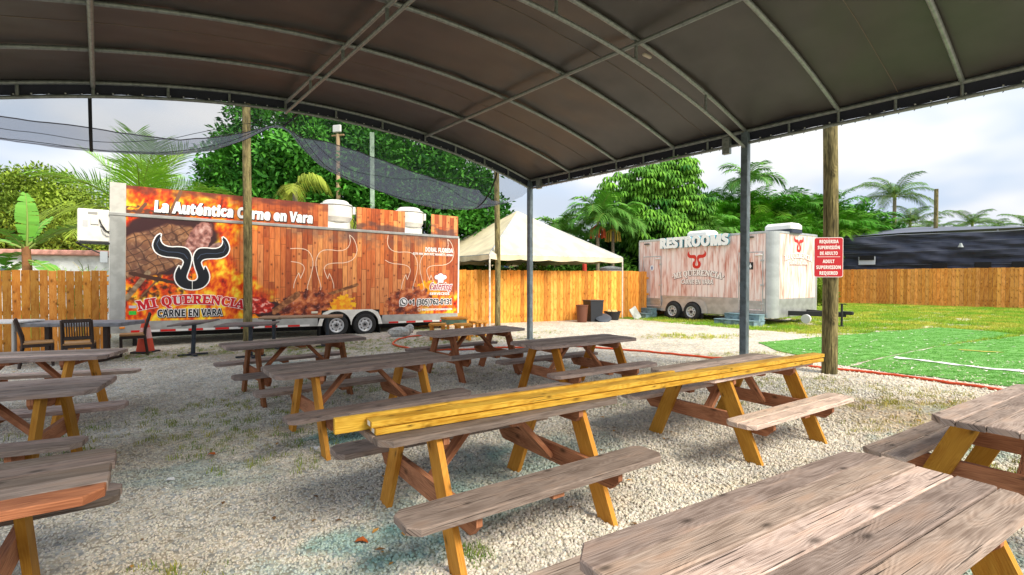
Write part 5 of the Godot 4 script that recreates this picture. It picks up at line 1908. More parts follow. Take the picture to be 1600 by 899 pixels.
func build_fences() -> void:
	var u := Vector2(0.79, 0.613)
	fence("orange plank fence on the left, behind the grey tables and dark chairs", Vector2(-9.2, 11.5) - u * 4.6, Vector2(-9.2, 11.5), 1.80, 0.142, 0.86)
	fence("long honey coloured plank fence between the food trailer and the restroom trailer", Vector2(-3.9, 16.55), Vector2(5.8, 21.25), 1.93, 0.142, 1.06)
	fence("plank fence in the back corner behind the restroom trailer drawbar", Vector2(5.9, 21.6), Vector2(20.55, 33.9), 2.2, 0.17, 1.0)
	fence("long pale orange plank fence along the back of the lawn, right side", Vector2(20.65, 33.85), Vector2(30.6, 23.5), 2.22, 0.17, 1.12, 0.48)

# ---------------------------------------------------------------- tent
func build_tent() -> void:
	var t := thing("party_tent", "cream peaked frame tent with scalloped edge behind the plank fence", "tent", P(-0.76, 17.1, 0), 0.562)
	var W := 6.2
	var eave := 2.47
	var top := 4.5
	var cloth: StandardMaterial3D = M["tent"]
	var mb := MB.new()
	var cen := Vector3(W * 0.5, top, -W * 0.5)
	var corners := [Vector3(0, eave, 0), Vector3(W, eave, 0), Vector3(W, eave, -W), Vector3(0, eave, -W)]
	for k in 4:
		var a: Vector3 = corners[k]
		var b: Vector3 = corners[(k + 1) % 4]
		var n := 12
		for i in n:
			for j in n:
				var q := []
				for c in [[i, j], [i, j + 1], [i + 1, j + 1], [i + 1, j]]:
					var f: float = float(c[1]) / n
					var g: float = float(c[0]) / n
					var p := a.lerp(b, g).lerp(cen, f)
					# the cloth hangs in a little between the hips
					p.y -= 0.09 * sin(PI * f) * (0.35 + 0.65 * sin(PI * g)) - 0.004 * sin(g * 22.0) * (1.0 - f)
					q.append(p)
				mb.quad_out(Vector3(W * 0.5, 1.0, -W * 0.5), q[0], q[1], q[2], q[3])
	part("roof_cloth", mb.mesh(), cloth, t)
	for k in 4:
		var a: Vector3 = corners[k]
		var b: Vector3 = corners[(k + 1) % 4]
		var out := (a + b) * 0.5 - Vector3(W * 0.5, eave, -W * 0.5)
		out = out.normalized()
		mb = MB.new()
		var n := 84
		for i in n:
			var f0 := float(i) / n
			var f1 := float(i + 1) / n
			var d := func(f: float) -> float: return 0.17 + 0.05 * absf(sin(f * PI * 5.0))
			var w := func(f: float) -> Vector3: return out * (0.03 + 0.018 * sin(f * 55.0))
			mb.quad_out((a + b) * 0.5 - out, a.lerp(b, f0) + out * 0.02, a.lerp(b, f1) + out * 0.02, a.lerp(b, f1) + w.call(f1) - Vector3(0, d.call(f1), 0), a.lerp(b, f0) + w.call(f0) - Vector3(0, d.call(f0), 0))
		part("valance", mb.mesh(), cloth, t)
		part("edge_pipe", cyl_mesh(a + Vector3(0, -0.02, 0), b + Vector3(0, -0.02, 0), 0.025), M["alu"], t)
		part("leg", cyl_mesh(Vector3(a.x, 0, a.z), a, 0.028), M["whitepaint"], t)
		part("hip_pipe", cyl_mesh(a, cen - Vector3(0, 0.06, 0), 0.025), M["alu"], t)

# ---------------------------------------------------------------- small things
func build_chair(x: float, z: float, turn: float, label: String) -> void:
	var c := thing("dining_chair", label, "chair", P(x, z, 0), turn, "dark slatted chairs by the grey tables")
	var dk: StandardMaterial3D = M["chair"]
	for sx in [-1.0, 1.0]:
		bpart("leg", Vector3(0.42, 0.045, 0.045), Vector3(sx * 0.205, 0.21, 0.20), dk, c, 0.006, Basis(Vector3.BACK, PI / 2))
		var mb := MB.new()
		tube(mb, PackedVector3Array([Vector3(sx * 0.205, 0, -0.25), Vector3(sx * 0.205, 0.42, -0.20), Vector3(sx * 0.205, 0.55, -0.21), Vector3(sx * 0.20, 0.88, -0.30)]), 0.026, 4)
		part("rear_leg", mb.mesh(), dk, c)
		bpart("side_rail", Vector3(0.40, 0.06, 0.03), Vector3(sx * 0.205, 0.40, 0.0), dk, c, 0.004, Basis(Vector3.UP, PI / 2))
	bpart("front_rail", Vector3(0.40, 0.06, 0.03), Vector3(0, 0.40, 0.20), dk, c)
	bpart("back_rail", Vector3(0.40, 0.06, 0.03), Vector3(0, 0.40, -0.20), dk, c)
	var sm := MB.new()
	prism(sm, rounded(0.45, 0.45, 0.03), 0.43, 0.462, 0.012)
	part("seat", sm.mesh(), mat(rgb(176, 130, 80), 0.6), c)
	for y in [[0.55, -0.214], [0.865, -0.298]]:
		bpart("cross_rail", Vector3(0.40, 0.065, 0.026), Vector3(0, y[0], y[1]), dk, c)
	for k in 11:
		var mb := MB.new()
		var xx := -0.175 + 0.035 * k
		tube(mb, PackedVector3Array([Vector3(xx, 0.56, -0.215), Vector3(xx, 0.86, -0.296)]), 0.0095, 5)
		part("slat", mb.mesh(), dk, c)

func pedestal_table(x: float, z: float, turn: float, size: Vector2, h: float, posts: Array, label: String, top: Material, tilt := 0.0) -> void:
	var t := thing("pedestal_table", label, "table", P(x, z, 0), turn, "pedestal tables by the food trailer")
	var mb := MB.new()
	prism(mb, rounded(size.x, size.y, 0.03), -0.035, 0.0, 0.008, Transform3D(Basis(Vector3.BACK, tilt), Vector3(0, h, 0)))
	part("table_top", mb.mesh(), top, t)
	for p in posts:
		part("post", cyl_mesh(Vector3(p - sin(tilt) * 0.3, 0.02, 0), Vector3(p, h - 0.05, 0), 0.042, -1, 14), M["darkpaint"], t)
		bpart("top_plate", Vector3(0.36, 0.02, 0.36), Vector3(p, h - 0.052, 0), M["darkpaint"], t, 0.004, Basis(Vector3.BACK, tilt))
		for k in 2:
			var fb := MB.new()
			box(fb, Vector3(0.56, 0.035, 0.075), Transform3D(Basis(Vector3.UP, PI * 0.5 * k + 0.5), Vector3(p - sin(tilt) * 0.3, 0.022 + 0.001 * k, 0)), 0.012)
			part("foot", fb.mesh(), M["darkpaint"], t)

func build_small_things() -> void:
	build_chair(-8.80, 9.30, 2.32, "dark slatted chair seen from the side at the far left table")
	build_chair(-7.95, 9.20, 3.75, "dark chair with its slatted back to the viewer at the grey table")
	build_chair(-8.02, 10.6, -0.93, "dark chair seen from the side beside the traffic cone")
	var grey := worn(rgb(128, 130, 138), 0.5, 0.6, 0.0, 1.4, 3)
	var t := thing("grey_table", "long grey slab table on two dark posts before the left fence", "table", P(-8.55, 9.95, 0), 0.06)
	bpart("table_top", Vector3(1.95, 0.075, 0.75), Vector3(0, 0.735, 0), grey, t, 0.008)
	for x in [-0.62, 0.48]:
		bpart("post", Vector3(0.70, 0.09, 0.09), Vector3(x, 0.35, 0), M["chair"], t, 0.006, Basis(Vector3.BACK, PI / 2))
		bpart("foot", Vector3(0.09, 0.05, 0.6), Vector3(x, 0.025, 0), M["chair"], t, 0.006)
	t = thing("pale_table", "pale topped table with a shiny metal post at the left edge", "table", P(-9.95, 9.6, 0), 0.05)
	bpart("table_top", Vector3(1.35, 0.035, 0.7), Vector3(0, 0.80, 0), worn(rgb(205, 208, 212), 0.4, 0.5, 0.0, 1.0, 3), t, 0.006)
	part("post", cyl_mesh(Vector3(0.48, 0.02, 0.1), Vector3(0.48, 0.79, 0.1), 0.04), M["steel"], t)
	part("foot", cyl_mesh(Vector3(0.48, 0, 0.1), Vector3(0.48, 0.025, 0.1), 0.22, 0.18, 20), M["steel"], t)
	var wtop: StandardMaterial3D = tinted(M["grey0"], Color(0.7, 0.7, 0.72))
	pedestal_table(-6.72, 10.6, 0.25, Vector2(0.78, 0.72), 0.71, [0.0], "tilted dark square pedestal table nearest the traffic cone", wtop, 0.10)
	pedestal_table(-5.45, 10.35, 0.2, Vector2(1.05, 0.75), 0.70, [0.05], "dark square pedestal table just left of the timber pole", wtop, 0.02)
	pedestal_table(-4.95, 11.85, 0.30, Vector2(1.8, 0.7), 0.74, [-0.62, 0.55], "long pedestal table on two dark posts, right of the timber pole", tinted(M["grey1"], Color(0.95, 0.85, 0.72)))
	# traffic cone
	t = thing("traffic_cone", "faded orange traffic cone with a pale collar beside the food trailer corner", "traffic cone", P(-8.05, 11.0, 0))
	var mb := MB.new()
	lathe(mb, PackedVector2Array([Vector2(0.17, 0.04), Vector2(0.125, 0.32)]), 20)
	part("cone_body", mb.mesh(), mat(rgb(220, 78, 52), 0.6), t)
	mb = MB.new()
	lathe(mb, PackedVector2Array([Vector2(0.088, 0.55), Vector2(0.045, 0.74), Vector2(0.04, 0.75), Vector2(0.0, 0.75)]), 20)
	part("cone_tip", mb.mesh(), mat(rgb(220, 78, 52), 0.6), t)
	mb = MB.new()
	lathe(mb, PackedVector2Array([Vector2(0.1265, 0.318), Vector2(0.0885, 0.552)]), 20)
	part("collar", mb.mesh(), mat(rgb(226, 176, 172), 0.5), t)
	bpart("base", Vector3(0.40, 0.04, 0.40), Vector3(0, 0.02, 0), M["black2"], t, 0.01)
	# stools and low table at the end of the trailer
	var low := thing("low_table", "small low table with a weathered green edge among log stools", "table", P(-1.62, 14.0, 0), 0.5)
	bpart("table_top", Vector3(0.62, 0.05, 0.5), Vector3(0, 0.52, 0), M["fence0"], low)
	bpart("apron", Vector3(0.58, 0.13, 0.46), Vector3(0, 0.43, 0), worn(rgb(120, 150, 130), 0.5, 0.8), low)
	for sx in [-1, 1]:
		for sz in [-1, 1]:
			bpart("leg", Vector3(0.42, 0.06, 0.06), Vector3(sx * 0.25, 0.2, sz * 0.19), M["fence0"], low, 0.005, Basis(Vector3.BACK, PI / 2))
	var sl := ["small raw timber stool left of the low green table", "small raw timber stool in front of the low green table", "small raw timber stool right of the low green table"]
	var sp := [Vector2(-1.98, 13.3), Vector2(-1.30, 13.25), Vector2(-0.95, 14.1)]
	for i in 3:
		var s := thing("timber_stool", sl[i], "stool", P(sp[i].x, sp[i].y, 0), 0.4 * i, "raw timber stools")
		bpart("seat", Vector3(0.42, 0.055, 0.34), Vector3(0, 0.41, 0), M["fence1"], s, 0.01)
		for sx in [-1, 1]:
			for sz in [-1, 1]:
				bpart("leg", Vector3(0.40, 0.07, 0.07), Vector3(sx * 0.15, 0.19, sz * 0.11), M["fence0"], s, 0.008, Basis(Vector3.BACK, PI / 2))
	# sandbag by the wheels
	mb = MB.new()
	blob(mb, Vector3(0, 0.12, 0), Vector3(0.34, 0.15, 0.20), 9, 0.25)
	blob(mb, Vector3(0.26, 0.2, 0.02), Vector3(0.13, 0.13, 0.12), 11, 0.3)
	solo("white_sack", mb.mesh(), worn(rgb(206, 208, 204), 0.5, 0.8, 0.0, 4.0, 5), "crumpled white sack on the ground right of the food trailer wheels", "sack", P(-3.15, 14.1, 0), 0.4)
	# bins by the fence
	t = thing("brown_bin", "tapered brown rubbish bin against the honey plank fence", "bin", P(2.62, 18.75, 0))
	mb = MB.new()
	lathe(mb, PackedVector2Array([Vector2(0.0, 0.0), Vector2(0.175, 0.0), Vector2(0.225, 0.60), Vector2(0.235, 0.61), Vector2(0.235, 0.64), Vector2(0.21, 0.645), Vector2(0.17, 0.1)]), 24)
	part("tub", mb.mesh(), mat(rgb(104, 62, 44), 0.6), t)
	t = thing("black_bin", "tall square black rubbish bin beside the brown one", "bin", P(3.1, 19.15, 0), 0.4)
	mb = MB.new()
	for k in 4:
		var a := PI * 0.5 * k + PI * 0.25
		var b := a + PI * 0.5
		var lo := 0.34
		var hi := 0.40
		mb.quad_out(Vector3(0, 0.4, 0), Vector3(cos(a) * lo, 0, sin(a) * lo), Vector3(cos(a) * hi, 0.78, sin(a) * hi), Vector3(cos(b) * hi, 0.78, sin(b) * hi), Vector3(cos(b) * lo, 0, sin(b) * lo))
	part("tub", mb.mesh(), mat(rgb(34, 38, 46), 0.5), t)
	bpart("rim", Vector3(0.60, 0.04, 0.60), Vector3(0, 0.79, 0), mat(rgb(40, 44, 52), 0.5), t, 0.01)
	t = thing("black_tub", "low black tub with pale bits in it, left of the restroom step", "tub", P(3.95, 19.75, 0), 0.5)
	mb = MB.new()
	lathe(mb, PackedVector2Array([Vector2(0, 0), Vector2(0.24, 0), Vector2(0.32, 0.30), Vector2(0.34, 0.31), Vector2(0.34, 0.34), Vector2(0.30, 0.34), Vector2(0.26, 0.2), Vector2(0, 0.2)]), 20)
	part("tub", mb.mesh(), mat(rgb(28, 30, 36), 0.5), t)
	mb = MB.new()
	for i in 5:
		blob(mb, Vector3(cos(i * 2.1) * 0.14, 0.30, sin(i * 2.1) * 0.14), Vector3(0.1, 0.1, 0.08), i + 3, 0.3)
	part("contents", mb.mesh(), mat(rgb(200, 176, 120), 0.8), t)
	mb = MB.new()
	lathe(mb, PackedVector2Array([Vector2(0, 0.05), Vector2(0.2, 0.045), Vector2(0.30, 0.015), Vector2(0.31, 0.0), Vector2(0, 0)]), 24, Transform3D(Basis(Vector3.RIGHT, 0.5), Vector3(0, 0.14, 0)))
	solo("bin_lid", mb.mesh(), mat(rgb(62, 68, 78), 0.5), "round dark grey bin lid leaning on the ground before the black tub", "lid", P(3.45, 18.95, 0))
	mb = MB.new()
	box(mb, Vector3(0.34, 0.52, 0.05), Transform3D(Basis(Vector3.BACK, 0.5) * Basis(Vector3.RIGHT, -0.2), Vector3(0, 0.22, 0)), 0.02)
	solo("leaning_slab", mb.mesh(), worn(rgb(196, 202, 200), 0.5, 0.8), "pale slab leaning by the left restroom step", "slab", P(4.95, 20.15, 0), 0.4)
	# floodlight on a mast, square post
	t = thing("floodlight_mast", "slim pale mast with a small white floodlight behind the food trailer", "lamp post", P(-6.9, 20.0, 0), -0.3)
	part("mast", cyl_mesh(Vector3.ZERO, Vector3(0, 7.35, 0), 0.10, 0.075), mat(rgb(186, 160, 126), 0.8), t)
	bpart("crossarm", Vector3(0.55, 0.06, 0.08), Vector3(0, 7.3, 0), mat(rgb(170, 140, 100), 0.8), t)
	bpart("lamp_head", Vector3(0.36, 0.28, 0.10), Vector3(0, 7.55, 0.05), mat(rgb(228, 230, 232), 0.4), t, 0.02)
	t = thing("square_post", "pale green square post behind the food trailer roof fans", "post", P(-5.55, 20.0, 0), 0.3)
	bpart("shaft", Vector3(7.4, 0.17, 0.17), Vector3(0, 3.7, 0), worn(rgb(150, 176, 158), 0.4, 0.7), t, 0.01, Basis(Vector3.BACK, PI / 2))
	var px := []
	var pc := []
	while px.size() < 170:
		var p := Vector2(rng.randf_range(6.0, 13.5), rng.randf_range(8.0, 15.5))
		if in_turf(p.x, p.y):
			px.append(Transform3D(Basis(Vector3.UP, rng.randf() * TAU).scaled(Vector3.ONE * rng.randf_range(0.6, 1.3)), P(p.x, p.y, ground_y(p.x, p.y) + 0.035)))
			pc.append(Color(0.75, 0.74, 0.66))
	while px.size() < 330:
		var z := rng.randf_range(1.6, 9.0)
		var p := Vector2(rng.randf_range(-1.0, 0.9) * z, z)
		px.append(Transform3D(Basis(Vector3.UP, rng.randf() * TAU).scaled(Vector3.ONE * rng.randf_range(0.3, 0.9)), P(p.x, p.y, ground_y(p.x, p.y) + 0.016)))
		pc.append(Color(0.22, 0.12, 0.05) if rng.randf() < 0.7 else Color(0.55, 0.30, 0.08))
	many("fallen_petals", tuft_leaf(), leaf_mat(0.2, 0.8), px, pc, self, "stuff")
	# litter
	var litter := [[Vector2(-2.72, 3.95), "white", "white scrap of paper on the gravel, centre left"], [Vector2(-1.78, 1.95), "white", "white paper scrap under the nearest left picnic table"], [Vector2(-2.75, 4.55), "leaf", "orange brown leaf on the gravel, farther left one"], [Vector2(-0.92, 3.05), "leaf", "orange brown leaf on the teal stained gravel"], [Vector2(-1.85, 4.72), "white", "pale stone chunk beside the teal patch behind the lumber"]]
	for q in litter:
		mb = MB.new()
		var p := []
		for i in 7:
			var a := TAU * i / 7
			p.append(Vector3(cos(a) * 0.05 * (0.7 + 0.3 * hash2(i, 5)), 0.012 + 0.012 * sin(a * 2.0 + q[0].x), sin(a) * 0.026))
		for i in 7:
			mb.tri_out(Vector3(0, -1, 0), Vector3(0, 0.014, 0), p[i], p[(i + 1) % 7])
		solo("litter_scrap", mb.mesh(), mat(rgb(226, 230, 236), 0.7) if q[1] == "white" else mat(rgb(176, 92, 34), 0.7), q[2], "litter", P(q[0].x, q[0].y, ground_y(q[0].x, q[0].y) + 0.008), 0.6 + q[0].x)

func tuft_leaf() -> ArrayMesh:
	var mb := MB.new()
	mb.quad(Vector3(-0.04, 0.0, 0), Vector3(0, 0.008, -0.02), Vector3(0.045, 0.002, 0), Vector3(0, 0.008, 0.02))
	return mb.mesh()

func blob(mb: MB, at: Vector3, r: Vector3, s: int, rough: float) -> void:
	var n := fnl(s, 1.0, 2)
	var A := 14
	var B := 9
	var g := []
	for j in B + 1:
		var row := []
		for i in A:
			var th := PI * j / B
			var ph := TAU * i / A
			var d := Vector3(sin(th) * cos(ph), cos(th), sin(th) * sin(ph))
			row.append(at + d * r * (1.0 + rough * n.get_noise_3dv(d * 1.6)))
		g.append(row)
	for j in B:
		for i in A:
			var k := (i + 1) % A
			mb.quad_out(at, g[j][i], g[j][k], g[j + 1][k], g[j + 1][i])

# ---------------------------------------------------------------- plants
func frond_mesh(L: float, n: int, ll: float, lift: float, droop: float, lw: float, s: int, col: Color, hang := 0.35) -> ArrayMesh:
	var r := RandomNumberGenerator.new()
	r.seed = s
	var mb := MB.new()
	var pts := PackedVector3Array()
	var p := Vector3.ZERO
	var a := lift
	var steps := 16
	for i in steps + 1:
		pts.append(p)
		a -= droop / steps * (0.5 + 1.0 * i / steps)
		p += Vector3(cos(a), sin(a), 0) * L / steps
	mb.col = Color(0.22, 0.26, 0.06)
	tube(mb, pts, 0.022 * L / 2.0, 5, 0.004)
	for i in n:
		var f := 0.10 + 0.88 * float(i) / n
		var x := f * steps
		var k := mini(int(x), steps - 1)
		var o := pts[k].lerp(pts[k + 1], x - k)
		var d := (pts[k + 1] - pts[k]).normalized()
		var up := d.cross(Vector3(0, 0, 1)).normalized() * -1.0
		if up.y < 0.0: up = -up
		var len := ll * (0.45 + 0.9 * sin(PI * clampf(f * 0.82 + 0.14, 0, 1))) * r.randf_range(0.85, 1.1)
		for sg in [-1.0, 1.0]:
			var q := r.randf_range(0.8, 1.2)
			mb.col = Color(col.r * q, col.g * q, col.b * q)
			var dir := (Vector3(0, 0, sg) * 1.0 + d * (0.55 + 0.5 * f) + up * r.randf_range(0.05, 0.4)).normalized()
			var m := o + dir * len * 0.5 - Vector3(0, hang * 0.16 * len, 0)
			var t := o + dir * len - Vector3(0, hang * len, 0)
			var w := d * lw
			mb.quad(o - w * 0.5, m - w, m + w, o + w * 0.5)
			mb.tri(m - w, t, m + w)
	return mb.mesh()

var fronds := {}
func frond_set(kind: String) -> Array:
	if not fronds.has(kind):
		match kind:
			"coconut": fronds[kind] = [frond_mesh(2.9, 40, 0.56, 1.15, 1.5, 0.026, 1, Color(0.10, 0.21, 0.035), 0.6), frond_mesh(3.0, 40, 0.56, 0.75, 1.5, 0.026, 2, Color(0.09, 0.19, 0.04), 0.6), frond_mesh(2.8, 40, 0.56, 0.3, 1.3, 0.026, 3, Color(0.10, 0.18, 0.04), 0.6)]
			"bright": fronds[kind] = [frond_mesh(2.7, 46, 0.85, 1.3, 0.75, 0.02, 4, Color(0.27, 0.46, 0.05), 0.12), frond_mesh(2.8, 46, 0.9, 0.95, 1.1, 0.02, 5, Color(0.25, 0.44, 0.05), 0.2), frond_mesh(2.6, 44, 0.8, 0.45, 1.4, 0.02, 6, Color(0.30, 0.42, 0.05), 0.5)]
			"christmas": fronds[kind] = [frond_mesh(1.7, 30, 0.55, 1.25, 1.7, 0.030, 7, Color(0.12, 0.30, 0.04), 0.4), frond_mesh(1.8, 30, 0.58, 0.85, 2.0, 0.030, 8, Color(0.10, 0.26, 0.04), 0.5), frond_mesh(1.6, 28, 0.5, 0.4, 1.8, 0.030, 9, Color(0.09, 0.24, 0.04), 0.6)]
			"areca": fronds[kind] = [frond_mesh(2.6, 28, 0.75, 1.5, 1.3, 0.038, 10, Color(0.10, 0.30, 0.02), 0.35), frond_mesh(2.8, 28, 0.8, 1.28, 1.8, 0.038, 11, Color(0.08, 0.27, 0.02), 0.45), frond_mesh(2.6, 28, 0.75, 0.95, 2.2, 0.038, 12, Color(0.13, 0.32, 0.02), 0.55)]
			"yellow": fronds[kind] = [frond_mesh(1.5, 50, 0.75, 0.9, 1.9, 0.018, 13, Color(0.30, 0.38, 0.05), 0.9), frond_mesh(1.5, 50, 0.75, 0.3, 1.7, 0.018, 14, Color(0.32, 0.36, 0.05), 0.95), frond_mesh(1.4, 46, 0.7, 0.0, 1.2, 0.018, 15, Color(0.34, 0.34, 0.06), 0.9)]
	return fronds[kind]

func palm(label: String, x: float, z: float, h: float, n: int, kind: String, k: float, trunk_r: float, group: String, seed_: int, lean := Vector2.ZERO) -> Node3D:
	var r := RandomNumberGenerator.new()
	r.seed = seed_
	var t := thing("palm_tree", label, "palm tree", P(x, z, 0), 0.0, group)
	var set_ := frond_set(kind)
	if trunk_r > 0.0:
		var pts := PackedVector3Array()
		for i in 9:
			var f := i / 8.0
			pts.append(Vector3(lean.x * f * f, h * f - 0.1, lean.y * f * f))
		var mb := MB.new()
		tube(mb, pts, trunk_r * 1.25, 10, trunk_r * 0.8)
		part("trunk", mb.mesh(), M["palmtrunk"], t)
		if kind == "christmas" or kind == "coconut":
			part("crownshaft", cyl_mesh(Vector3(lean.x, h - 0.25, lean.y), Vector3(lean.x, h + 0.35, lean.y), trunk_r * 0.85, trunk_r * 0.5), mat(rgb(120, 150, 60), 0.6), t)
	for i in n:
		var lvl: int = clampi(int(3.0 * i / n), 0, 2)
		var b := Basis(Vector3.UP, i * 2.39996 + r.randf_range(-0.25, 0.25)) * Basis(Vector3.BACK, r.randf_range(-0.15, 0.15)) * Basis(Vector3.RIGHT, r.randf_range(-0.25, 0.25))
		var sc := k * r.randf_range(0.85, 1.1)
		part("frond", set_[lvl], M["leafA"] if r.randf() < 0.6 else M["leafB"], t, Transform3D(b.scaled(Vector3.ONE * sc), Vector3(lean.x, h, lean.y)))
	return t

func leaf_cluster(n: int, ln: float, wd: float, spread: float, droop: float, s: int) -> ArrayMesh:
	var r := RandomNumberGenerator.new()
	r.seed = s
	var mb := MB.new()
	for i in n:
		var a := TAU * i / n + r.randf_range(-0.4, 0.4)
		var el := r.randf_range(-0.5, 0.9) - droop
		var d := Vector3(cos(a) * cos(el), sin(el), sin(a) * cos(el))
		var o := d * spread * r.randf_range(0.2, 1.0)
		var side := d.cross(Vector3.UP).normalized() * wd * r.randf_range(0.8, 1.15)
		var nn := side.cross(d).normalized()
		var l := ln * r.randf_range(0.75, 1.15)
		var q := r.randf_range(0.8, 1.2)
		mb.col = Color(q, q, q)
		var m := o + d * l * 0.5 + nn * 0.02
		var tip := o + d * l - Vector3(0, droop * l * 0.3, 0)
		mb.tri(o, m - side, m)
		mb.tri(o, m, m + side)
		mb.tri(m - side, tip, m)
		mb.tri(m, tip, m + side)
	return mb.mesh()

func umbrella_cluster() -> ArrayMesh:
	var mb := MB.new()
	for i in 9:
		var a := TAU * i / 9.0
		var d := Vector3(cos(a), 0, sin(a))
		var side := Vector3(-sin(a), 0, cos(a)) * 0.055
		var q := 0.85 + 0.3 * hash2(i, 3)
		mb.col = Color(q, q, q)
		var o := d * 0.05
		var m := d * 0.22 + Vector3(0, -0.05, 0)
		var m2 := d * 0.34 + Vector3(0, -0.20, 0)
		var tip := d * 0.38 + Vector3(0, -0.38, 0)
		mb.tri(o, m - side, m + side)
		mb.quad(m - side, m2 - side * 1.1, m2 + side * 1.1, m + side)
		mb.tri(m2 - side * 1.1, tip, m2 + side * 1.1)
	return mb.mesh()

func tree(called: String, label: String, category: String, x: float, z: float, blobs: Array, count: int, cl: ArrayMesh, scale: float, lo: Color, hi: Color, trunk: float, limbs: int, seed_: int, group := "", upright := false) -> void:
	var r := RandomNumberGenerator.new()
	r.seed = seed_
	var n := fnl(seed_, 0.55, 3)
	var t := thing(called, label, category, P(x, z, 0), 0.0, group)
	var xfs := []
	var cols := []
	var tot := 0.0
	for b in blobs:
		tot += pow(b[3], 2.0)
	for b in blobs:
		var k := int(count * pow(b[3], 2.0) / tot)
		for i in k:
			var d := Vector3(r.randfn(), r.randfn(), r.randfn()).normalized()
			var rad: float = b[3] * pow(r.randf(), 0.33)
			rad = lerpf(rad, b[3], 0.55) * (1.0 + 0.36 * n.get_noise_3dv(d * 3.0 + Vector3(b[0], b[1], b[2])))
			var p: Vector3 = Vector3(b[0], b[1], b[2]) + d * rad * Vector3(1.0, b[4] if b.size() > 4 else 0.8, 1.0)
			if p.y < 0.15:
				continue
			if n.get_noise_3dv(p * 1.5) < -0.19:
				continue
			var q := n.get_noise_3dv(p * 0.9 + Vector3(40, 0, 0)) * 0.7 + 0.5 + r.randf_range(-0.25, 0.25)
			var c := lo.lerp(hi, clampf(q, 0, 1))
			xfs.append(Transform3D((Basis(Vector3.UP, r.randf() * TAU) if upright else Basis(Vector3(r.randf() - 0.5, r.randf(), r.randf() - 0.5).normalized(), r.randf() * TAU)).scaled(Vector3.ONE * scale * r.randf_range(0.75, 1.25)), p))
			cols.append(c)
	many("crown", cl, M["leafA"], xfs, cols, t, "stuff")
	if trunk > 0.0:
		var top: Vector3 = Vector3(blobs[0][0], blobs[0][1], blobs[0][2])
		var mb := MB.new()
		tube(mb, PackedVector3Array([Vector3(0, -0.1, 0), top * 0.25 + Vector3(0.1, 0, 0), top * 0.55, top * 0.95]), trunk, 9, trunk * 0.35)
		var tr := part("trunk", mb.mesh(), M["bark"], t)
		for i in mini(limbs, blobs.size() - 1):
			var e: Vector3 = Vector3(blobs[i + 1][0], blobs[i + 1][1], blobs[i + 1][2])
			var s := top * (0.4 + 0.3 * hash2(i, seed_))
			var lm := MB.new()
			tube(lm, PackedVector3Array([s, s.lerp(e, 0.5) + Vector3(0, 0.25, 0), e]), trunk * 0.45, 7, trunk * 0.12)
			part("limb", lm.mesh(), M["bark"], tr)

func banana_leaf(L: float, W: float, lift: float, droop: float, s: int, col: Color) -> ArrayMesh:
	var r := RandomNumberGenerator.new()
	r.seed = s
	var mb := MB.new()
	var pts := PackedVector3Array()
	var p := Vector3.ZERO
	var a := lift
	var n := 18
	for i in n + 1:
		pts.append(p)
		a -= droop / n * (0.4 + 1.2 * i / n)
		p += Vector3(cos(a), sin(a), 0) * L / n
	mb.col = Color(0.25, 0.33, 0.09)
	tube(mb, pts, 0.03, 6, 0.006)
	for i in range(3, n):
		var f0 := (i - 3.0) / (n - 3.0)
		var f1 := (i - 2.0) / (n - 3.0)
		for sg in [-1.0, 1.0]:
			var q := r.randf_range(0.85, 1.15)
			mb.col = Color(col.r * q, col.g * q, col.b * q)
			var tear := 0.9 if r.randf() < 0.25 else 1.0
			var w0 := W * pow(sin(PI * clampf(f0 * 0.9 + 0.08, 0, 1)), 0.6)
			var w1 := W * pow(sin(PI * clampf(f1 * 0.9 + 0.08, 0, 1)), 0.6) * tear
			var dz := r.randf_range(-0.04, 0.04)
			var e0 := pts[i] + Vector3(0.02, 0.10 * w0 + dz, sg * w0)
			var e1: Vector3 = pts[i].lerp(pts[i + 1], 0.97 if tear < 1.0 else 1.0) + Vector3(0.02, 0.10 * w1 + dz, sg * w1)
			mb.quad(pts[i], e0, e1, pts[i + 1])
	return mb.mesh()

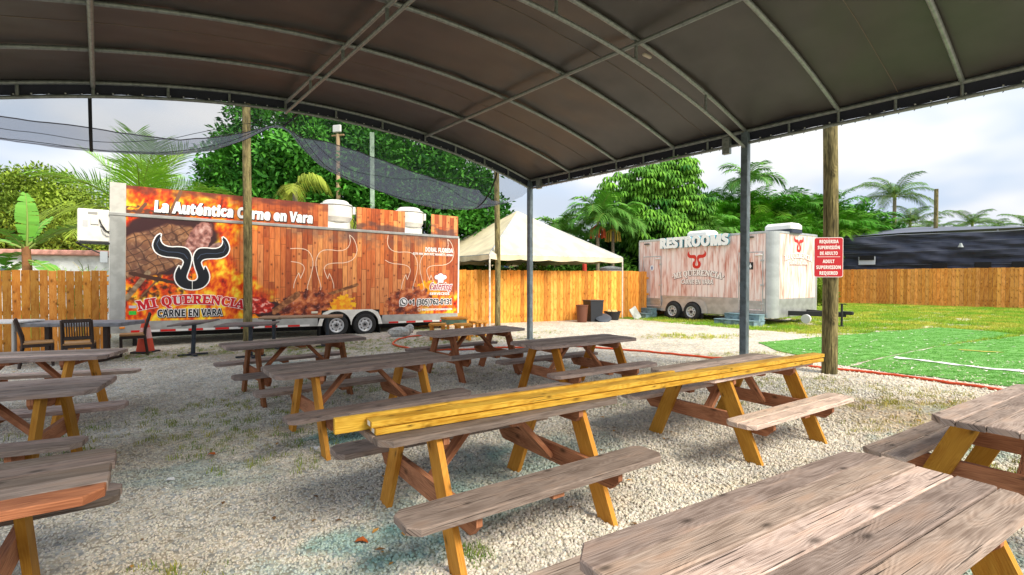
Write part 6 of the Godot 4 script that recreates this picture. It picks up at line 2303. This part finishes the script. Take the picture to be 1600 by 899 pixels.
func build_plants() -> void:
	var clA := leaf_cluster(9, 0.26, 0.055, 0.30, 0.1, 1)
	var clB := leaf_cluster(10, 0.16, 0.035, 0.24, -0.2, 2)
	var clC := leaf_cluster(7, 0.34, 0.075, 0.30, 0.25, 3)
	# the big dark tree behind the food trailer
	var bl := [[0.0, 6.4, 0.0, 3.4, 0.8]]
	for q in [[-5.0, 6.0, -0.5, 2.3], [-3.2, 7.9, 0.5, 2.4], [-0.6, 8.9, 0.0, 2.3], [2.4, 7.6, 0.4, 2.5], [4.6, 5.9, 0.6, 2.2], [-5.6, 4.2, 1.0, 2.0], [-2.4, 4.6, 1.9, 2.3], [0.8, 4.6, 2.2, 2.3], [3.4, 4.4, 1.9, 2.1], [5.8, 4.3, 1.0, 1.7], [-4.1, 6.6, 2.0, 1.6], [1.6, 6.4, 2.3, 1.7], [-1.0, 6.6, 2.5, 1.8], [4.9, 4.9, 1.8, 1.3], [6.6, 3.9, 0.4, 1.2]]:
		bl.append(q)
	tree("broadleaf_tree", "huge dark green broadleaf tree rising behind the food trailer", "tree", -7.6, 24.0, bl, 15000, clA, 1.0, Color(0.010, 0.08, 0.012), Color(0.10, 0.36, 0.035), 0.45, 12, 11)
	# the bright bush on the left
	bl = [[0.0, 3.6, 0.0, 2.6, 0.85], [-2.6, 4.0, 0.0, 2.3], [1.9, 4.2, 0.0, 1.9], [0.2, 5.4, 0.2, 1.6], [3.0, 3.0, 0.6, 1.7], [-1.6, 5.2, 0.0, 1.6], [-4.2, 3.6, 0.0, 2.2], [3.6, 1.7, 1.0, 1.5]]
	tree("broadleaf_tree", "rounded bright green tree at the left edge behind the white house", "tree", -22.0, 23.5, bl, 8500, clB, 1.25, Color(0.09, 0.17, 0.02), Color(0.32, 0.45, 0.05), 0.28, 5, 12)
	# umbrella tree
	bl = [[0.0, 5.0, 0.0, 2.0, 1.0], [1.1, 7.0, 0.3, 1.5], [-1.6, 6.2, 0.3, 1.4], [1.9, 5.4, 0.6, 1.3], [0.1, 4.2, 1.5, 1.5], [0.9, 3.0, 1.3, 1.3], [-0.4, 6.9, 0.8, 1.2], [1.5, 7.9, 0.0, 0.9], [2.0, 3.9, 0.6, 1.2], [-1.4, 4.7, 0.6, 1.1]]
	tree("umbrella_tree", "glossy umbrella tree with drooping leaf clusters behind the restroom trailer", "tree", 7.7, 28.0, bl, 3400, umbrella_cluster(), 0.78, Color(0.02, 0.12, 0.012), Color(0.20, 0.46, 0.04), 0.22, 7, 13, "", true)
	# darker shrubbery under and behind it
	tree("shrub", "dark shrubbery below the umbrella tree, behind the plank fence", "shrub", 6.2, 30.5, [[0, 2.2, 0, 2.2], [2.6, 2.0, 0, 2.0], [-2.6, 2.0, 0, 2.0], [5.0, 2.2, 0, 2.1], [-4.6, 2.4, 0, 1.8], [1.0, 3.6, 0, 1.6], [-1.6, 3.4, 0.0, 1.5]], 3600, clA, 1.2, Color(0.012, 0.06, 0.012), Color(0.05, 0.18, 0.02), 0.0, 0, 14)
	tree("shrub", "bright green round shrub under the cream tent, behind the fence", "shrub", 0.95, 24.6, [[0, 1.4, 0, 1.0], [0.9, 1.3, 0, 0.8], [-0.9, 1.2, 0, 0.8]], 1500, clB, 0.9, Color(0.10, 0.26, 0.02), Color(0.26, 0.48, 0.04), 0.0, 0, 15)
	tree("shrub", "dark leafy shrub seen under the tent's right corner", "shrub", 3.6, 26.0, [[0, 1.5, 0, 1.2], [1.6, 1.7, 0, 1.1], [-1.3, 1.6, 0, 0.9]], 1300, clA, 1.0, Color(0.03, 0.11, 0.02), Color(0.12, 0.30, 0.03), 0.0, 0, 16)
	tree("shrub", "small green bush in the corner beside the drawbar", "shrub", 17.9, 29.7, [[0, 1.2, 0, 0.8], [0.5, 0.6, 0.2, 0.6]], 700, clB, 1.0, Color(0.10, 0.22, 0.02), Color(0.30, 0.46, 0.05), 0.0, 0, 17)
	tree("shrub", "dark green shrub row behind the food trailer's right end", "shrub", -3.4, 25.5, [[0, 2.0, 0, 1.6], [2.0, 1.8, 0, 1.4], [-2.0, 2.2, 0, 1.6]], 1600, clA, 1.2, Color(0.03, 0.10, 0.02), Color(0.12, 0.28, 0.03), 0.0, 0, 18)
	# palms
	var pg := "palms behind the fences"
	palm("big feathery bright green palm behind the left end of the food trailer", -12.6, 17.0, 3.6, 20, "bright", 1.12, 0.16, pg, 1)
	palm("drooping yellowing palm frond cluster above the food trailer header", -7.75, 18.0, 5.0, 3, "yellow", 0.72, 0.10, pg, 2)
	palm("yellowing palm fronds between the two roof fans of the food trailer", -6.0, 18.6, 3.85, 3, "yellow", 0.8, 0.08, pg, 3)
	palm("bright palm with red fruit stalks, left of the umbrella tree", 4.2, 24.6, 4.5, 15, "christmas", 1.15, 0.09, pg, 4)
	palm("slim palm with pale trunk right beside the umbrella tree", 5.0, 24.9, 4.2, 14, "christmas", 1.1, 0.085, pg, 5)
	palm("shorter palm half hidden behind the tent roof slope", 2.6, 26.5, 3.9, 14, "christmas", 1.2, 0.09, pg, 6)
	palm("low palm between the umbrella tree and the restroom roof", 10.6, 27.5, 4.0, 13, "christmas", 1.15, 0.09, pg, 7)
	for q in [[4.2, 24.6, 3.75, 8], [5.0, 24.9, 3.6, 6]]:
		var mb := MB.new()
		for i in q[3]:
			var a: float = TAU * i / q[3]
			var o := Vector3(cos(a) * 0.1, 0.45, sin(a) * 0.1)
			tube(mb, PackedVector3Array([o, o + Vector3(cos(a) * 0.22, -0.15, sin(a) * 0.22), o + Vector3(cos(a) * 0.26, -0.6, sin(a) * 0.26)]), 0.03, 5, 0.05)
		solo("fruit_stalks", mb.mesh(), mat(rgb(186, 70, 30) if q[3] == 8 else rgb(190, 160, 60), 0.7), "reddish fruit stalks hanging under the bright palm's crown" if q[3] == 8 else "yellow fruit stalks hanging under the slim pale palm's crown", "fruit", P(q[0], q[1], q[2]))
	palm("palm with arching fronds against the sky above the grey square post", 16.2, 34.5, 8.2, 13, "christmas", 1.35, 0.14, pg, 8)
	palm("tall coconut palm against the sky, highest one right of the sign", 34.2, 45.0, 8.9, 15, "coconut", 1.22, 0.17, pg, 9)
	palm("smaller coconut palm just right of the tall one", 36.4, 46.0, 6.6, 13, "coconut", 1.0, 0.16, pg, 10)
	palm("yellowing palm at the right, beyond the black shade cloth", 48.5, 53.0, 7.3, 13, "coconut", 1.05, 0.15, pg, 11)
	palm("small palm between the thin pole and the yellowing palm", 43.0, 52.0, 6.6, 12, "coconut", 0.9, 0.15, pg, 12)
	palm("far palm just right of the yellowing palm", 52.4, 55.0, 6.9, 11, "coconut", 0.8, 0.15, pg, 13)
	palm("palm at the right edge of the view above the shade cloth", 56.5, 55.0, 7.2, 13, "coconut", 1.05, 0.15, pg, 14)
	# the thicket of clumping palms
	var r := RandomNumberGenerator.new()
	r.seed = 99
	for i in 26:
		var f := i / 25.0
		var x := lerpf(12.2, 33.0, f)
		var z := 33.5 + 6.0 * f + (2.2 if i % 2 else 0.0)
		var h := (5.2 if i % 2 else 3.4) + r.randf_range(-0.3, 0.6) + 0.6 * f - 3.2 * smoothstep(0.62, 0.95, f)
		var nth: String = ["first", "second", "third", "fourth", "fifth", "sixth", "seventh", "eighth", "ninth", "tenth", "eleventh", "twelfth", "thirteenth"][i / 2]
		palm("%s clump from the left in the %s row of the green palm thicket" % [nth, "rear" if i % 2 else "front"], x, z, h, 17, "areca", 1.15 + 0.12 * r.randf(), 0.07, "clumping palms of the thicket", 200 + i)
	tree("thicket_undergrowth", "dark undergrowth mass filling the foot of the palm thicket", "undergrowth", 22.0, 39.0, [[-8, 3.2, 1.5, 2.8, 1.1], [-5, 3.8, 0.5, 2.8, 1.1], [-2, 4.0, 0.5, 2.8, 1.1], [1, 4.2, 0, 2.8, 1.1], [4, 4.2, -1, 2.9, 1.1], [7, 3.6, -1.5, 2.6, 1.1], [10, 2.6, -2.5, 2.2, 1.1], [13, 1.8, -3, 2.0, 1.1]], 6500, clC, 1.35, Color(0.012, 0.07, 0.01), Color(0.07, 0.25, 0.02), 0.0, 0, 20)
	tree("far_tree_line", "low blue-green tree line far beyond the shade cloth, right", "trees", 55.0, 62.0, [[-16, 3.2, 0, 3.2], [-12, 3.6, 0, 3.2], [-7, 4.0, 0, 3.2], [-2, 3.8, 0, 3.2], [3, 4.2, 0, 3.2], [8, 4.2, 0, 3.4], [13, 4.4, 0, 3.4]], 3800, clA, 2.0, Color(0.04, 0.10, 0.03), Color(0.12, 0.24, 0.05), 0.0, 0, 21)
	# banana plants behind the left fence
	var bt := thing("banana_plant", "banana plant with broad upright leaves behind the left plank fence", "banana plant", P(-12.55, 13.0, 0))
	var mb := MB.new()
	tube(mb, PackedVector3Array([Vector3(0, -0.1, 0), Vector3(0.03, 1.2, 0), Vector3(-0.02, 2.45, 0)]), 0.15, 12, 0.09)
	part("trunk", mb.mesh(), worn(rgb(140, 96, 60), 0.5, 0.85, 0.0, 2.5, 3), bt)
	var lf := [[1.5, 0.24, 1.75, 0.5, 2.6, 0.0], [1.75, 0.26, 0.75, 0.9, 0.15, 0.0], [1.55, 0.25, 0.55, 1.3, 3.3, 0.0], [1.4, 0.24, -0.1, 0.8, -0.35, -0.25], [1.1, 0.2, 1.3, 0.7, 1.2, 0.0], [1.1, 0.22, 0.9, 1.1, -1.6, 0.0], [1.4, 0.22, 0.4, 1.6, 2.7, -0.15], [1.0, 0.2, 0.9, 0.9, 0.6, 0.1]]
	for i in lf.size():
		var q: Array = lf[i]
		part("leaf", banana_leaf(q[0], q[1], q[2], q[3], i + 1, Color(0.13, 0.34, 0.05) if i != 1 else Color(0.20, 0.36, 0.06)), M["leafA"], bt, Transform3D(Basis(Vector3.UP, q[4]), Vector3(0, 2.35 + q[5], 0)))
	bt = thing("banana_plant", "shorter banana plant with ragged leaves at the very left edge", "banana plant", P(-13.6, 13.2, 0))
	part("trunk", cyl_mesh(Vector3.ZERO, Vector3(0, 1.6, 0), 0.12, 0.08), worn(rgb(140, 96, 60), 0.5, 0.85, 0.0, 2.5, 3), bt)
	for i in 6:
		part("leaf", banana_leaf(1.1, 0.2, 0.9 - 0.2 * i * 0.5, 0.9, i + 20, Color(0.16, 0.36, 0.05)), M["leafA"], bt, Transform3D(Basis(Vector3.UP, i * 1.1 + 0.3), Vector3(0, 1.55, 0)))
	# tall grass behind the left fence
	for q in [[-11.2, 12.7, 1.2, "tall arching reed clump behind the left fence, nearest the trailer"], [-10.5, 12.5, 1.25, "tall grass clump by the yellow gas pipe"], [-11.9, 12.4, 0.85, "low tall-grass clump between the banana plant and the reeds"], [-13.2, 12.2, 0.7, "low weeds at the foot of the left banana plant"]]:
		solo("reed_clump", (func() -> ArrayMesh:
			var rr := RandomNumberGenerator.new()
			rr.seed = int(absf(q[0]) * 100)
			var b := MB.new()
			for i in 70:
				var a := rr.randf() * TAU
				var d := Vector3(cos(a), 0, sin(a))
				var base := d * 0.25 * rr.randf()
				var H: float = (1.3 + 1.2 * rr.randf()) * q[2]
				var reach: float = rr.randf_range(0.2, 0.85) * q[2]
				var s := Vector3(-sin(a), 0, cos(a)) * 0.022
				var k := rr.randf_range(0.75, 1.2)
				b.col = Color(0.20 * k, 0.36 * k, 0.06 * k) if rr.randf() < 0.75 else Color(0.42 * k, 0.36 * k, 0.14 * k)
				var prev := base
				for j in 5:
					var f := (j + 1) / 5.0
					var p: Vector3 = base + d * reach * f * f + Vector3(0, H * (f - 0.33 * f * f * f), 0)
					var w0 := s * (1.0 - 0.8 * j / 5.0)
					var w1 := s * (1.0 - 0.8 * (j + 1) / 5.0)
					b.quad(prev - w0, p - w1, p + w1, prev + w0)
					prev = p
			return b.mesh()).call(), M["leafA"], q[3], "reeds", P(q[0], q[1], 0))

# ---------------------------------------------------------------- backdrop buildings
func build_backdrop() -> void:
	var h := thing("white_house", "low white house with a pinkish roof behind the left fence", "house", P(-17.2, 19.0, 0), 0.35)
	bpart("wall", Vector3(9.0, 2.5, 5.0), Vector3(0, 1.25, -2.5), worn(rgb(226, 232, 240), 0.4, 0.8, 0.0, 0.6, 4), h, 0.02)
	bpart("roof", Vector3(9.5, 0.20, 5.6), Vector3(0, 2.60, -2.5), worn(rgb(206, 150, 140), 0.6, 0.8, 0.0, 1.0, 4), h, 0.03)
	bpart("window", Vector3(1.2, 0.9, 0.05), Vector3(-2.0, 1.6, 0.02), mat(rgb(70, 84, 96), 0.15), h, 0.01)
	# shade cloth structure behind the right fence
	var s := thing("shade_house", "long black shade cloth wall with a peaked roof behind the right fence", "shade structure", P(20.5, 38.5, 0), atan2(-0.72, 0.69))
	var L := 22.0
	var H := 4.55
	var mb := MB.new()
	var nx := 240
	var ny := 48
	var pt := func(i: int, j: int) -> Vector3:
		var x := -2.0 + L * i / nx
		var y := H * j / ny
		var sag := 0.10 * sin(x * 1.1) * (0.3 if j == ny else 0.15)
		return Vector3(x, y - sag - 0.12 * absf(sin(x * 0.43)) * (1.0 if j == ny else 0.4), 0.22 * gn2.get_noise_2d(x * 0.35 + y * 0.5, y * 1.3) + 0.09 * sin(y * 3.4 + 2.6 * gn1.get_noise_2d(x * 0.16, 3.0) + x * 0.25))
	for i in nx:
		for j in ny:
			var q := [pt.call(i, j), pt.call(i + 1, j), pt.call(i + 1, j + 1), pt.call(i, j + 1)]
			mb.quad_out((q[0] + q[2]) * 0.5 - Vector3(0, 0, 1), q[0], q[1], q[2], q[3])
	part("cloth_wall", mb.mesh(), M["shade"], s)
	for j in [15, 27, 36, 42]:
		var pts := PackedVector3Array()
		for i in range(0, nx + 1, 2):
			pts.append(pt.call(i, j) + Vector3(0, 0, 0.02))
		mb = MB.new()
		tube(mb, pts, 0.009, 5)
		part("seam", mb.mesh(), mat(rgb(112, 118, 134), 0.7), s)
	var edge := PackedVector3Array()
	for i in range(0, nx + 1, 2):
		edge.append(pt.call(i, ny))
	mb = MB.new()
	tube(mb, edge, 0.035, 6)
	part("top_edge", mb.mesh(), mat(rgb(120, 126, 138), 0.7), s)
	for x in [5.6, 14.0]:
		for q in [[-0.55, 0.35], [0.55, 0.35]]:
			pass
		bpart("flap_opening", Vector3(0.95, 0.55, 0.05), Vector3(x, 2.85, 0.16), mat(rgb(206, 214, 224), 0.8), s, 0.01)
		bpart("flap", Vector3(0.85, 0.32, 0.05), Vector3(x, 3.05, 0.22), M["black"], s, 0.01)
	for x in [2.0, 9.4, 11.4, 13.0, 15.2]:
		bpart("vent", Vector3(0.75, 0.55, 0.05), Vector3(x, 2.35, 0.2), M["black"], s, 0.01)
	for x in [-2.0, 2.6, 7.0, 12.0, 17.0]:
		part("frame_post", cyl_mesh(Vector3(x, 0, -0.2), Vector3(x, H, -0.2), 0.05), M["galv"], s)
	mb = MB.new()
	var apex := Vector3(7.6, H + 0.75, -4.0)
	for q in [[Vector3(0.5, H - 0.1, -0.1), Vector3(7.6, H + 0.1, -0.1)], [Vector3(7.6, H + 0.1, -0.1), Vector3(14.0, H + 0.05, -0.1)], [Vector3(14.0, H + 0.05, -0.1), Vector3(14.0, H - 0.1, -8.0)], [Vector3(14.0, H - 0.1, -8.0), Vector3(0.5, H - 0.1, -8.0)], [Vector3(0.5, H - 0.1, -8.0), Vector3(0.5, H - 0.1, -0.1)]]:
		mb.tri_out(Vector3(7, 0, -4), q[0], q[1], apex)
	part("peaked_roof", mb.mesh(), mat(rgb(96, 102, 118), 0.9), s)
	# hanging lamp
	part("hanging_lamp", cyl_mesh(Vector3(10.4, 3.55, 0.3), Vector3(10.4, 3.8, 0.3), 0.14, 0.05), mat(rgb(190, 200, 206), 0.5), s)
	solo("short_post", cyl_mesh(Vector3.ZERO, Vector3(0, 4.0, 0), 0.15, 0.14), M["pole"], "short timber post seen right behind the red sign", "post", P(21.7, 33.6, 0))
	# odds and ends behind the honey fence
	var w := thing("beige_wall", "beige rendered garden wall seen under the cream tent", "wall", P(1.0, 27.6, 0), 0.45)
	bpart("wall_body", Vector3(5.0, 2.6, 0.25), Vector3(0, 1.3, 0), worn(rgb(200, 176, 150), 0.5, 0.85, 0.0, 0.7, 4), w, 0.02)
	bpart("blue_panel", Vector3(0.6, 0.5, 0.05), Vector3(-1.7, 2.35, 0.15), mat(rgb(40, 64, 110), 0.6), w, 0.01)
	bpart("coping", Vector3(5.1, 0.1, 0.32), Vector3(0, 2.65, 0), worn(rgb(180, 150, 130), 0.5, 0.85, 0.0, 0.7, 4), w, 0.02)
	mb = MB.new()
	lathe(mb, PackedVector2Array([Vector2(0, 0), Vector2(0.5, 0), Vector2(0.5, 0.7), Vector2(0.53, 0.72), Vector2(0.53, 0.78), Vector2(0.1, 0.86), Vector2(0, 0.86)]), 24, Transform3D(Basis(), Vector3(0, 1.35, 0)))
	for a in 3:
		tube(mb, PackedVector3Array([Vector3(cos(a * 2.1) * 0.4, 0, sin(a * 2.1) * 0.4), Vector3(cos(a * 2.1) * 0.4, 1.36, sin(a * 2.1) * 0.4)]), 0.04, 6)
	solo("water_tank", mb.mesh(), worn(rgb(176, 182, 186), 0.5, 0.4, 0.4, 1.0, 4), "small grey water tank behind the fence under the tent corner", "tank", P(4.6, 23.4, 0))
	solo("red_post", cyl_mesh(Vector3.ZERO, Vector3(0, 2.75, 0), 0.12, 0.10, 10), mat(rgb(186, 60, 40), 0.7), "short red post behind the fence below the tent edge", "post", P(3.35, 23.2, 0))

# ---------------------------------------------------------------- sky
func cloudy_sky() -> ImageTexture:
	var W := 1024
	var H := 512
	var n := fnl(21, 1.0, 5)
	var n2 := fnl(22, 1.0, 4)
	var im := Image.create(W, H, false, Image.FORMAT_RGBF)
	for y in H:
		var el := PI * (0.5 - (y + 0.5) / H)
		for x in W:
			var az := TAU * (x + 0.5) / W
			var d := Vector3(cos(el) * sin(az), sin(el), cos(el) * cos(az))
			var p := d / (absf(d.y) + 0.22)
			var a := n.get_noise_3d(p.x * 0.75, p.z * 0.75, d.y * 1.5) + 0.5 * n2.get_noise_3d(p.x * 1.9 + 5.0, p.z * 1.9, d.y)
			var k := smoothstep(-0.35, 0.45, a)
			var c := Color(0.63, 0.74, 0.90).lerp(Color(0.98, 0.98, 0.98), k)
			var b := n2.get_noise_3d(p.x * 0.6 - 9.0, p.z * 0.6, 2.0)
			c = c.lerp(Color(0.66, 0.70, 0.76), smoothstep(0.1, 0.55, b) * 0.38)
			var up := 0.262 * (1.0 + 0.7 * clampf(d.y, 0, 1))
			if d.y < 0.0:
				c = Color(0.3, 0.28, 0.22)
				up = 1.0
			im.set_pixel(x, y, Color(c.r * up, c.g * up, c.b * up))
	return ImageTexture.create_from_image(im)

func build_materials() -> void:
	for i in 3:
		wood("grey%d" % i, 50 + i * 9, rgb(142, 128, 121), rgb(198, 186, 180), rgb(170, 142, 124), [5, 3, 6][i], [0.12, 0.15, 0.10][i], 0.9, 0.82)
	wood("yellow", 101, rgb(188, 124, 42), rgb(222, 164, 72), rgb(200, 132, 42), 4, 0.05, 0.8, 0.7)
	M["orange"] = tinted(M["yellow"], Color(0.98, 0.90, 0.78))
	wood("lumber", 111, rgb(188, 136, 36), rgb(236, 196, 84), rgb(212, 164, 48), 8, 0.06, 1.1, 0.65)
	wood("beam", 131, rgb(142, 92, 66), rgb(198, 140, 104), rgb(168, 108, 78), 4, 0.1, 0.9, 0.8)
	M["dark"] = tinted(M["beam"], Color(0.92, 0.86, 0.80))
	wood("fence0", 151, rgb(188, 116, 42), rgb(236, 174, 84), rgb(214, 140, 54), 7, 0.03, 0.9, 0.75)
	wood("fence1", 161, rgb(198, 128, 50), rgb(240, 184, 98), rgb(220, 148, 64), 9, 0.03, 0.9, 0.75)
	wood("pole", 171, rgb(92, 86, 58), rgb(160, 146, 102), rgb(112, 116, 74), 2, 0.26, 1.2, 0.9, 256, 512)
	M["pole"].uv1_scale = Vector3(1.5, 0.4, 1)
	M["bark"] = worn(rgb(112, 92, 74), 0.6, 0.9, 0.0, 2.0, 3)
	M["palmtrunk"] = worn(rgb(150, 138, 118), 0.6, 0.9, 0.0, 2.5, 4)
	M["galv"] = worn(rgb(150, 156, 154), 0.5, 0.45, 0.55, 3.0, 6)
	M["alu"] = worn(rgb(200, 204, 206), 0.5, 0.4, 0.4, 2.0, 6)
	M["steel"] = mat(rgb(170, 172, 174), 0.35, 0.7)
	M["postpaint"] = worn(rgb(108, 122, 132), 0.5, 0.5, 0.1, 1.6, 7)
	M["darkpaint"] = worn(rgb(52, 62, 74), 0.4, 0.55, 0.0, 2.0, 7)
	M["whitepaint"] = worn(rgb(226, 222, 214), 0.4, 0.5, 0.0, 2.0, 7)
	M["black"] = mat(rgb(16, 16, 18), 0.8)
	M["black2"] = mat(rgb(34, 35, 38), 0.6)
	M["rubber"] = worn(rgb(44, 44, 46), 0.4, 0.85, 0.0, 3.0, 8)
	M["rim"] = mat(rgb(206, 208, 212), 0.35, 0.3)
	M["chair"] = worn(rgb(58, 42, 36), 0.4, 0.6, 0.0, 3.0, 8)
	M["cloth"] = worn(rgb(66, 62, 60), 0.2, 0.48, 0.0, 0.5, 5)
	M["seam"] = mat(rgb(124, 110, 98), 0.8)
	M["navy"] = mat(rgb(22, 26, 44), 0.7)
	M["tent"] = worn(rgb(224, 212, 180), 0.3, 0.65, 0.0, 0.45, 5)
	M["tent"].backlight_enabled = true
	M["tent"].backlight = Color(0.25, 0.24, 0.2)
	M["shade"] = worn(rgb(56, 62, 82), 0.4, 0.7, 0.0, 0.4, 5)
	var net := mat(Color(0.24, 0.27, 0.34, 0.30), 0.9)
	net.transparency = BaseMaterial3D.TRANSPARENCY_ALPHA
	net.cull_mode = BaseMaterial3D.CULL_DISABLED
	M["net"] = net
	M["netdense"] = net.duplicate()
	M["netdense"].albedo_color = Color(0.30, 0.32, 0.39, 0.50)
	var nd := mat(Color(0.08, 0.085, 0.11), 0.9)
	M["netdark"] = nd
	M["leafA"] = leaf_mat(0.34, 0.62)
	M["leafB"] = leaf_mat(0.34, 0.66)
	M["leafB"].albedo_color = Color(0.9, 0.98, 0.84)

# ---------------------------------------------------------------- scene
func _ready() -> void:
	rng.seed = 7
	gn1 = fnl(1, 1.0, 3)
	gn2 = fnl(2, 1.0, 2)
	gn3 = fnl(3, 1.0, 4)
	var cam := Camera3D.new()
	cam.name = "camera"
	add_child(cam)
	cam.position = Vector3(0, 1.62, 0)
	cam.rotation = Vector3(-0.01754, 0, 0)
	cam.fov = 59.6
	cam.near = 0.05
	cam.far = 2000.0
	cam.current = true
	var we := WorldEnvironment.new()
	we.name = "environment"
	var e := Environment.new()
	e.background_mode = Environment.BG_SKY
	var sky := Sky.new()
	var sm := PanoramaSkyMaterial.new()
	sm.panorama = cloudy_sky()
	sky.sky_material = sm
	e.sky = sky
	e.tonemap_mode = Environment.TONE_MAPPER_LINEAR
	e.tonemap_exposure = 3.75
	e.sdfgi_enabled = true
	e.ssao_enabled = true
	e.ssil_enabled = true
	we.environment = e
	add_child(we)
	var sun := DirectionalLight3D.new()
	sun.name = "sun"
	sun.light_energy = 0.5
	sun.light_angular_distance = 28.0
	sun.light_color = Color(1.0, 0.95, 0.86)
	sun.shadow_enabled = true
	add_child(sun)
	sun.look_at_from_position(Vector3(8, 10, 7), Vector3.ZERO)
	build_materials()
	build_ground()
	build_canopy()
	build_net()
	build_food_trailer()
	build_restroom_trailer()
	build_fences()
	build_tent()
	build_backdrop()
	build_plants()
	build_turf()
	build_tables()
	build_poles()
	build_small_things()
	build_hose()
	build_grass()
	build_gravel()
